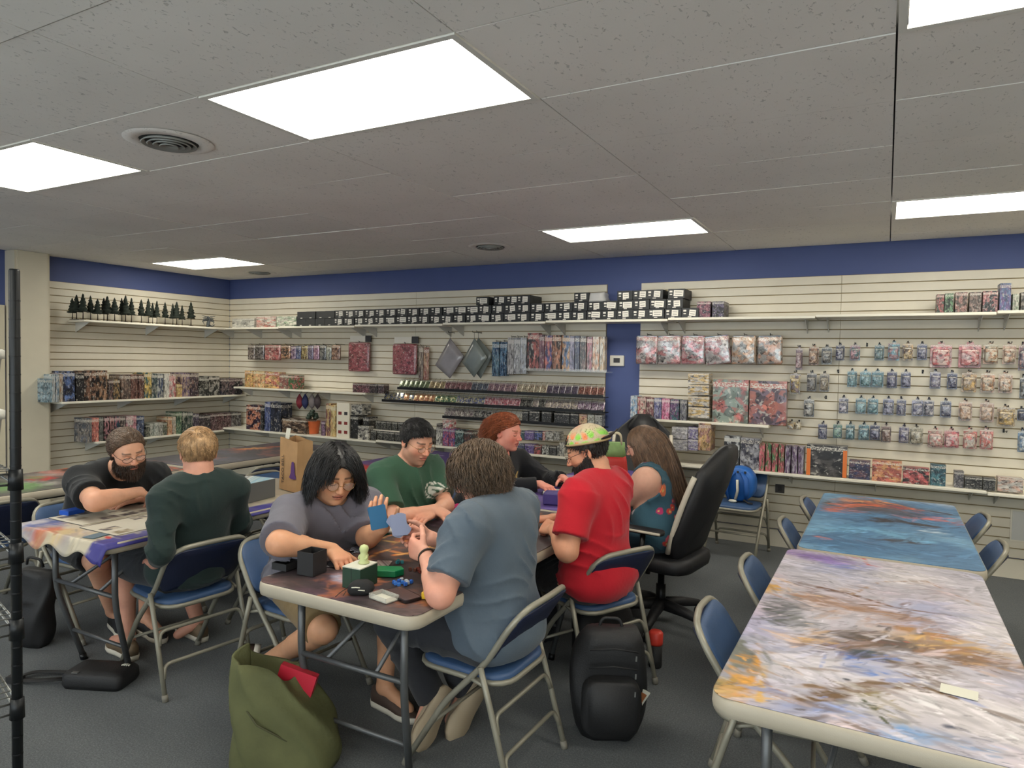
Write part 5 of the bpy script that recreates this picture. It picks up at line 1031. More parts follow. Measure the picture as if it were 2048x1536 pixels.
    for q in 'LR':
        a, e, wq = J['s'+q], J['e'+q], J['w'+q]; sl = S['sleeve']
        if sl <= 0: continue
        r0, r1 = .056*arm+t, (.056*arm+t*1.25 if sl < 1 else .046*arm+t)
        sh.append(cone(a+(e-a)*.02, a+(e-a)*min(sl, 1.0), r0, r1, .045))
        if sl >= 1: sh += [cap(e, e, .046*arm+t, None, .02), cone(e, e+(wq-e)*S['fsleeve'], .046*arm+t, (.034*arm+t*.9), .02)]
    if S.get('collar', True): pass
    cut = [cap(neck-tu*.015+tf*.012, hb+tf*.02, .064+S.get('ncut', 0), .085, .012, 's')]
    lo, hi = bounds(sh); lo[2] = max(lo[2], S['hem']-.03)
    fold = folds(S.get('fold', .0045), S['seed'])
    def disp(Sv, X, Y, Z): return np.maximum(fold(Sv, X, Y, Z), S['hem']-Z+.01*np.sin(20*X+17*Y))
    if S['sleeve'] <= 0:
        for q in 'LR': cut.append(cap(J['s'+q]+.02*(J['s'+q]-neck)/.19, J['e'+q], .072*arm, .062*arm, .015, 's'))
    Sf, ax = field(sh, lo, hi, .0075, disp)
    for p in cut:
        X, Y, Z = ax[0][:, None, None], ax[1][None, :, None], ax[2][None, None, :]; Sf = -smin(-Sf, peval(p, X, Y, Z).astype(np.float32), p[5])
    v, f = surfnet(Sf, ax); sc_ = S['shirt']
    loc = lambda P: np.stack([(P-neck) @ tl, (P-neck) @ tf, (P-neck) @ tu], 1)
    if callable(sc_): me = mesh_np('shirt', v, f, True, sc_(v, loc(v))); mt = cloth_mat('cloth_'+S['key'], None, attr='Col')
    else: me = mesh_np('shirt', v, f, True); mt = cloth_mat('cloth_'+S['key'], srgb(*sc_))
    shirt = link(S.get('shirtname', 'shirt'), me, mt, o)
    if S['sleeve'] > 0:      # neckband
        ring = [neck+tu*.004+tf*.012+(tl*math.cos(a)*.073+tf*math.sin(a)*.068)+tu*(-.022*math.sin(a)) for a in np.linspace(0, 2*PI, 22, endpoint=False)]
        MB().tube(ring, .0075, 6, closed=True).build('neckband', mt, shirt)
    # trousers / shorts
    if S['legs']:
        tt = .02 if S['legs'] == 'shorts' else .014; pr = [ell(hip-V3(0, 0, .03), np.array([.172*bw, .135*bd, .10])+.004, Rp, .05)]; sf = S.get('shortlen', .92)
        for q in 'LR':
            k_, a_, t_ = (np.array(v, float) for v in LG[q])
            if S['legs'] == 'shorts': pr.append(cone(hj[q]-(k_-hj[q])*.1, hj[q]+(k_-hj[q])*sf, .088*bw+tt, .066+tt, .04))
            else: pr += [cap(hj[q], k_, .080*bw+tt, .062+tt, .04), cone(k_, k_+(a_-k_)*1.06, .062+tt, .052+tt, .03)]
        lo, hi = bounds(pr); fd = folds(.010, S['seed']+3, 62); v, f = surfnet(*field(pr, lo, hi, .009, lambda Sv, X, Y, Z: np.maximum(fd(Sv, X, Y, Z), Z-.66)))
        link('shorts' if S['legs'] == 'shorts' else 'trousers', mesh_np('trousers', v, f), cloth_mat('legs_'+S['key'], srgb(*S['legcol'])), o)
    return o, hc, R, s, fine_head, J
ZL_STD = ([-.12, -.05, -.025, .005, .03, .06, .085, .12], [-.07, -.065, -.045, .015, .03, .055, .078, .085])
def add_hair(o, hc, R, s, n, zl, style, mat, seed, t=.010, name='hair'):
    q, d, roots = scalp(n, seed, hc, R, s, zl); dirs, lens, tgt, bend, jit, wid, kw = style(q, d, R)
    parts = [hair_cap(hc, R, s, zl, t)] if t else []
    ct = kw.pop('ct', t*.9); parts.append(strands(roots, dirs, lens*s, tgt, bend, jit, wid, seed, skull_coll(hc, R, s, ct), **kw))
    V, F = join(parts); return link(name, mesh_np(name, V, F), mat, o)
def add_beard(o, hc, R, s, fv, n, length, mat, seed, full=True):
    q = to_local(fv, hc, R, s); x, y, z = q.T
    side = np.interp(y, [-.01, .03, .06, .08, .10], [.0, -.030, -.042, -.040, -.036])
    ok = (z < side) & (y > -.012) & (z > -.125) & ~((np.abs(x) < .025) & (z > -.069) & (z < -.045) & (y > .075))
    rg = np.random.default_rng(seed); i = rg.choice(np.where(ok)[0], n); r = fv[i]; ql = q[i]
    out = nrm(np.stack([ql[:, 0]*.9, ql[:, 1]-.01, ql[:, 2]*.3], 1)) @ R; dn = np.array([0, 0, -1.])
    ln = length*(.45+.9*np.clip((-.04-ql[:, 2])/.06, 0, 1))*rg.uniform(.7, 1.2, n)
    V, F = strands(r, out*.7+R[1]*.1-R[2]*.6, ln*s, nrm(dn[None]*.7-R[2][None]*.5+np.zeros((n, 3))), .35, .25, .0021, seed, None, 4, .0015, 2.0)
    return link('beard', mesh_np('beard', V, F), mat, o)
G = np.array([0, 0, -1.0])
# ================================================================== THE EIGHT PEOPLE
M_WIREF = pbr('spectacle_gold', srgb(176, 140, 90), .25, .9); M_DKF = pbr('spectacle_dark', srgb(40, 34, 34), .35, .3)
M_SOLEW = pbr('sole_white', srgb(206, 200, 186), .6); M_SHBLK = pbr('shoe_black', srgb(30, 30, 32), .6); M_SHBRN = pbr('shoe_brown', srgb(74, 58, 50), .7); M_TAN = pbr('clog_tan', srgb(168, 152, 128), .6); M_SHTAN = pbr('shoe_tan', srgb(110, 92, 70), .7)
HB = hair_mat('hair_brown', srgb(88, 68, 52)); HBL = hair_mat('hair_blond', srgb(178, 144, 106)); HK = hair_mat('hair_black', srgb(20, 19, 21)); HR = hair_mat('hair_auburn', srgb(140, 74, 44)); HL = hair_mat('hair_long_brown', srgb(108, 82, 62)); HBK2 = hair_mat('beard_brown', srgb(64, 48, 38)); HBK = hair_mat('beard_dark', srgb(34, 27, 24)); HC = hair_mat('hair_curly', srgb(92, 74, 58))
def seat_leg(hip, ang, kz=.50, span=.44, back=.0, side=.11):
    f = V3(math.cos(math.radians(ang)), math.sin(math.radians(ang)), 0); l = V3(-f[1], f[0], 0); out = {}
    for q, g in (('L', 1), ('R', -1)):
        k = np.array(hip)*V3(1, 1, 0)+f*span+l*g*side+V3(0, 0, kz); a = k-f*(.04+back)+V3(0, 0, .10-kz); out[q] = (k, a, a+f*.16-V3(0, 0, .05))
    return out
def shoes(o, leg, mats, ang, qs='LR', **k):
    f = V3(math.cos(math.radians(ang)), math.sin(math.radians(ang)), 0)
    for q in qs:
        a = np.array(leg[q][1]); h = a-f*.075; h[2] = .002; shoe(o, h, h+f*.28, (0, 0, 1), mats, **k)

# ---- bearded man in black, far side of the left table
leg = seat_leg((-4.08, 2.38, .55), -8); leg['R'] = (V3(-3.64, 2.14, .50), V3(-3.86, 2.36, .12), V3(-3.74, 2.40, .05))
o, hc, R, s, fv, J = person(dict(key='p1', label='bearded man in a black shirt and glasses leaning over the cards', hip=(-4.08, 2.38, .55), neck=(-3.82, 2.36, .945), head=(-3.67, 2.33, 1.062), hrot=(-13, 22, -9), sL=(-3.79, 2.55, .885), sR=(-3.83, 2.17, .895), eL=(-3.80, 2.69, .73), eR=(-3.555, 2.08, .835), wL=(-3.69, 2.42, .785), wR=(-3.575, 2.335, .845), hL=(-3.72, 2.32, .768), hR=(-3.61, 2.455, .775), leg=leg, face=-8, bw=1.22, bd=1.25, jaw=1.12, arm=1.15, shirt=(26, 28, 31), legcol=(30, 31, 33), skin=(212, 160, 132), brow=(70, 52, 40), stubble=(84, 62, 50), stubk=.8, sleeve=.72, loose=.016, fold=.012, seed=2, curl={'R': dict(n=(-.2, -.3, -1), c=(.5, .6, .4)), 'L': dict(n=(0, 0, -1), c=(.15, .2, .2))}))
glasses(hc, R, s, o, M_DKF, False, .024, .015)
def st1(q, d, R):
    n = len(q); loc = np.stack([np.sign(q[:, 0])*.35, -.8*np.ones(n), .25-2*np.clip(.02-q[:, 2], 0, .1)], 1)+d*.35
    return loc @ R, np.full(n, .040), nrm(-R[1]*.9+G*.6+np.zeros((n, 3))), .4, .10, .0019, dict(ct=.010)
add_hair(o, hc, R, s, 3000, ([-.12, -.05, -.025, .005, .03, .055, .08, .12], [-.075, -.07, -.05, .0, .035, .072, .098, .105]), st1, HB, 3, .010)
add_beard(o, hc, R, s, fv, 2200, .030, HBK2, 4); shoes(o, leg, (M_SHBLK, M_SOLEW), -8, 'L'); shoe(o, (-3.93, 2.40, .01), (-3.68, 2.33, .01), (0, 0, 1), (M_SHBLK, M_SOLEW))

# ---- blond man in dark green, back to the camera
leg = seat_leg((-3.05, 2.25, .55), 172); leg['R'] = (V3(-3.42, 2.45, .50), V3(-3.36, 2.54, .10), V3(-3.42, 2.46, .04))
o, hc, R, s, fv, J = person(dict(key='p2', label='blond short haired person in a dark green shirt, back to camera', hip=(-3.04, 2.25, .55), neck=(-2.93, 2.22, .990), head=(-2.965, 2.24, 1.118), hrot=(150, 14, 0), sL=(-2.955, 2.05, .93), sR=(-2.89, 2.395, .93), eL=(-2.88, 1.985, .70), eR=(-2.98, 2.50, .71), wL=(-3.03, 2.06, .60), wR=(-3.19, 2.42, .77), hL=(-3.15, 2.12, .60), hR=(-3.32, 2.38, .775), leg=leg, face=170, bw=1.02, bd=.95, arm=.92, shirt=(38, 52, 50), legcol=(40, 42, 46), sleeve=1.0, fsleeve=.55, loose=.018, hem=.46, skin=(206, 150, 128), seed=5, fold=.013))
def st2(q, d, R):
    n = len(q); top = np.clip((q[:, 2]-.02)/.08, 0, 1); loc = d*.8+np.stack([.15*np.ones(n), .5*top, -.9*(1-top)], 1)
    return loc @ R, .018+.035*top, nrm(G*.7+R[1]*.3+np.zeros((n, 3))), .34, .16, .0019, dict(ct=.009)
add_hair(o, hc, R, s, 3600, ZL_STD, st2, HBL, 6, .011); shoes(o, leg, (M_SHTAN, M_SOLEW), 172)

# ---- man in the grey shirt with long parted black hair
leg = seat_leg((-2.38, 2.42, .55), -10); leg['R'] = (V3(-2.02, 2.12, .47), V3(-2.50, 2.25, .17), V3(-2.50, 2.18, .06))
o, hc, R, s, fv, J = person(dict(key='p3', label='man in a grey shirt with chin length black hair and round glasses', hip=(-2.38, 2.42, .55), neck=(-2.215, 2.365, .950), head=(-2.145, 2.315, 1.083), hrot=(-30, 26, 3), sL=(-2.15, 2.54, .905), sR=(-2.28, 2.19, .905), eL=(-2.03, 2.40, .79), eR=(-2.115, 1.965, .85), wL=(-1.86, 2.30, .875), wR=(-2.02, 2.165, .795), hL=(-1.83, 2.22, .965), hR=(-1.945, 2.145, .768), leg=leg, face=-12, bw=1.12, bd=1.05, arm=1.08, hs=1.05, jaw=1.10, shirt=(104, 102, 112), legcol=(126, 106, 74), sleeve=.92, loose=.024, fold=.016, shortlen=.98, skin=(208, 156, 122), lip=(172, 98, 86), brow=(30, 24, 22), red=.06, seed=8, curl={'R': dict(n=(.2, 0, -1), c=(.5, .5, .4)), 'L': dict(n=(-.3, .8, .2), c=(.45, .6, .4), th=.8)}))
glasses(hc, R, s, o, M_WIREF, True, .024, .021)
def st3(q, d, R):
    n = len(q); sg = np.sign(q[:, 0]-.002+1e-4); ax = np.abs(q[:, 0]); fr = np.clip((q[:, 1]-.02)/.05, 0, 1)
    loc = np.stack([sg*(1.2+.5*fr), .1+.7*fr, .35-4*ax], 1); ln = .138*np.clip(.8+ax*4, .75, 1.05)*(1-.12*fr)
    return loc @ R, ln, nrm(G*1.0+(R[0][None]*sg[:, None])*(.02+.30*fr[:, None])-R[1][None]*.12*fr[:, None]), .34, .09, .0020, dict(seg=9, ct=.016, curl=.0016, cfreq=.8)
add_hair(o, hc, R, s, 3800, ([-.12, -.05, -.02, .005, .03, .06, .085, .12], [-.08, -.075, -.06, -.04, .01, .06, .088, .095]), st3, HK, 9, .012)
shoes(o, leg, (M_SHBRN, M_SOLEW, M_SOLEW), -10, 'L'); shoe(o, (-2.585, 2.30, .215), (-2.47, 2.13, .005), (-.5, .2, .55), (M_SHBRN, M_SOLEW, M_SOLEW), stripes=True)

# ---- man in the green crest shirt
def sh4(v, q):
    c = np.tile(np.array(srgb(54, 86, 68)), (len(v), 1)); dx, dz = q[:, 0]-.07, q[:, 2]+.125; r = np.hypot(dx, dz); a = np.arctan2(dz, dx)
    m = (q[:, 1] > .03) & (r < .050); w_ = m & ((r > .038)*(np.sin(14*a) > -.4) | (r < .030)*(np.sin(160*dx)*np.sin(90*dz+1) > -.55)); c[w_] = srgb(206, 206, 196); return c
leg = seat_leg((-2.42, 3.15, .55), -6)
o, hc, R, s, fv, J = person(dict(key='p4', label='man in a green shirt with white chest crest, short black hair, glasses', hip=(-2.42, 3.15, .55), neck=(-2.35, 3.12, 1.010), head=(-2.275, 3.10, 1.140), hrot=(-16, 22, 0), sL=(-2.32, 3.31, .965), sR=(-2.385, 2.93, .97), eL=(-2.135, 3.195, .785), eR=(-2.222, 2.835, .765), wL=(-2.07, 2.975, .785), wR=(-2.06, 2.99, .81), hL=(-2.085, 2.84, .77), hR=(-1.94, 2.965, .772), leg=leg, face=-8, bw=1.06, shirt=sh4, legcol=(50, 54, 60), sleeve=.80, loose=.018, fold=.014, skin=(214, 160, 134), brow=(36, 28, 26), stubble=(120, 96, 84), seed=11, red=.12, curl={'R': dict(n=(.1, 0, -1), c=(.35, .5, .35)), 'L': dict(n=(0, .2, -1))}))
glasses(hc, R, s, o, M_WIREF, False, .024, .017)
def st4(q, d, R):
    n = len(q); top = np.clip((q[:, 2]-.03)/.06, 0, 1); loc = d*.9+np.stack([0*top, .35*top, -.5*(1-top)], 1)
    return loc @ R, .010+.016*top, nrm(R[1]*.8+G*.4+np.zeros((n, 3))), .4, .20, .0020, dict(seg=4, curl=.0008, ct=.010)
add_hair(o, hc, R, s, 3800, ([-.12, -.05, -.025, .0, .012, .03, .06, .08, .12], [-.072, -.065, -.045, -.03, .0, .045, .062, .076, .085]), st4, HK, 12, .012); shoes(o, leg, (M_SHBLK, M_SOLEW), -6)

# ---- man in the slate shirt with curly hair, nearest the camera
leg = seat_leg((-1.33, 2.35, .55), 182); leg['L'] = (V3(-1.74, 2.22, .53), V3(-1.665, 2.40, .16), V3(-1.66, 2.30, .06)); leg['R'] = (V3(-1.74, 2.47, .53), V3(-1.58, 2.55, .15), V3(-1.60, 2.45, .05))
o, hc, R, s, fv, J = person(dict(key='p5', label='man in a slate shirt with wavy brown hair, nearest the camera', hip=(-1.32, 2.35, .55), neck=(-1.335, 2.33, 1.035), head=(-1.405, 2.33, 1.148), hrot=(188, 30, 0), sL=(-1.325, 2.135, .985), sR=(-1.325, 2.525, .985), eL=(-1.345, 1.985, .775), eR=(-1.47, 2.53, .775), wL=(-1.515, 2.13, .855), wR=(-1.66, 2.385, .84), hL=(-1.635, 2.165, .872), hR=(-1.79, 2.36, .855), leg=leg, face=182, bw=1.14, bd=1.12, arm=1.12, shirt=(84, 96, 108), legs='pants', legcol=(46, 47, 52), sleeve=.78, loose=.020, fold=.013, skin=(216, 158, 136), seed=14, hem=.455, curl={'L': dict(n=(.25, .95, .0), c=(.75, .9, .6), th=.9), 'R': dict(n=(0, -1, -.1), c=(.75, .9, .6), th=.9)}))
glasses(hc, R, s, o, M_DKF, False, .025, .019)
def st5(q, d, R):
    n = len(q); fr = np.clip(q[:, 1]/.06, 0, 1); loc = d*.35+np.stack([np.sign(q[:, 0])*.25, -.55+.9*fr, -.25+.3*fr], 1)
    return loc @ R, np.full(n, .088), nrm(G*.9-R[1]*.25+np.zeros((n, 3))), .32, .16, .0022, dict(seg=9, curl=.0072, cfreq=.85, ct=.016)
add_hair(o, hc, R, s, 3600, ([-.12, -.05, -.025, .005, .03, .06, .085, .12], [-.08, -.078, -.07, -.02, .005, .05, .075, .085]), st5, HC, 15, .012)
for h, tt in (((-1.585, 2.42, .205), (-1.62, 2.25, .012)), ((-1.50, 2.565, .19), (-1.55, 2.40, .012))): shoe(o, h, tt, (-.9, .35, -.15), (M_TAN, M_TAN), L=.27, clog=True)
wr = J['wL']; fw = unit(J['hL']-J['eL']); a1 = unit(np.cross(fw, V3(0, 0, 1))); a2 = np.cross(fw, a1)
bl = MB().tube([wr-fw*.012+.032*(a1*math.cos(a)+a2*math.sin(a)) for a in np.linspace(0, 2*PI, 20, endpoint=False)], .004, 6, closed=True).build('bracelet', pbr('cord_brown', srgb(52, 42, 34), .7), o)

# ---- red haired man in the black sweatshirt
def sh6(v, q):
    c = np.tile(np.array(srgb(26, 27, 32)), (len(v), 1)); x, y, z = q.T
    m = (y > .05) & (np.abs(x) < .13) & (z < -.08) & (z > -.30); st = np.sin(95*x+30*z+2*np.sin(40*z)) > .15; ring = np.abs(np.hypot(x/1.1, (z+.19))-.085) < .02
    c[m & ((st & (z > -.17)) | ring)] = srgb(196, 164, 92); c[m & (z <= -.17) & (np.hypot(x, z+.22) < .07)] = srgb(130, 104, 60); return c
leg = seat_leg((-2.50, 4.2, .55), -8)
o, hc, R, s, fv, J = person(dict(key='p6', label='red haired man in a black sweatshirt with gold print', hip=(-2.50, 4.2, .55), neck=(-2.37, 4.18, .940), head=(-2.285, 4.15, 1.103), hrot=(0, 10, 0), sL=(-2.32, 4.37, .89), sR=(-2.42, 3.99, .89), eL=(-2.12, 4.44, .74), eR=(-2.19, 3.93, .755), wL=(-1.92, 4.30, .80), wR=(-1.97, 4.05, .79), hL=(-1.82, 4.22, .79), hR=(-1.86, 4.0, .775), leg=leg, face=-8, bw=1.25, bd=1.25, jaw=1.14, arm=1.15, hs=1.04, shirt=sh6, legcol=(40, 42, 48), legs='pants', sleeve=1.0, fsleeve=.93, loose=.018, fold=.013, skin=(222, 150, 132), lip=(196, 104, 98), brow=(140, 84, 56), red=.16, seed=17, curl={'L': dict(n=(0, -.3, -1), c=(.9, .9, .6)), 'R': dict(n=(0, 0, -1), c=(.45, .5, .4))}))
def st6(q, d, R):
    n = len(q); fr = (q[:, 1] > .03); loc = d*.45+np.stack([np.sign(q[:, 0])*.15, np.where(fr, -.5, -.9), np.where(fr, .6, -.2)], 1)
    return loc @ R, np.where(q[:, 2] < .0, .11, .12), nrm(-R[1]*.75+G*.85+np.zeros((n, 3))), .32, .12, .0020, dict(seg=8, curl=.0022, cfreq=1.0, ct=.014)
add_hair(o, hc, R, s, 3400, ([-.12, -.05, -.025, .005, .03, .06, .085, .12], [-.08, -.075, -.06, .02, .035, .055, .078, .085]), st6, HR, 18, .012); shoes(o, leg, (M_SHBLK, M_SOLEW), -8)

# ---- bearded man in red with the cap turned back
leg = seat_leg((-1.22, 3.2, .55), 168)
o, hc, R, s, fv, J = person(dict(key='p7', label='dark bearded man in a red shirt wearing a tie-dye cap backwards', hip=(-1.22, 3.18, .55), neck=(-1.215, 3.13, 1.035), head=(-1.275, 3.14, 1.158), hrot=(194, 26, 0), sL=(-1.235, 2.935, .98), sR=(-1.19, 3.325, .98), eL=(-1.235, 2.83, .745), eR=(-1.33, 3.40, .75), wL=(-1.385, 3.00, .79), wR=(-1.50, 3.24, .78), hL=(-1.49, 3.07, .785), hR=(-1.60, 3.16, .775), leg=leg, face=172, bw=1.18, bd=1.05, arm=1.15, jaw=1.05, shirt=(186, 30, 44), legs='pants', legcol=(34, 34, 38), sleeve=.76, loose=.02, fold=.013, skin=(206, 150, 120), brow=(34, 26, 24), stubble=(44, 34, 30), stubk=.95, seed=20, hem=.455, eyes='down', curl={'L': dict(n=(-.2, .7, -.5), c=(.8, .9, .6)), 'R': dict(n=(0, 0, -1))}))
glasses(hc, R, s, o, M_DKF, False, .024, .016)
def st7(q, d, R):
    n = len(q); return (d*.7-R[2]*.0) @ R*.8+G*.3, np.full(n, .018), nrm(G+np.zeros((n, 3))), .3, .3, .0026, dict(seg=4)
add_hair(o, hc, R, s, 1400, ZL_STD, st7, HBK, 21, .009); add_beard(o, hc, R, s, fv, 3000, .046, HBK, 22)
# cap: dome, brim to the back, strap hole
cR = head_frame(hc, 194, 26-14, 0); cc = hc+s*(-.014*cR[1]+.040*cR[2]); Vv, Ff = surfnet(*field([ell(cc, (.094, .112, .098), cR, .01)], cc-.14, cc+.14, .005, lambda S_, X, Y, Z: np.maximum(np.maximum(S_, -(S_+.006)), -((X-cc[0])*cR[2][0]+(Y-cc[1])*cR[2][1]+(Z-cc[2])*cR[2][2])+.004)))
ql = to_local(Vv, cc, cR, 1); nz = wob(ql[:, 0], ql[:, 1], ql[:, 2], 55, 2); colc = np.tile(np.array(srgb(196, 180, 150)), (len(Vv), 1))
lowk = np.clip((.075-ql[:, 2])/.03, 0, 1)
for lo_, cc_ in ((.06, (140, 204, 84)), (-.30, (228, 138, 92))):
    mk = (np.clip(((nz if lo_ > 0 else -nz)-.06)/.10, 0, 1)*lowk)[:, None]; colc = colc*(1-mk)+np.array(srgb(*cc_))*mk
mk = (np.clip((ql[:, 2]-.07)/.02, 0, 1)*np.clip((ql[:, 1]-.0)/.04, 0, 1))[:, None]*.8; colc = colc*(1-mk)+np.array(srgb(206, 150, 130))*mk
cp = link('cap', mesh_np('cap', Vv, Ff, True, colc), cloth_mat('cap_cloth', None, attr='Col'), o)
br = MB(); L = []
for k, rr_ in enumerate((.092, .106, .12, .132)): L.append([tuple(cc+cR[0]*rr_*.80*math.sin(a)-cR[1]*(.02+rr_*math.cos(a))+cR[2]*(.010+.012*k+.035*math.cos(a)*0-.03*abs(math.sin(a))*k/3)) for a in np.linspace(-1.0, 1.0, 15)])
br.rings(L, False, closed=False); bo = br.build('cap_brim', pbr('brim_black', srgb(46, 38, 36), .8), cp); sm = bo.modifiers.new('thick', 'SOLIDIFY'); sm.thickness = .005
MB().tube([tuple(cc+cR[0]*.092*math.sin(a)+cR[1]*.110*math.cos(a)+cR[2]*.008) for a in np.linspace(0, 2*PI, 40, endpoint=False)], .006, 6, closed=True).build('cap_band', pbr('band_tan', srgb(170, 150, 110), .8), cp)

# ---- woman with long hair in the gaming chair
def sh8(v, q):
    c = np.tile(np.array(srgb(58, 92, 108)), (len(v), 1)); rg = np.random.default_rng(7); P = v[rg.choice(len(v), 70)]; cs = [(206, 70, 60), (214, 96, 110), (190, 60, 110), (206, 196, 200), (224, 120, 80)]
    for i, p in enumerate(P):
        d = np.linalg.norm(v-p, axis=1); r = rg.uniform(.014, .032); m = d < r*(1+.3*np.sin(60*(v[:, 0]+v[:, 1])+i)); c[m] = srgb(*cs[i % 5]); c[d < r*.3] = srgb(230, 200, 120)
    return c
leg = seat_leg((-1.17, 4.14, .56), 178)
o, hc, R, s, fv, J = person(dict(key='p8', label='woman with long brown hair in a sleeveless floral dress', hip=(-1.17, 4.14, .57), neck=(-1.25, 4.15, .945), head=(-1.318, 4.16, 1.085), hrot=(180, 22, 0), sL=(-1.235, 3.975, .895), sR=(-1.235, 4.335, .895), eL=(-1.42, 4.02, .735), eR=(-1.40, 4.40, .74), wL=(-1.62, 4.13, .775), wR=(-1.62, 4.36, .775), hL=(-1.73, 4.17, .77), hR=(-1.73, 4.34, .77), leg=leg, face=178, bw=1.2, bd=1.1, arm=1.35, hs=1.0, shirt=sh8, shirtname='dress', legs='pants', legcol=(48, 74, 90), sleeve=0, loose=.012, fold=.008, skin=(216, 166, 144), seed=23, hem=.47))
def st8(q, d, R):
    n = len(q); sg = np.sign(q[:, 0]+1e-4); loc = np.stack([sg*.30, -.9-.3*(q[:, 1] > .03), .2-4*np.abs(q[:, 0])], 1); back = (q[:, 1] < .03)
    return loc @ R, np.where(back, .42, .36)*np.random.default_rng(3).uniform(.85, 1.05, n), nrm(G*1.0+V3(.34, -.04, 0)+np.zeros((n, 3))), .42, .03, .0024, dict(seg=12, ct=.004)
add_hair(o, hc, R, s, 4200, ([-.12, -.05, -.02, .01, .03, .06, .085, .12], [-.08, -.075, -.06, -.02, .01, .05, .08, .09]), st8, HL, 24, .005)
glasses(hc, R, s, o, M_DKF, False, .025, .019)
# ================================================================== PRINTED MATS (painted as colour attributes)
def noise2(h, w, cells, seed, octv=4):
    rg = np.random.default_rng(seed); out = np.zeros((h, w)); amp = 1.0; tot = 0
    for o in range(octv):
        n = int(cells*2**o); gx, gy = max(2, int(n*w/max(h, w))+2), max(2, int(n*h/max(h, w))+2); g = rg.random((gy, gx))
        yy = np.linspace(0, gy-1.001, h); xx = np.linspace(0, gx-1.001, w); y0 = yy.astype(int); x0 = xx.astype(int); fy = (yy-y0)[:, None]; fx = (xx-x0)[None]; fy = fy*fy*(3-2*fy); fx = fx*fx*(3-2*fx)
        out += amp*(g[y0][:, x0]*(1-fy)*(1-fx)+g[y0][:, x0+1]*(1-fy)*fx+g[y0+1][:, x0]*fy*(1-fx)+g[y0+1][:, x0+1]*fy*fx); tot += amp; amp *= .5
    return out/tot-.5
class Mat2:
    """a painting on a table: positions in photo pixels or metres, sizes in metres"""
    def __init__(s, x0, x1, y0, y1, base, res=.0055, seed=1):
        s.x0, s.x1, s.y0, s.y1 = x0, x1, y0, y1; s.nx, s.ny = int((x1-x0)/res)+1, int((y1-y0)/res)+1
        s.X, s.Y = np.meshgrid(np.linspace(x0, x1, s.nx), np.linspace(y0, y1, s.ny)); s.C = np.zeros((s.ny, s.nx, 3))+np.array(srgb(*base)); s.seed = seed
        s.n1, s.n2 = noise2(s.ny, s.nx, 9, seed), noise2(s.ny, s.nx, 26, seed+1); s.wx, s.wy = noise2(s.ny, s.nx, 6, seed+2), noise2(s.ny, s.nx, 6, seed+3)
    def at(s, px, py): p = U(px, py, z=TOP_Z); return p[0], p[1]
    def mix(s, m, c): m = np.clip(m, 0, 1)[..., None]; s.C = s.C*(1-m)+np.array(srgb(*c))*m; return s
    def cloud(s, c, lo, hi, seed, cells=5, a=1.0, stretch=None):
        n = noise2(s.ny, s.nx, cells, seed); return s.mix(a*np.clip((n-lo)/(hi-lo), 0, 1), c)
    def blob(s, px, py, ru, rv, c, ang=0, soft=.5, rough=.9, a=1.0):
        x, y = s.at(px, py); dx, dy = s.X+s.wx*.10*rough-x, s.Y+s.wy*.10*rough-y; t = math.radians(ang); u, v = dx*math.cos(t)+dy*math.sin(t), -dx*math.sin(t)+dy*math.cos(t)
        d = np.sqrt((u/ru)**2+(v/rv)**2)+s.n1*rough+s.n2*rough*.6; return s.mix(a*np.clip((1-d)/soft, 0, 1), c)
    def stroke(s, pts, w0, w1, c, soft=.6, rough=.5, a=1.0):
        P = [s.at(*p) for p in pts]; best = np.full(s.X.shape, 9.0); wd = np.zeros(s.X.shape); n = len(P)-1
        Xw, Yw = s.X+s.wx*.06*rough, s.Y+s.wy*.06*rough
        for i in range(n):
            (ax, ay), (bx, by) = P[i], P[i+1]; L2 = (bx-ax)**2+(by-ay)**2+1e-9; t = np.clip(((Xw-ax)*(bx-ax)+(Yw-ay)*(by-ay))/L2, 0, 1); d = np.hypot(Xw-ax-t*(bx-ax), Yw-ay-t*(by-ay)); w_ = w0+(w1-w0)*(i+t)/n
            m = d/w_ < best; best = np.where(m, d/w_, best)
        return s.mix(a*np.clip((1-best+s.n2*rough)/soft, 0, 1), c)
    def daub(s, n, size, seed, jit=.35):
        rg = np.random.default_rng(seed); dx, dy = (s.x1-s.x0)/(s.nx-1), (s.y1-s.y0)/(s.ny-1)
        for k in range(n):
            i, j = int(rg.integers(s.ny)), int(rg.integers(s.nx)); L, W_ = size*rg.uniform(.5, 1.6), size*rg.uniform(.12, .4); t = rg.uniform(-.7, .7)+(3.0*s.wx[i, j]); m = int(L/dx)+2
            i0, i1, j0, j1 = max(0, i-m), min(s.ny, i+m), max(0, j-m), min(s.nx, j+m); a, b = s.X[i0:i1, j0:j1]-s.X[i, j], s.Y[i0:i1, j0:j1]-s.Y[i, j]
            d = ((a*math.cos(t)+b*math.sin(t))/L)**2+((-a*math.sin(t)+b*math.cos(t))/W_)**2; q = np.clip((1-d)*1.6, 0, 1)[..., None]*rg.uniform(.4, .9)
            i2, j2 = min(s.ny-1, max(0, i+int(rg.normal(0, m*.8)))), min(s.nx-1, max(0, j+int(rg.normal(0, m*.8)))); c = np.clip(s.C[i2, j2]*rg.uniform(1-jit, 1+jit), 0, 1); s.C[i0:i1, j0:j1] = s.C[i0:i1, j0:j1]*(1-q)+c*q
        return s
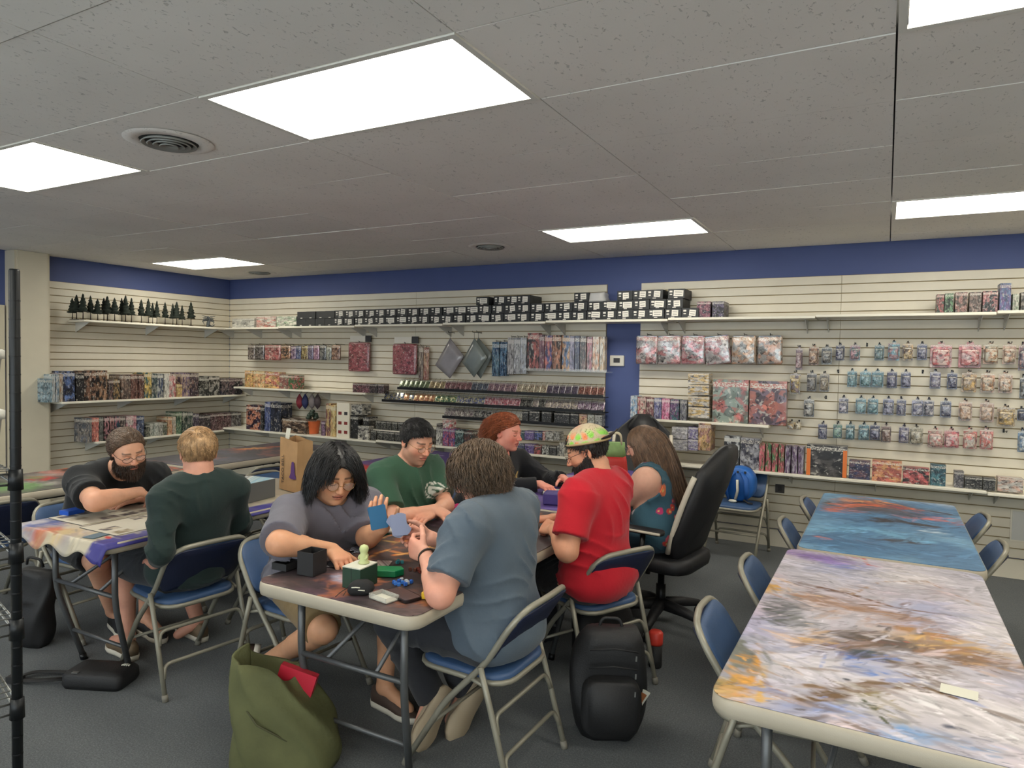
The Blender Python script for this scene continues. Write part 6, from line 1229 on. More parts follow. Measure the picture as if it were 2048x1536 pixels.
    def build(s, label, r=.055, z=None, rough=.5, droop=None, wave=0.0):
        z = TOP_Z+.0022 if z is None else z; cx, cy = (s.x0+s.x1)/2, (s.y0+s.y1)/2; hx, hy = (s.x1-s.x0)/2, (s.y1-s.y0)/2
        qx, qy = np.abs(s.X-cx)-(hx-r), np.abs(s.Y-cy)-(hy-r); hh = np.hypot(np.maximum(qx, 0), np.maximum(qy, 0)); kk = np.where(hh > r, r/np.maximum(hh, 1e-6), 1.0); GX_, GY_ = s.X.copy(), s.Y.copy(); mm = (hh > r) & (qx > 0) & (qy > 0); GX_[mm] = (cx+np.sign(s.X-cx)*(hx-r+qx*kk))[mm]; GY_[mm] = (cy+np.sign(s.Y-cy)*(hy-r+qy*kk))[mm]; out = np.zeros(s.X.shape, bool)
        Z = np.full(s.X.shape, z)
        if droop: Z = Z+droop(s.X, s.Y)
        Z += wave*s.n1*.5
        idx = np.arange(s.nx*s.ny).reshape(s.ny, s.nx); q = np.stack([idx[:-1, :-1], idx[:-1, 1:], idx[1:, 1:], idx[1:, :-1]], -1); keep = ~(out[:-1, :-1] | out[:-1, 1:] | out[1:, 1:] | out[1:, :-1]); F = q[keep]
        V = np.stack([GX_, GY_, Z], -1).reshape(-1, 3); o = link('table_mat', mesh_np('table_mat', V, F, True, (s.C*.78).reshape(-1, 3)), MATS.get('mat_fabric') or pbr('mat_fabric', (1, 1, 1), .48, attr='Col', bump=.08, bscale=500, spec=.35))
        m = o.modifiers.new('thick', 'SOLIDIFY'); m.thickness = .002; m.offset = -1; return tag(o, label, 'table mat', 'printed table mats')
# lavender and gold winged beast mat
a = Mat2(-.378, .378, 1.808, 3.462, (196, 190, 200), .0045, 3)
a.cloud((150, 160, 204), .0, .25, 21, 5, .6).cloud((222, 214, 216), -.02, .2, 22, 6, .8).cloud((206, 180, 190), .05, .3, 23, 9, .5)
a.blob(1640, 1115, .25, .10, (138, 110, 178), 0, .8).blob(1700, 1135, .12, .06, (120, 128, 200), 0, .8).blob(1760, 1330, .09, .05, (90, 128, 204), 20, .5).blob(1650, 1420, .16, .05, (128, 150, 206), 30, .7).blob(1800, 1470, .14, .05, (110, 160, 214), 20, .6).blob(1700, 1460, .13, .05, (214, 196, 200), 20, .6)
a.blob(1560, 1230, .10, .16, (104, 106, 104), 0, .5, 1.2).blob(1480, 1300, .07, .20, (120, 122, 114), 0, .5).blob(1545, 1180, .09, .06, (214, 166, 92), 0, .5, 1.3).blob(1440, 1385, .05, .10, (150, 140, 100), 0, .5)
a.stroke([(1480, 1400), (1500, 1340), (1515, 1290)], .028, .018, (214, 154, 72), .7, .9).stroke([(1450, 1400), (1470, 1350)], .02, .015, (190, 150, 80), .7, .9).stroke([(1525, 1400), (1520, 1330)], .016, .012, (226, 180, 96), .7, .9)
a.stroke([(1600, 1168), (1700, 1190), (1790, 1215), (1900, 1232)], .018, .006, (120, 84, 66), .5, .4).stroke([(1700, 1190), (1760, 1165), (1850, 1163), (1930, 1200), (1975, 1230)], .010, .008, (176, 146, 124), .6, .3)
a.blob(1790, 1225, .20, .05, (146, 108, 82), -12, .6, .5).blob(1650, 1222, .10, .045, (206, 176, 158), 0, .7, .6).stroke([(1600, 1195), (1690, 1215), (1800, 1235)], .045, .05, (168, 130, 106), .6, .6)
a.blob(1900, 1290, .26, .10, (206, 164, 98), -6, .6, .7).blob(1790, 1285, .20, .11, (88, 74, 66), -12, .5, .7).blob(1850, 1262, .13, .06, (176, 126, 74), 0, .5, .9).blob(1965, 1315, .14, .08, (146, 106, 74), 0, .5, .8).blob(1880, 1310, .10, .05, (120, 86, 60), 0, .5, 1.0)
a.blob(1680, 1292, .17, .055, (128, 98, 78), 32, .5, .6).blob(1600, 1278, .12, .04, (214, 176, 134), 10, .6, .7).stroke([(1615, 1402), (1750, 1368), (1850, 1378), (1905, 1395)], .042, .02, (118, 90, 62), .5, .6).blob(1830, 1335, .15, .06, (110, 84, 60), 8, .5, .8).blob(1770, 1318, .08, .05, (66, 74, 82), 0, .5, .8).blob(1750, 1345, .08, .05, (96, 134, 206), 20, .5, .7)
for px, py in ((1795, 1275), (1815, 1300), (1850, 1300), (1780, 1250), (1870, 1270), (1830, 1345), (1860, 1330)): a.blob(px, py, .022, .012, (52, 44, 42), 30, .5, 1.4)
for px, py in ((1810, 1290), (1845, 1285), (1900, 1275), (1840, 1340)): a.blob(px, py, .018, .010, (176, 90, 70), 0, .5, 1.4)
a.stroke([(1715, 1112), (1735, 1130), (1760, 1135)], .016, .010, (206, 96, 70), .6, 1.0).stroke([(1690, 1110), (1715, 1118)], .018, .008, (196, 84, 64), .6, 1.0).blob(1820, 1143, .018, .008, (150, 130, 140), 0, .5)
a.blob(1918, 1140, .008, .02, (206, 120, 120), 0, .6, .4).blob(1918, 1155, .012, .02, (160, 158, 170), 0, .6, .4).blob(1680, 1355, .022, .014, (70, 74, 90), 0, .5, 1.6)
a.stroke([(1715, 1390), (1745, 1420), (1800, 1475)], .010, .004, (74, 80, 48), .6, .6).stroke([(1745, 1420), (1790, 1400)], .010, .004, (150, 130, 60), .6, .6).stroke([(1745, 1420), (1760, 1395)], .008, .004, (84, 86, 52), .6, .6)
a.blob(1915, 1450, .035, .018, (72, 76, 98), -20, .4, 2.0).blob(1950, 1475, .03, .012, (80, 84, 104), 10, .4, 2.0).blob(1620, 1412, .02, .012, (90, 90, 100), 0, .5, 1.6).blob(1560, 1385, .03, .018, (150, 120, 140), 0, .6, 1.6)
a.daub(1500, .045, 5).daub(2200, .016, 6, .5); a.build('gold and lavender winged beast print covering the near aisle table')
# blue and fiery mat
b = Mat2(-.345, .405, 3.508, 5.122, (84, 130, 170), .0065, 8)
b.cloud((130, 176, 206), 0, .2, 31, 5, .7).cloud((60, 92, 130), .05, .25, 32, 7, .6).blob(1760, 1015, .36, .30, (84, 80, 88), 0, .6).blob(1880, 1005, .30, .20, (150, 168, 190), 0, .6).blob(1650, 1010, .08, .2, (90, 84, 82), 0, .6)
b.stroke([(1660, 1020), (1720, 1010), (1790, 1013), (1830, 1020)], .07, .03, (214, 108, 70), .7, .9).stroke([(1690, 1002), (1760, 1004), (1800, 1012)], .05, .02, (226, 150, 100), .7, .9).blob(1790, 1015, .05, .05, (176, 52, 52), 0, .6, 1.2).stroke([(1810, 1035), (1880, 1040), (1925, 1050)], .035, .02, (206, 110, 100), .7, .8).stroke([(1840, 1020), (1920, 1032)], .04, .015, (80, 70, 74), .6, .8)
b.blob(1770, 1040, .10, .10, (62, 58, 66), 0, .5, 1.2).blob(1800, 1085, .15, .04, (70, 70, 82), 0, .5, 1.2).blob(1845, 1050, .12, .05, (70, 66, 74), 0, .5, 1.2).stroke([(1660, 1060), (1740, 1058), (1800, 1075), (1860, 1085)], .06, .05, (116, 172, 206), .7, .8).stroke([(1620, 1085), (1720, 1092), (1830, 1105), (1930, 1115)], .05, .05, (70, 116, 156), .7, .6).blob(1640, 1078, .03, .04, (206, 120, 110), 0, .6, 1.2).blob(1860, 1065, .10, .05, (196, 214, 226), 0, .7)
b.daub(900, .05, 7).daub(900, .02, 8, .5); b.build('blue water and orange fire print covering the table by the slat wall')
# dark fiery playing mat
c = Mat2(-2.108, -1.352, 1.84, 3.55, (66, 56, 58), .0055, 12)
c.cloud((110, 92, 90), 0, .25, 41, 7, .8).cloud((36, 32, 38), .02, .2, 42, 9, .8).blob(690, 1165, .22, .10, (96, 76, 92), 0, .7).blob(680, 1160, .10, .05, (184, 184, 206), 10, .6, 1.5).blob(640, 1185, .2, .05, (92, 70, 80), 0, .6).blob(545, 1165, .08, .05, (110, 80, 80), 0, .6).blob(540, 1153, .03, .012, (214, 206, 200), 10, .4, 1.4)
for p in ([(720, 1130), (760, 1105), (800, 1095)], [(790, 1090), (830, 1075), (870, 1070)], [(800, 1110), (850, 1100), (880, 1085)], [(750, 1085), (790, 1070)], [(880, 1120), (920, 1110)], [(700, 1140), (735, 1128)]): c.stroke(p, .022, .008, (224, 130, 66), .6, 1.2); c.stroke(p, .008, .003, (246, 196, 120), .6, .8)
c.cloud((206, 120, 70), .16, .24, 44, 12, .55).blob(850, 1040, .15, .12, (140, 110, 130), 0, .7).blob(880, 1015, .12, .12, (196, 176, 150), 0, .6, 1.2).blob(900, 1030, .10, .06, (96, 80, 140), 0, .6).blob(850, 1022, .12, .05, (60, 58, 66), 0, .5)
c.daub(900, .04, 9).daub(1500, .014, 10, .6); c.build('dark brown mat with fiery streaks under the four card players', .06)
# cream, blue and purple print with drooping near edge
d = Mat2(-3.828, -3.048, 1.80, 3.05, (206, 196, 174), .0065, 16)
d.cloud((222, 206, 178), 0, .2, 51, 5, .6).blob(95, 1045, .18, .13, (92, 104, 160), 0, .6, 1.1).blob(70, 1045, .06, .08, (190, 186, 196), 0, .6).blob(110, 1058, .10, .06, (206, 120, 90), 0, .6, 1.3).blob(140, 1068, .16, .10, (214, 190, 146), 0, .6, 1.2).blob(165, 1075, .05, .03, (96, 76, 110), 0, .5, 1.4)
d.mix(np.clip((d.X+3.17+.02*d.n1)/.02, 0, 1)*1.0, (74, 70, 150)).cloud((120, 120, 180), .1, .25, 53, 8, .3).blob(208, 1077, .035, .020, (206, 60, 60), 0, .3, 1.0)
edge = lambda X, Y: -np.clip(1.835-Y, 0, 1)*1.2-np.clip(X+3.068, 0, 1)*1.1-np.clip(-3.812-X, 0, 1)*1.0-np.clip(1.835-Y, 0, 1)*.6*(1+np.sin(26*X))
d.daub(500, .04, 11).daub(500, .016, 12); d.build('cream blue and purple print drooping over the end of its table', .05, None, .5, edge)
# paper play sheets with printed cards on the cream mat
for n, (x0, x1, y0, y1) in enumerate(((-3.47, -3.17, 1.95, 2.62), (-3.80, -3.50, 1.98, 2.66))):
    q = Mat2(x0, x1, y0, y1, (214, 208, 192), .006, 60+n); rg = np.random.default_rng(5+n)
    for ix in range(3):
        for iy in range(6):
            if rg.random() < .62:
                cx, cy = x0+.05+.1*ix+rg.normal(0, .004), y0+.07+.105*iy; m = (np.abs(q.X-cx) < .030) & (np.abs(q.Y-cy) < .043); cc = [(150, 138, 112), (110, 100, 104), (160, 150, 130), (96, 92, 96)][int(rg.integers(4))]; q.mix(m*1.0, cc).mix(m*np.clip(q.n2*5, 0, 1), (200, 190, 170))
    q.mix(((np.abs(q.X-x0) < .006) | (np.abs(q.Y-y0) < .006))*1.0, (70, 70, 70)); o = q.build(('cream printed play sheet nearer the blond man' if n == 0 else 'cream printed play sheet nearer the bearded man'), .012, TOP_Z+.0052); o.name = 'play_sheet'; tag(o, o['label'], 'play sheet', 'printed play sheets')
# red to purple mat
e_ = Mat2(-3.812, -3.068, 3.54, 5.34, (84, 64, 120), .008, 20)
e_.cloud((110, 90, 150), 0, .2, 61, 5, .6).mix(np.clip((4.35-e_.Y+.25*e_.n1)/.2, 0, 1), (170, 50, 50)).blob(735, 935, .25, .12, (196, 60, 52), 0, .6).stroke([(700, 945), (735, 940)], .02, .01, (226, 190, 150), .6, .8).stroke([(710, 958), (740, 955)], .016, .008, (220, 180, 170), .6, .8).mix(np.clip((e_.Y-4.45+.2*e_.n2)/.3, 0, 1), (72, 56, 112)).stroke([(855, 908), (885, 912)], .03, .015, (190, 176, 206), .6, 1.0).stroke([(860, 915), (880, 916)], .015, .01, (226, 214, 226), .6, 1.0)
e_.daub(500, .05, 13).daub(400, .02, 14, .5); e_.build('red and purple print on the table behind the green shirt')
g_ = Mat2(-5.352, -4.608, 1.77, 3.40, (96, 92, 90), .009, 24); g_.cloud((190, 184, 176), 0, .2, 71, 6, .8).cloud((60, 56, 56), .05, .2, 72, 8, .7).blob(20, 975, .25, .2, (110, 150, 92), 0, .6).blob(90, 958, .10, .10, (190, 60, 56), 0, .6, 1.2).blob(130, 945, .2, .12, (206, 150, 140), 0, .6).blob(70, 955, .12, .06, (130, 140, 96), 0, .6).mix(np.clip((g_.Y-2.75+.15*g_.n1)/.1, 0, 1), (74, 60, 52)).cloud((200, 96, 46), .02, .14, 74, 9, .0).mix(np.clip((g_.Y-2.8)/.1, 0, 1)*np.clip(g_.n2*6+.4, 0, 1), (206, 92, 44)).blob(340, 925, .2, .2, (196, 84, 40), 0, .7)
g_.daub(500, .05, 13).daub(400, .02, 14, .5); g_.build('green red and orange print on the table behind the bearded man')
h_ = Mat2(-5.352, -4.608, 3.47, 5.03, (52, 50, 62), .009, 28); h_.cloud((84, 84, 104), 0, .2, 81, 6, .8).stroke([(480, 900), (520, 897), (560, 893)], .09, .04, (206, 104, 60), .7, 1.1).stroke([(490, 898), (530, 896)], .04, .02, (240, 176, 96), .7, 1.1).cloud((150, 90, 80), .14, .24, 84, 9, .6)
h_.daub(500, .05, 13).daub(400, .02, 14, .5); h_.build('dark print with a burst of orange fire on the far side table')
k_ = Mat2(-2.118, -1.362, 3.60, 5.28, (84, 66, 132), .01, 32); k_.cloud((110, 92, 158), 0, .2, 91, 5, .7).cloud((206, 196, 206), .14, .2, 92, 8, .5)
k_.daub(500, .05, 13).daub(400, .02, 14, .5); k_.build('purple cloth print on the table of the red haired man')

# ================================================================== THINGS ON TABLES AND FLOOR
def onto(px, py, z=None): p = U(px, py, z=(TOP_Z+.004 if z is None else z)); return p[0], p[1]
Zt = TOP_Z+.0045
def pm(name, c, rough=.45, **k): return pbr(name, srgb(*c), rough, **k)
def open_box(name, px, py, w_, d_, h_, rz, mat, label, cat, t=.004, inner=None):
    x, y = onto(px, py); e = empty(name, (x, y, Zt), math.radians(rz)); tag(e, label, cat)
    for sx in (-1, 1): MB().box((sx*(w_-t)/2, 0, h_/2), (t, d_, h_)).build('side_panel', mat, e)
    for sy in (-1, 1): MB().box((0, sy*(d_-t)/2, h_/2), (w_-2*t, t, h_)).build('end_panel', mat, e)
    MB().box((0, 0, t/2), (w_-2*t, d_-2*t, t)).build('bottom', inner or mat, e); return e
M_BXK = pm('deck_black', (34, 34, 36), .6); M_GRNB = pm('deck_green', (34, 62, 46), .6, noise=.05); M_WHT = pm('lid_white', (206, 204, 190), .6)
open_box('deck_box', 624, 1146, .078, .082, .092, 4, M_BXK, 'tall open black deck box on the near corner of the fiery mat', 'deck box')
open_box('card_tray', 572, 1136, .075, .08, .028, 4, M_BXK, 'shallow black tray beside the tall black deck box', 'tray')
x, y = onto(720, 1170); e = empty('deck_box', (x, y, Zt), math.radians(3)); tag(e, 'dark green deck box with white top under the pale figurine', 'deck box')
MB().box((0, 0, .038), (.082, .105, .076)).build('body', M_GRNB, e); MB().box((0, 0, .078), (.082, .105, .004)).build('top', M_WHT, e); MB().box((0, -.0527, .040), (.002, .001, .074)).build('seam', M_BXK, e)
fg = MB(); L = [(.020, 0), (.022, .004), (.016, .008), (.016, .022), (.018, .030), (.013, .038), (.016, .046), (.018, .056), (.014, .066), (.004, .071)]
fg.lathe(L, n=16); fo = fg.build('figurine', pm('figurine_pale', (196, 204, 146), .5)); fo.location = (x+.005, y+.015, Zt+.0805); tag(fo, 'small pale green figurine standing on the green deck box', 'figurine')
for sg in (-1, 1): MB().tube([(sg*.012, 0, .032), (sg*.018, -.006, .024), (sg*.014, -.012, .018)], .0045, 6).build('arm', MATS['figurine_pale'], fo)
x, y = onto(778, 1150); mb = MB(); mb.rings([[(a_, b_, z) for a_, b_ in [(-.06, -.03), (.03, -.035), (.06, .0), (.045, .033), (-.05, .035), (-.07, .005)]] for z in (0, .026)], True, 0, False)
o = mb.build('card_case', pm('case_green', (22, 120, 74), .35)); o.location = (x, y, Zt); o.rotation_euler[2] = .5; tag(bevel(o, .003), 'bright green flat card case beside the green deck box', 'card case')
rn = random.Random(9)
def dice(px, py, n, cols, label, grp, r=.03):
    x, y = onto(px, py); me = bpy.data.meshes.new('die'); bm = bmesh.new(); bmesh.ops.create_cube(bm, size=.013); bmesh.ops.bevel(bm, geom=list(bm.edges), offset=.0018, segments=2, affect='EDGES'); bm.to_mesh(me); bm.free()
    spots = []
    for k in range(n):
        for _ in range(60):
            a_, q = rn.uniform(0, 2*PI), r*math.sqrt(rn.random()); p = (x+q*math.cos(a_), y+q*math.sin(a_))
            if all(math.hypot(p[0]-s_[0], p[1]-s_[1]) > .0175 for s_ in spots): spots.append(p); break
        else: continue
        o = link('die', me, None); o.data = me if k == 0 else me
        c = cols[k % len(cols)]
        if not len(me.materials): me.materials.append(pm('die_base', (60, 110, 190), .2))
        o.material_slots[0].link = 'OBJECT'; o.material_slots[0].material = pm('die_%d_%d_%d' % c, c, .2); o.location = (p[0], p[1], Zt+.0067); o.rotation_euler[2] = rn.uniform(0, 1.5)
        tag(o, label % ORD[k], 'die', grp)
dice(805, 1168, 11, [(60, 110, 196), (70, 130, 210), (190, 196, 204)], 'blue translucent die, %s of the cluster beside the black phone', 'blue dice cluster', .034)
dice(842, 1140, 10, [(110, 52, 44), (96, 60, 50)], 'dark red die, %s of those before the wrist with the bracelet', 'dark red dice', .045)
dice(800, 1128, 3, [(60, 130, 140)], 'teal die, %s behind the bright green card case', 'teal dice', .025)
M_CLR = pbr('tray_clear', srgb(214, 214, 206), .1, alpha=.35, coat=.6)
open_box('clear_tray', 768, 1198, .095, .06, .018, -12, M_CLR, 'clear plastic tray at the corner of the fiery mat', 'tray', .003, M_WHT)
x, y = onto(805, 1192); o = MB().prism(rr(.075, .15, .01, 3), 0, .009).build('phone', pm('phone_black', (26, 26, 28), .25)); o.location = (x, y, Zt); o.rotation_euler[2] = math.radians(70); tag(o, 'black phone lying by the clear tray', 'phone'); MB().prism(rr(.066, .138, .006, 3), .009, .0095).build('screen', pm('phone_screen', (92, 74, 72), .1), o)
x, y = onto(722, 1185); mb = MB(); mb.rings([[(a_*k, b_*k+.004*math.sin(20*a_), z) for a_, b_ in rr(.09, .07, .025, 4)] for k, z in ((.9, 0), (1.05, .012), (.95, .03), (.6, .042), (.2, .046))]); o = mb.build('dice_pouch', pm('pouch_black', (24, 24, 26), .85, bump=.4, bscale=60)); o.location = (x, y, Zt); o.rotation_euler[2] = .5; tag(o, 'black drawstring dice pouch with white print, cord over table edge', 'pouch')
for k, (dx, dz, wd) in enumerate(((-.012, .034, .030), (.004, .024, .034))):
    q = MB().tube([(dx-wd/2, -.034+.004*k, dz-.006), (dx, -.037, dz-.004), (dx+wd/2, -.034, dz-.006)], .0022, 5).build('print_mark', M_WHT, o)
MB().tube(fillet([(-.03, .0, .03), (-.07, -.03, .008), (-.085, -.05, -.004), (-.08, -.055, -.03), (-.07, -.05, -.02), (-.05, -.02, .01)], .01), .0015, 5).build('cord', M_BXK, o)
def cards(px, py, rz, mat, label, h=.004, w_=.064, l_=.089, cat='card', z=None, name='playing_card', grp=None):
    x, y = onto(px, py); o = MB().prism(rr(w_, l_, .004, 2), 0, h).build(name, mat); o.location = (x, y, z or Zt); o.rotation_euler[2] = math.radians(rz); return tag(o, label, cat, grp)
M_PUR = pm('sleeve_mauve', (142, 96, 124), .3); M_ART1 = mat_print('card_art', .3, .3, 5, False)
cards(740, 1086, 30, M_PUR, 'mauve sleeved deck in front of the grey shirt', .012)
for n, (px, py, rz, c1, c2) in enumerate(((715, 1100, 35, (60, 66, 110), (190, 196, 210)), (690, 1108, 28, (70, 74, 84), (150, 150, 160)), (765, 1128, 25, (150, 110, 110), (206, 190, 180)), (672, 1128, 32, (52, 50, 58), (96, 92, 104)), (880, 1035, 20, (206, 196, 176), (160, 96, 90)), (900, 1048, 15, (130, 100, 150), (200, 190, 206)), (860, 1022, 25, (150, 130, 130), (206, 180, 160)), (715, 1122, 30, (110, 70, 60), (220, 160, 110)))):
    o = cards(px, py, rz, M_ART1, '%s face-up card, %s nearest the black deck box' % (cname(c1), ORD[n]), .0012, grp='cards on the fiery mat'); paint(o, c1, c2)
cards(918, 1018, 10, pm('case_pink', (206, 40, 110), .4), 'pink card case beside the hand of the green shirt', .02, .07, .10, 'card case', name='card_case')
mb = MB(); x, y = onto(790, 1062)
mb.rings([[(a_*(1-.12*k), b_*(1-.1*k), .004+.012*k+.006*math.sin(25*a_+k)*math.cos(30*b_)) for a_, b_ in rr(.16, .12, .03, 5)] for k in range(3)]); o = mb.build('crumpled_paper', pm('tissue_white', (206, 204, 196), .8)); o.location = (x, y, Zt); tag(o, 'crumpled white paper in front of the green shirt', 'paper')
x, y = onto(862, 1212); o = MB().box((0, 0, .02), (.10, .07, .04)).build('card_case', pm('case_yellow', (222, 180, 40), .4)); o.location = (-1.41, 2.03, Zt); o.scale = (.7, .7, .6); o.rotation_euler[2] = .3; tag(bevel(o, .004), 'yellow card case under the elbow with the bare forearm', 'card case')
# blue sleeved hand of cards held up, and a clear sleeved hand of cards
def held(c, n, up, w_, h_, mat, label, k=1, fan=.0):
    n = unit(np.array(n, float)); up = unit(np.array(up, float)-n*(np.array(up) @ n)); r = np.cross(up, n); e = empty('held_cards', tuple(c)); tag(e, label, 'cards')
    for i in range(k):
        t = fan*(i-(k-1)/2); u2 = up*math.cos(t)+r*math.sin(t); r2 = np.cross(u2, n); P = []
        for dz in (-.0006, .0006): P.append([tuple(r2*a_+u2*b_+n*(dz+.0016*i)) for a_, b_ in rr(w_, h_, .004, 2)])
        MB().rings(P, True, 0, False).build('card', mat, e)
held((-1.815, 2.215, .945), (.72, -.66, .20), (-.25, .0, 1), .070, .094, pm('sleeve_blue', (16, 92, 136), .35), 'blue backed cards held up by the man in grey', 4, .03)
held((-1.735, 2.25, .915), (.55, -.45, .45), (-.55, .1, .75), .066, .09, pbr('sleeve_clear', srgb(150, 160, 190), .1, alpha=.6, coat=.5), 'clear sleeved cards fanned in the hands of the slate shirt', 5, .14)
cards(144, 1027, 8, pm('case_blue', (30, 84, 190), .4), 'blue deck case in front of the bearded man', .022, .07, .095, 'deck case', name='deck_case')
cards(192, 1072, 12, pm('sleeve_slate', (84, 110, 124), .4), 'slate blue card at the corner of the cream play sheet', .002, .068, .09)
# far half of the left table: carton, bottle, paper bag
x, y = onto(515, 1000); e = empty('display_carton', (-3.35, 2.83, Zt), math.radians(6)); tag(e, 'grey carton with pale blue map top beside the paper bag', 'carton')
MB().box((0, 0, .055), (.20, .34, .11)).build('body', pm('carton_grey', (96, 96, 94), .7), e); q = Mat2(-.1, .1, -.17, .17, (120, 176, 196), .01, 77); q.cloud((200, 214, 214), 0, .2, 78, 6, .8); 
tp = MB().box((0, 0, .1115), (.20, .34, .003)).build('printed_top', mat_print('map_top', .4, 0, 3, False), e); paint(tp, (110, 170, 196), (196, 206, 206))
x, y = onto(507, 1012); e = empty('small_carton', (-3.27, 2.60, Zt), math.radians(5)); tag(e, 'navy carton with white flap in front of the grey carton', 'carton')
MB().box((0, 0, .04), (.12, .09, .08)).build('body', pm('carton_navy', (46, 62, 90), .5), e); MB().box((-.01, -.01, .083), (.13, .11, .003), Matrix.Rotation(.12, 3, 'X')).build('flap', M_WHT, e)
e = empty('water_bottle', (-3.58, 2.72, Zt)); tag(e, 'clear water bottle with teal label behind the blond man', 'bottle')
MB().lathe([(.028, 0), (.032, .006), (.032, .13), (.026, .16), (.012, .19), (.012, .20)], n=20).build('bottle_body', pbr('bottle_clear', srgb(190, 214, 208), .08, alpha=.45, coat=.5), e); MB().lathe([(.0325, .05), (.0325, .11)], n=20, cap=False).build('label_band', pm('bottle_label', (70, 160, 140), .4), e); MB().lathe([(.0145, .198), (.0145, .218), (.012, .22)], n=16).build('cap', pm('bottle_cap', (40, 130, 120), .4), e)
bx, by = onto(610, 978); e = empty('paper_bag', (-3.33, 3.24, Zt), math.radians(-14)); tag(e, 'brown paper takeaway bag with receipt, printed lettering up its side', 'paper bag')
M_KRAFT = pbr('kraft_paper', srgb(168, 132, 92), .85, noise=.12, nscale=9, bump=.8, bscale=18)
bw_, bd_, bh_ = .21, .12, .33; mb = MB()
def bagpt(u, v, t): 
    g2 = 1-.12*t*math.sin(t*3); return (u*bw_/2*(1+.02*math.sin(9*t)), v*bd_/2*g2*(1-.35*max(0, t-.75)), t*bh_+(.010*math.sin(14*u+3*v) if t > .97 else 0))
ring = [(-1, -1), (-.5, -1.02), (0, -1.03), (.5, -1.02), (1, -1), (.93, 0), (1, 1), (.5, 1.02), (0, 1.03), (-.5, 1.02), (-1, 1), (-.93, 0)]
mb.rings([[bagpt(u, v, t) for u, v in ring] for t in (0, .1, .25, .4, .55, .7, .85, 1)], False, 0, False); mb.add([bagpt(u, v, 0) for u, v in ring], [tuple(range(len(ring)-1, -1, -1))]); mb.build('bag', M_KRAFT, e)
def text(body, size, loc, rot, mat, parent, name='lettering', ext=.0006):
    cu = bpy.data.curves.new(name, 'FONT'); cu.body = body; cu.size = size; cu.extrude = ext; cu.align_x = 'CENTER'; cu.align_y = 'CENTER'; o = bpy.data.objects.new(name, cu); COL.objects.link(o); o.data.materials.append(mat); me = o.to_mesh().copy() if False else bpy.data.meshes.new_from_object(o); bpy.data.objects.remove(o); me.materials.clear(); o = link(name, me, mat, parent); o.location = loc; o.rotation_euler = rot; return o
M_PRN = pm('print_purple', (84, 50, 110), .7)
text('TACO BELL', .036, (-.055, -bd_/2-.0045, .135), (PI/2, -PI/2, 0), pm('print_black', (44, 34, 34), .7), e)
bell = [(.03, .09), (.048, .12), (.052, .16), (.06, .19), (.072, .195), (.084, .19), (.092, .16), (.096, .12), (.114, .09), (.09, .082), (.055, .082)]
MB().rings([[(x_-.005, y_, z_) for x_, z_ in bell] for y_ in (-bd_/2-.0035, -bd_/2-.005)], True, 0, False).build('bell_mark', M_PRN, e)
MB().box((-.07, -.02, bh_+.03), (.05, .002, .07), Matrix.Rotation(-.15, 3, 'X')).build('receipt', M_WHT, e)
# second playing table: white tray, marker box, purple deck box, red and green bag
x, y = onto(1112, 992); o = MB().box((0, 0, .012), (.24, .05, .024)).build('card_tray', M_WHT); o.location = (-1.80, 4.02, Zt); o.rotation_euler[2] = .22; tag(bevel(o, .003), 'long white card tray in front of the red haired man', 'tray'); MB().box((-.122, 0, .012), (.004, .044, .02)).build('end_cap', M_BXK, o)
o = MB().box((0, 0, .008), (.22, .05, .016)).build('card_tray', pm('tray_grey', (150, 156, 154), .4)); o.location = (-1.78, 4.13, Zt); o.rotation_euler[2] = .2; tag(bevel(o, .003), 'grey card tray behind the white tray', 'tray')
o = MB().box((0, 0, .035), (.20, .12, .07)).build('deck_case', pm('case_purple', (66, 52, 118), .55, noise=.05)); o.location = (-1.70, 3.78, Zt); o.rotation_euler[2] = .28; tag(bevel(o, .008), 'purple deck case beside the red shirt', 'deck case')
for n, (x, y) in enumerate(((-1.62, 4.05), (-1.58, 4.25), (-1.86, 4.32))):
    o = MB().prism(rr(.066, .09, .004, 2), 0, .002).build('playing_card', M_WHT); o.location = (x, y, Zt); o.rotation_euler[2] = n*.7; tag(o, 'white card on the purple cloth, %s towards the wall' % ORD[n], 'card', 'white cards on the purple cloth')
e = empty('tote_bag', (-1.68, 4.62, Zt), .3); tag(e, 'red bag with green top and handles standing on the purple cloth', 'bag')
mb = MB(); mb.rings([[(a_*(1-.18*t*t), b_*(1-.3*t), .20*t) for a_, b_ in rr(.22, .12, .04, 4)] for t in (0, .2, .5, .8, 1)]); mb.build('bag_body', pm('bag_red', (186, 42, 36), .5, bump=.4, bscale=14), e); mb = MB(); mb.rings([[(a_*(1-.1*t), b_*(1-.2*t), .195+.10*t) for a_, b_ in rr(.18, .085, .03, 4)] for t in (0, .4, 1)]); mb.build('bag_top', pm('bag_green', (120, 150, 92), .6, noise=.2, nscale=20), e)
for sy in (-1, 1): MB().tube(fillet([(-.06, sy*.03, .28), (-.05, sy*.035, .36), (.05, sy*.035, .36), (.06, sy*.03, .28)], .03), .006, 6).build('handle', pm('handle_cream', (196, 186, 160), .7), e)
x, y = onto(1918, 1385, TOP_Z+.003); o = MB().prism(rr(.085, .06, .002, 2), 0, .001).build('note_card', M_WHT); o.location = (x, y, Zt); o.rotation_euler[2] = -.12; tag(o, 'blank white note card lying on the winged beast print', 'note card')

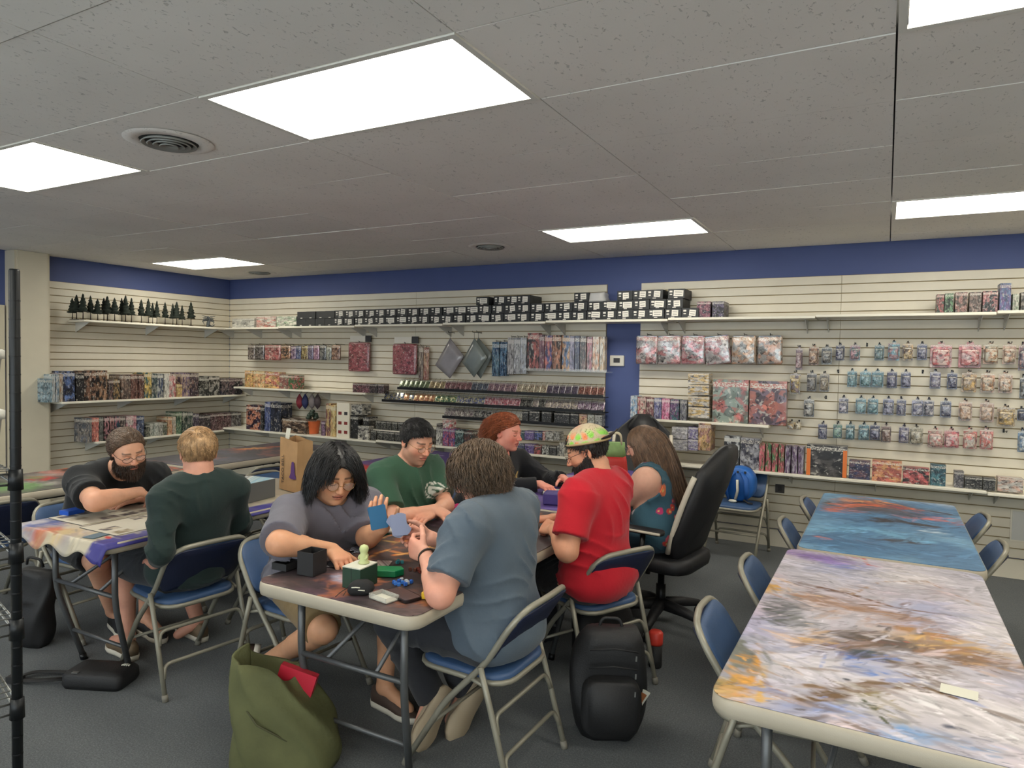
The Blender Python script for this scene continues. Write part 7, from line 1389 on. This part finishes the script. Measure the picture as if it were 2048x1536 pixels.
# ---- bags on the floor
def softbag(name, loc, rz, dims, mat, label, tilt=(0, 0), seed=1, cat='backpack', lump=.02):
    """rounded upright pack; local y is its front"""
    w_, d_, h_ = dims; e = empty(name, loc, rz); e.rotation_euler = (tilt[0], tilt[1], rz); tag(e, label, cat); rg = random.Random(seed); L = []
    for t in np.linspace(0, 1, 12):
        k = (1-abs(2*t-1)**3.2)**.45 if 0 < t < 1 else .35; kd = (1-.35*t)*(.55+.45*k)
        L.append([(x_*(.55+.45*k)+lump*.4*math.sin(7*t+5*x_/w_+seed), y_*kd+lump*.5*math.sin(9*t+11*x_/w_+seed*2), h_*t) for x_, y_ in rr(w_, d_, min(w_, d_)*.38, 6)])
    MB().rings(L).build('body', mat, e); return e
M_BKP = pbr('pack_black', srgb(24, 24, 26), .62, noise=.12, nscale=12, bump=.35, bscale=160); M_STRAP = pm('strap_black', (20, 20, 22), .7); M_ZIP = pm('zip_silver', (170, 170, 168), .3, metal=.8)
e = softbag('backpack', (-1.02, 2.78, .002), math.radians(28), (.32, .20, .47), M_BKP, 'black backpack leaning behind the chair of the slate shirt', (.08, .03), 3)
mb = MB(); mb.rings([[(x_*k, y_-.10, .05+z_) for x_, z_ in [(a_, b_+.13) for a_, b_ in rr(.24, .24, .06, 5)]] for k, y_ in ((1, .02), (1, -.03), (.85, -.045))]); mb.build('front_pocket', M_BKP, e)
for sx in (-1, 1): MB().tube([(sx*.07, .09, .44), (sx*.09, .14, .34), (sx*.10, .15, .18), (sx*.12, .11, .04)], [.012, .018, .016, .008], 8, flat=.5).build('shoulder_strap', M_STRAP, e)
MB().tube(fillet([(-.05, .02, .455), (-.04, .03, .50), (.04, .03, .50), (.05, .02, .455)], .025), .007, 7).build('grab_handle', M_STRAP, e)
for k in range(3): MB().tube([(-.10, -.105-.012*k, .42-.07*k), (0, -.115-.012*k, .435-.07*k), (.10, -.105-.012*k, .42-.07*k)], .0035, 5).build('zipper', M_STRAP, e); MB().box((.09, -.12-.012*k, .40-.07*k), (.006, .004, .022)).build('zip_pull', M_ZIP, e)
q = MB().box((.13, -.06, .20), (.05, .006, .075), Matrix.Rotation(.5, 3, 'Y')).build('luggage_tag', M_WHT, e); MB().box((.128, -.064, .20), (.036, .002, .05), Matrix.Rotation(.5, 3, 'Y')).build('tag_picture', pm('tag_orange', (150, 90, 50), .5), q)
e = softbag('backpack', (-4.06, 2.03, .002), math.radians(200), (.22, .15, .42), M_BKP, 'black backpack under the chair beside the wire rack', (.0, -.1), 7)
MB().tube(fillet([(-.05, .02, .445), (-.04, .03, .49), (.04, .03, .49), (.05, .02, .445)], .025), .007, 7).build('grab_handle', M_STRAP, e); MB().box((.02, .10, .25), (.05, .01, .02)).build('metal_badge', M_ZIP, e)
e = softbag('backpack', (-1.28, 3.42, .002), math.radians(60), (.34, .24, .34), M_BKP, 'black bag on the floor under the red shirt\'s chair', (0, 0), 9); MB().tube(fillet([(-.05, .02, .33), (-.04, .03, .38), (.04, .03, .38), (.05, .02, .33)], .025), .007, 7).build('grab_handle', M_STRAP, e)
e = empty('drink_bottle', (-1.02, 3.52, .001)); tag(e, 'red capped flask on the floor by the gaming chair', 'bottle'); MB().lathe([(.032, 0), (.035, .01), (.035, .12)], n=16).build('flask_body', M_BKP, e); MB().lathe([(.036, .12), (.038, .13), (.038, .18), (.03, .19)], n=16).build('flask_lid', pm('lid_red', (206, 60, 46), .4), e)
# olive tote: slumped square bag with a red folder inside
M_OLV = pbr('canvas_olive', srgb(88, 90, 56), .85, noise=.14, nscale=7, bump=.5, bscale=70); ob = np.array([-2.03, 1.92, 0.0])
e = empty('canvas_tote', tuple(ob), math.radians(24)); tag(e, 'olive canvas tote slumped on the floor with a red folder inside', 'tote bag'); L = []
for t in np.linspace(0, 1, 14):
    wv = .20*(1+.10*math.sin(3*t))*(1-.42*t**1.5); dv = .11*(1-.30*t)+.03*math.sin(t*3.1); sx = -.05*t+.03*math.sin(4*t)
    L.append([(sx+wv*math.copysign(abs(math.cos(a))**.55, math.cos(a))+.010*math.sin(5*a+7*t), dv*math.copysign(abs(math.sin(a))**.7, math.sin(a))+.014*math.sin(6*a+11*t)*(1-.3*t), .40*t*(1-.10*math.cos(a)*t)+.015*t*math.sin(3*a)) for a in np.linspace(0, 2*PI, 40, endpoint=False)])
L.append([(p[0]*.93-.004, p[1]*.86, p[2]-.004) for p in L[-1]]); L.append([(p[0]*.9, p[1]*.75, p[2]-.10) for p in L[-2]])
MB().rings(L).build('bag_body', M_OLV, e)
MB().box((.035, .0, .285), (.15, .03, .20), Matrix.Rotation(.30, 3, 'Y')).build('folder', pm('folder_red', (190, 40, 60), .4), e)
MB().tube([(-.17, -.06, .30), (-.05, -.13, .22), (.12, -.10, .12)], .004, 6).build('drawcord', pm('cord_olive', (70, 70, 44), .8), e)
# sling bag
e = empty('sling_bag', (-3.30, 1.96, .001), math.radians(24)); tag(e, 'black sling bag with white emblem lying by the table leg', 'bag'); mb = MB(); mb.rings([[(x_*k, y_*k, z) for x_, y_ in rr(.30, .17, .03, 4)] for k, z in ((.95, 0), (1.02, .02), (1, .06), (.9, .075), (.5, .08))]); mb.build('body', M_BKP, e)
MB().tube(fillet([(-.14, .0, .04), (-.26, .06, .012), (-.38, .03, .02), (-.42, -.04, .012), (-.30, -.06, .02), (-.15, -.04, .03)], .05), .017, 7, flat=.35).build('strap', M_STRAP, e); MB().box((-.40, -.05, .02), (.07, .04, .03)).build('buckle', M_BXK, e); MB().box((-.08, -.07, .078), (.03, .018, .004)).build('clasp', M_ZIP, e)
for k in range(4): MB().tube([(.09+.012*k, .02, .081), (.10+.008*k, .045-.004*k, .081)], .0035, 5).build('emblem_stroke', M_WHT, e)
# small blue backpack on the chair by the wall
M_BLP = pbr('pack_blue', srgb(30, 96, 176), .5, noise=.1, nscale=10, bump=.3, bscale=80)
e = empty('small_backpack', (-1.05, 5.99, .452), math.radians(-4)); tag(e, 'small bright blue backpack sitting on the chair by the wall', 'backpack'); L = []
mb = MB(); mb.rings([[(x_*k, y_, .15+z_*k) for x_, z_ in rr(.26, .29, .125, 6)] for y_, k in ((.07, .85), (.05, 1), (-.05, 1), (-.075, .88))]); mb.build('body', M_BLP, e)
for sx in (-1, 1): MB().tube([(sx*.03, -.07, .25), (sx*.075, -.105, .20), (sx*.085, -.11, .10), (sx*.07, -.08, .02)], [.02, .028, .026, .014], 8, flat=.6).build('shoulder_strap', pm('strap_blue', (26, 84, 160), .6), e)
MB().tube([(0, -.085, .19), (.008, -.1, .10), (-.01, -.09, .03)], .012, 7).build('hanging_charm', M_WHT, e); MB().ell((-.03, -.10, .012), (.035, .02, .014)).build('charm_base', M_WHT, e); MB().tube([(.06, -.1, .03), (.10, -.12, .012), (.13, -.10, .008)], .008, 6).build('keychain', M_BXK, e)
for sx in (-.06, 0, .06): MB().box((sx, -.078, .255), (.016, .006, .018)).build('strap_slot', M_BXK, e)
# wire rack contents: stacked white bins and a white carton
rm = Matrix.Rotation(math.radians(165), 4, 'Z'); rl = lambda x, y, z: tuple(Vector((-2.115, 1.02, 0))+rm @ Vector((x, y, z)))
for n in range(2):
    e = empty('storage_bin', rl(.235, .15, 1.266+.17*n), math.radians(165)); tag(e, ('lower' if n == 0 else 'upper')+' white lidded storage bin on the wire rack', 'bin', 'white bins on the wire rack')
    mb = MB(); mb.rings([[(x_*k, y_*k, z) for x_, y_ in rr(.38, .28, .04, 4)] for k, z in ((.88, 0), (.97, .14), (1.02, .142), (1.02, .165), (.98, .168))]); mb.build('tub', pm('bin_white', (206, 206, 198), .4), e); MB().box((-.18, 0, .12), (.014, .07, .02)).build('handle', pm('bin_grey', (170, 170, 164), .5), e)
e = MB().box((0, 0, .06), (.16, .2, .12)).build('carton', M_WHT); e.location = rl(.18, .16, .622); e.rotation_euler[2] = math.radians(165); tag(e, 'white carton on the low shelf of the wire rack', 'carton')
# wall outlets
for n, (px, py) in enumerate(((1560, 977), (2046, 1052))):
    s_, z_ = onwall('b', px, py, 0); o = MB().box((s_, BACK_Y-.004, z_), (.075 if n == 0 else .16, .012, .075 if n == 0 else .24)).build('wall_outlet' if n == 0 else 'access_panel', pm('outlet_dark', (60, 56, 56), .5) if n == 0 else M_SHELF); tag(o, 'dark outlet box low on the slat wall behind the backpack chair' if n == 0 else 'pale access panel low on the slat wall at the picture edge', 'outlet' if n == 0 else 'panel'); MB().box((s_, BACK_Y-.011, z_), (.03 if n == 0 else .14, .004, .04 if n == 0 else .22)).build('face', M_BRKT if n else M_BXK, o)
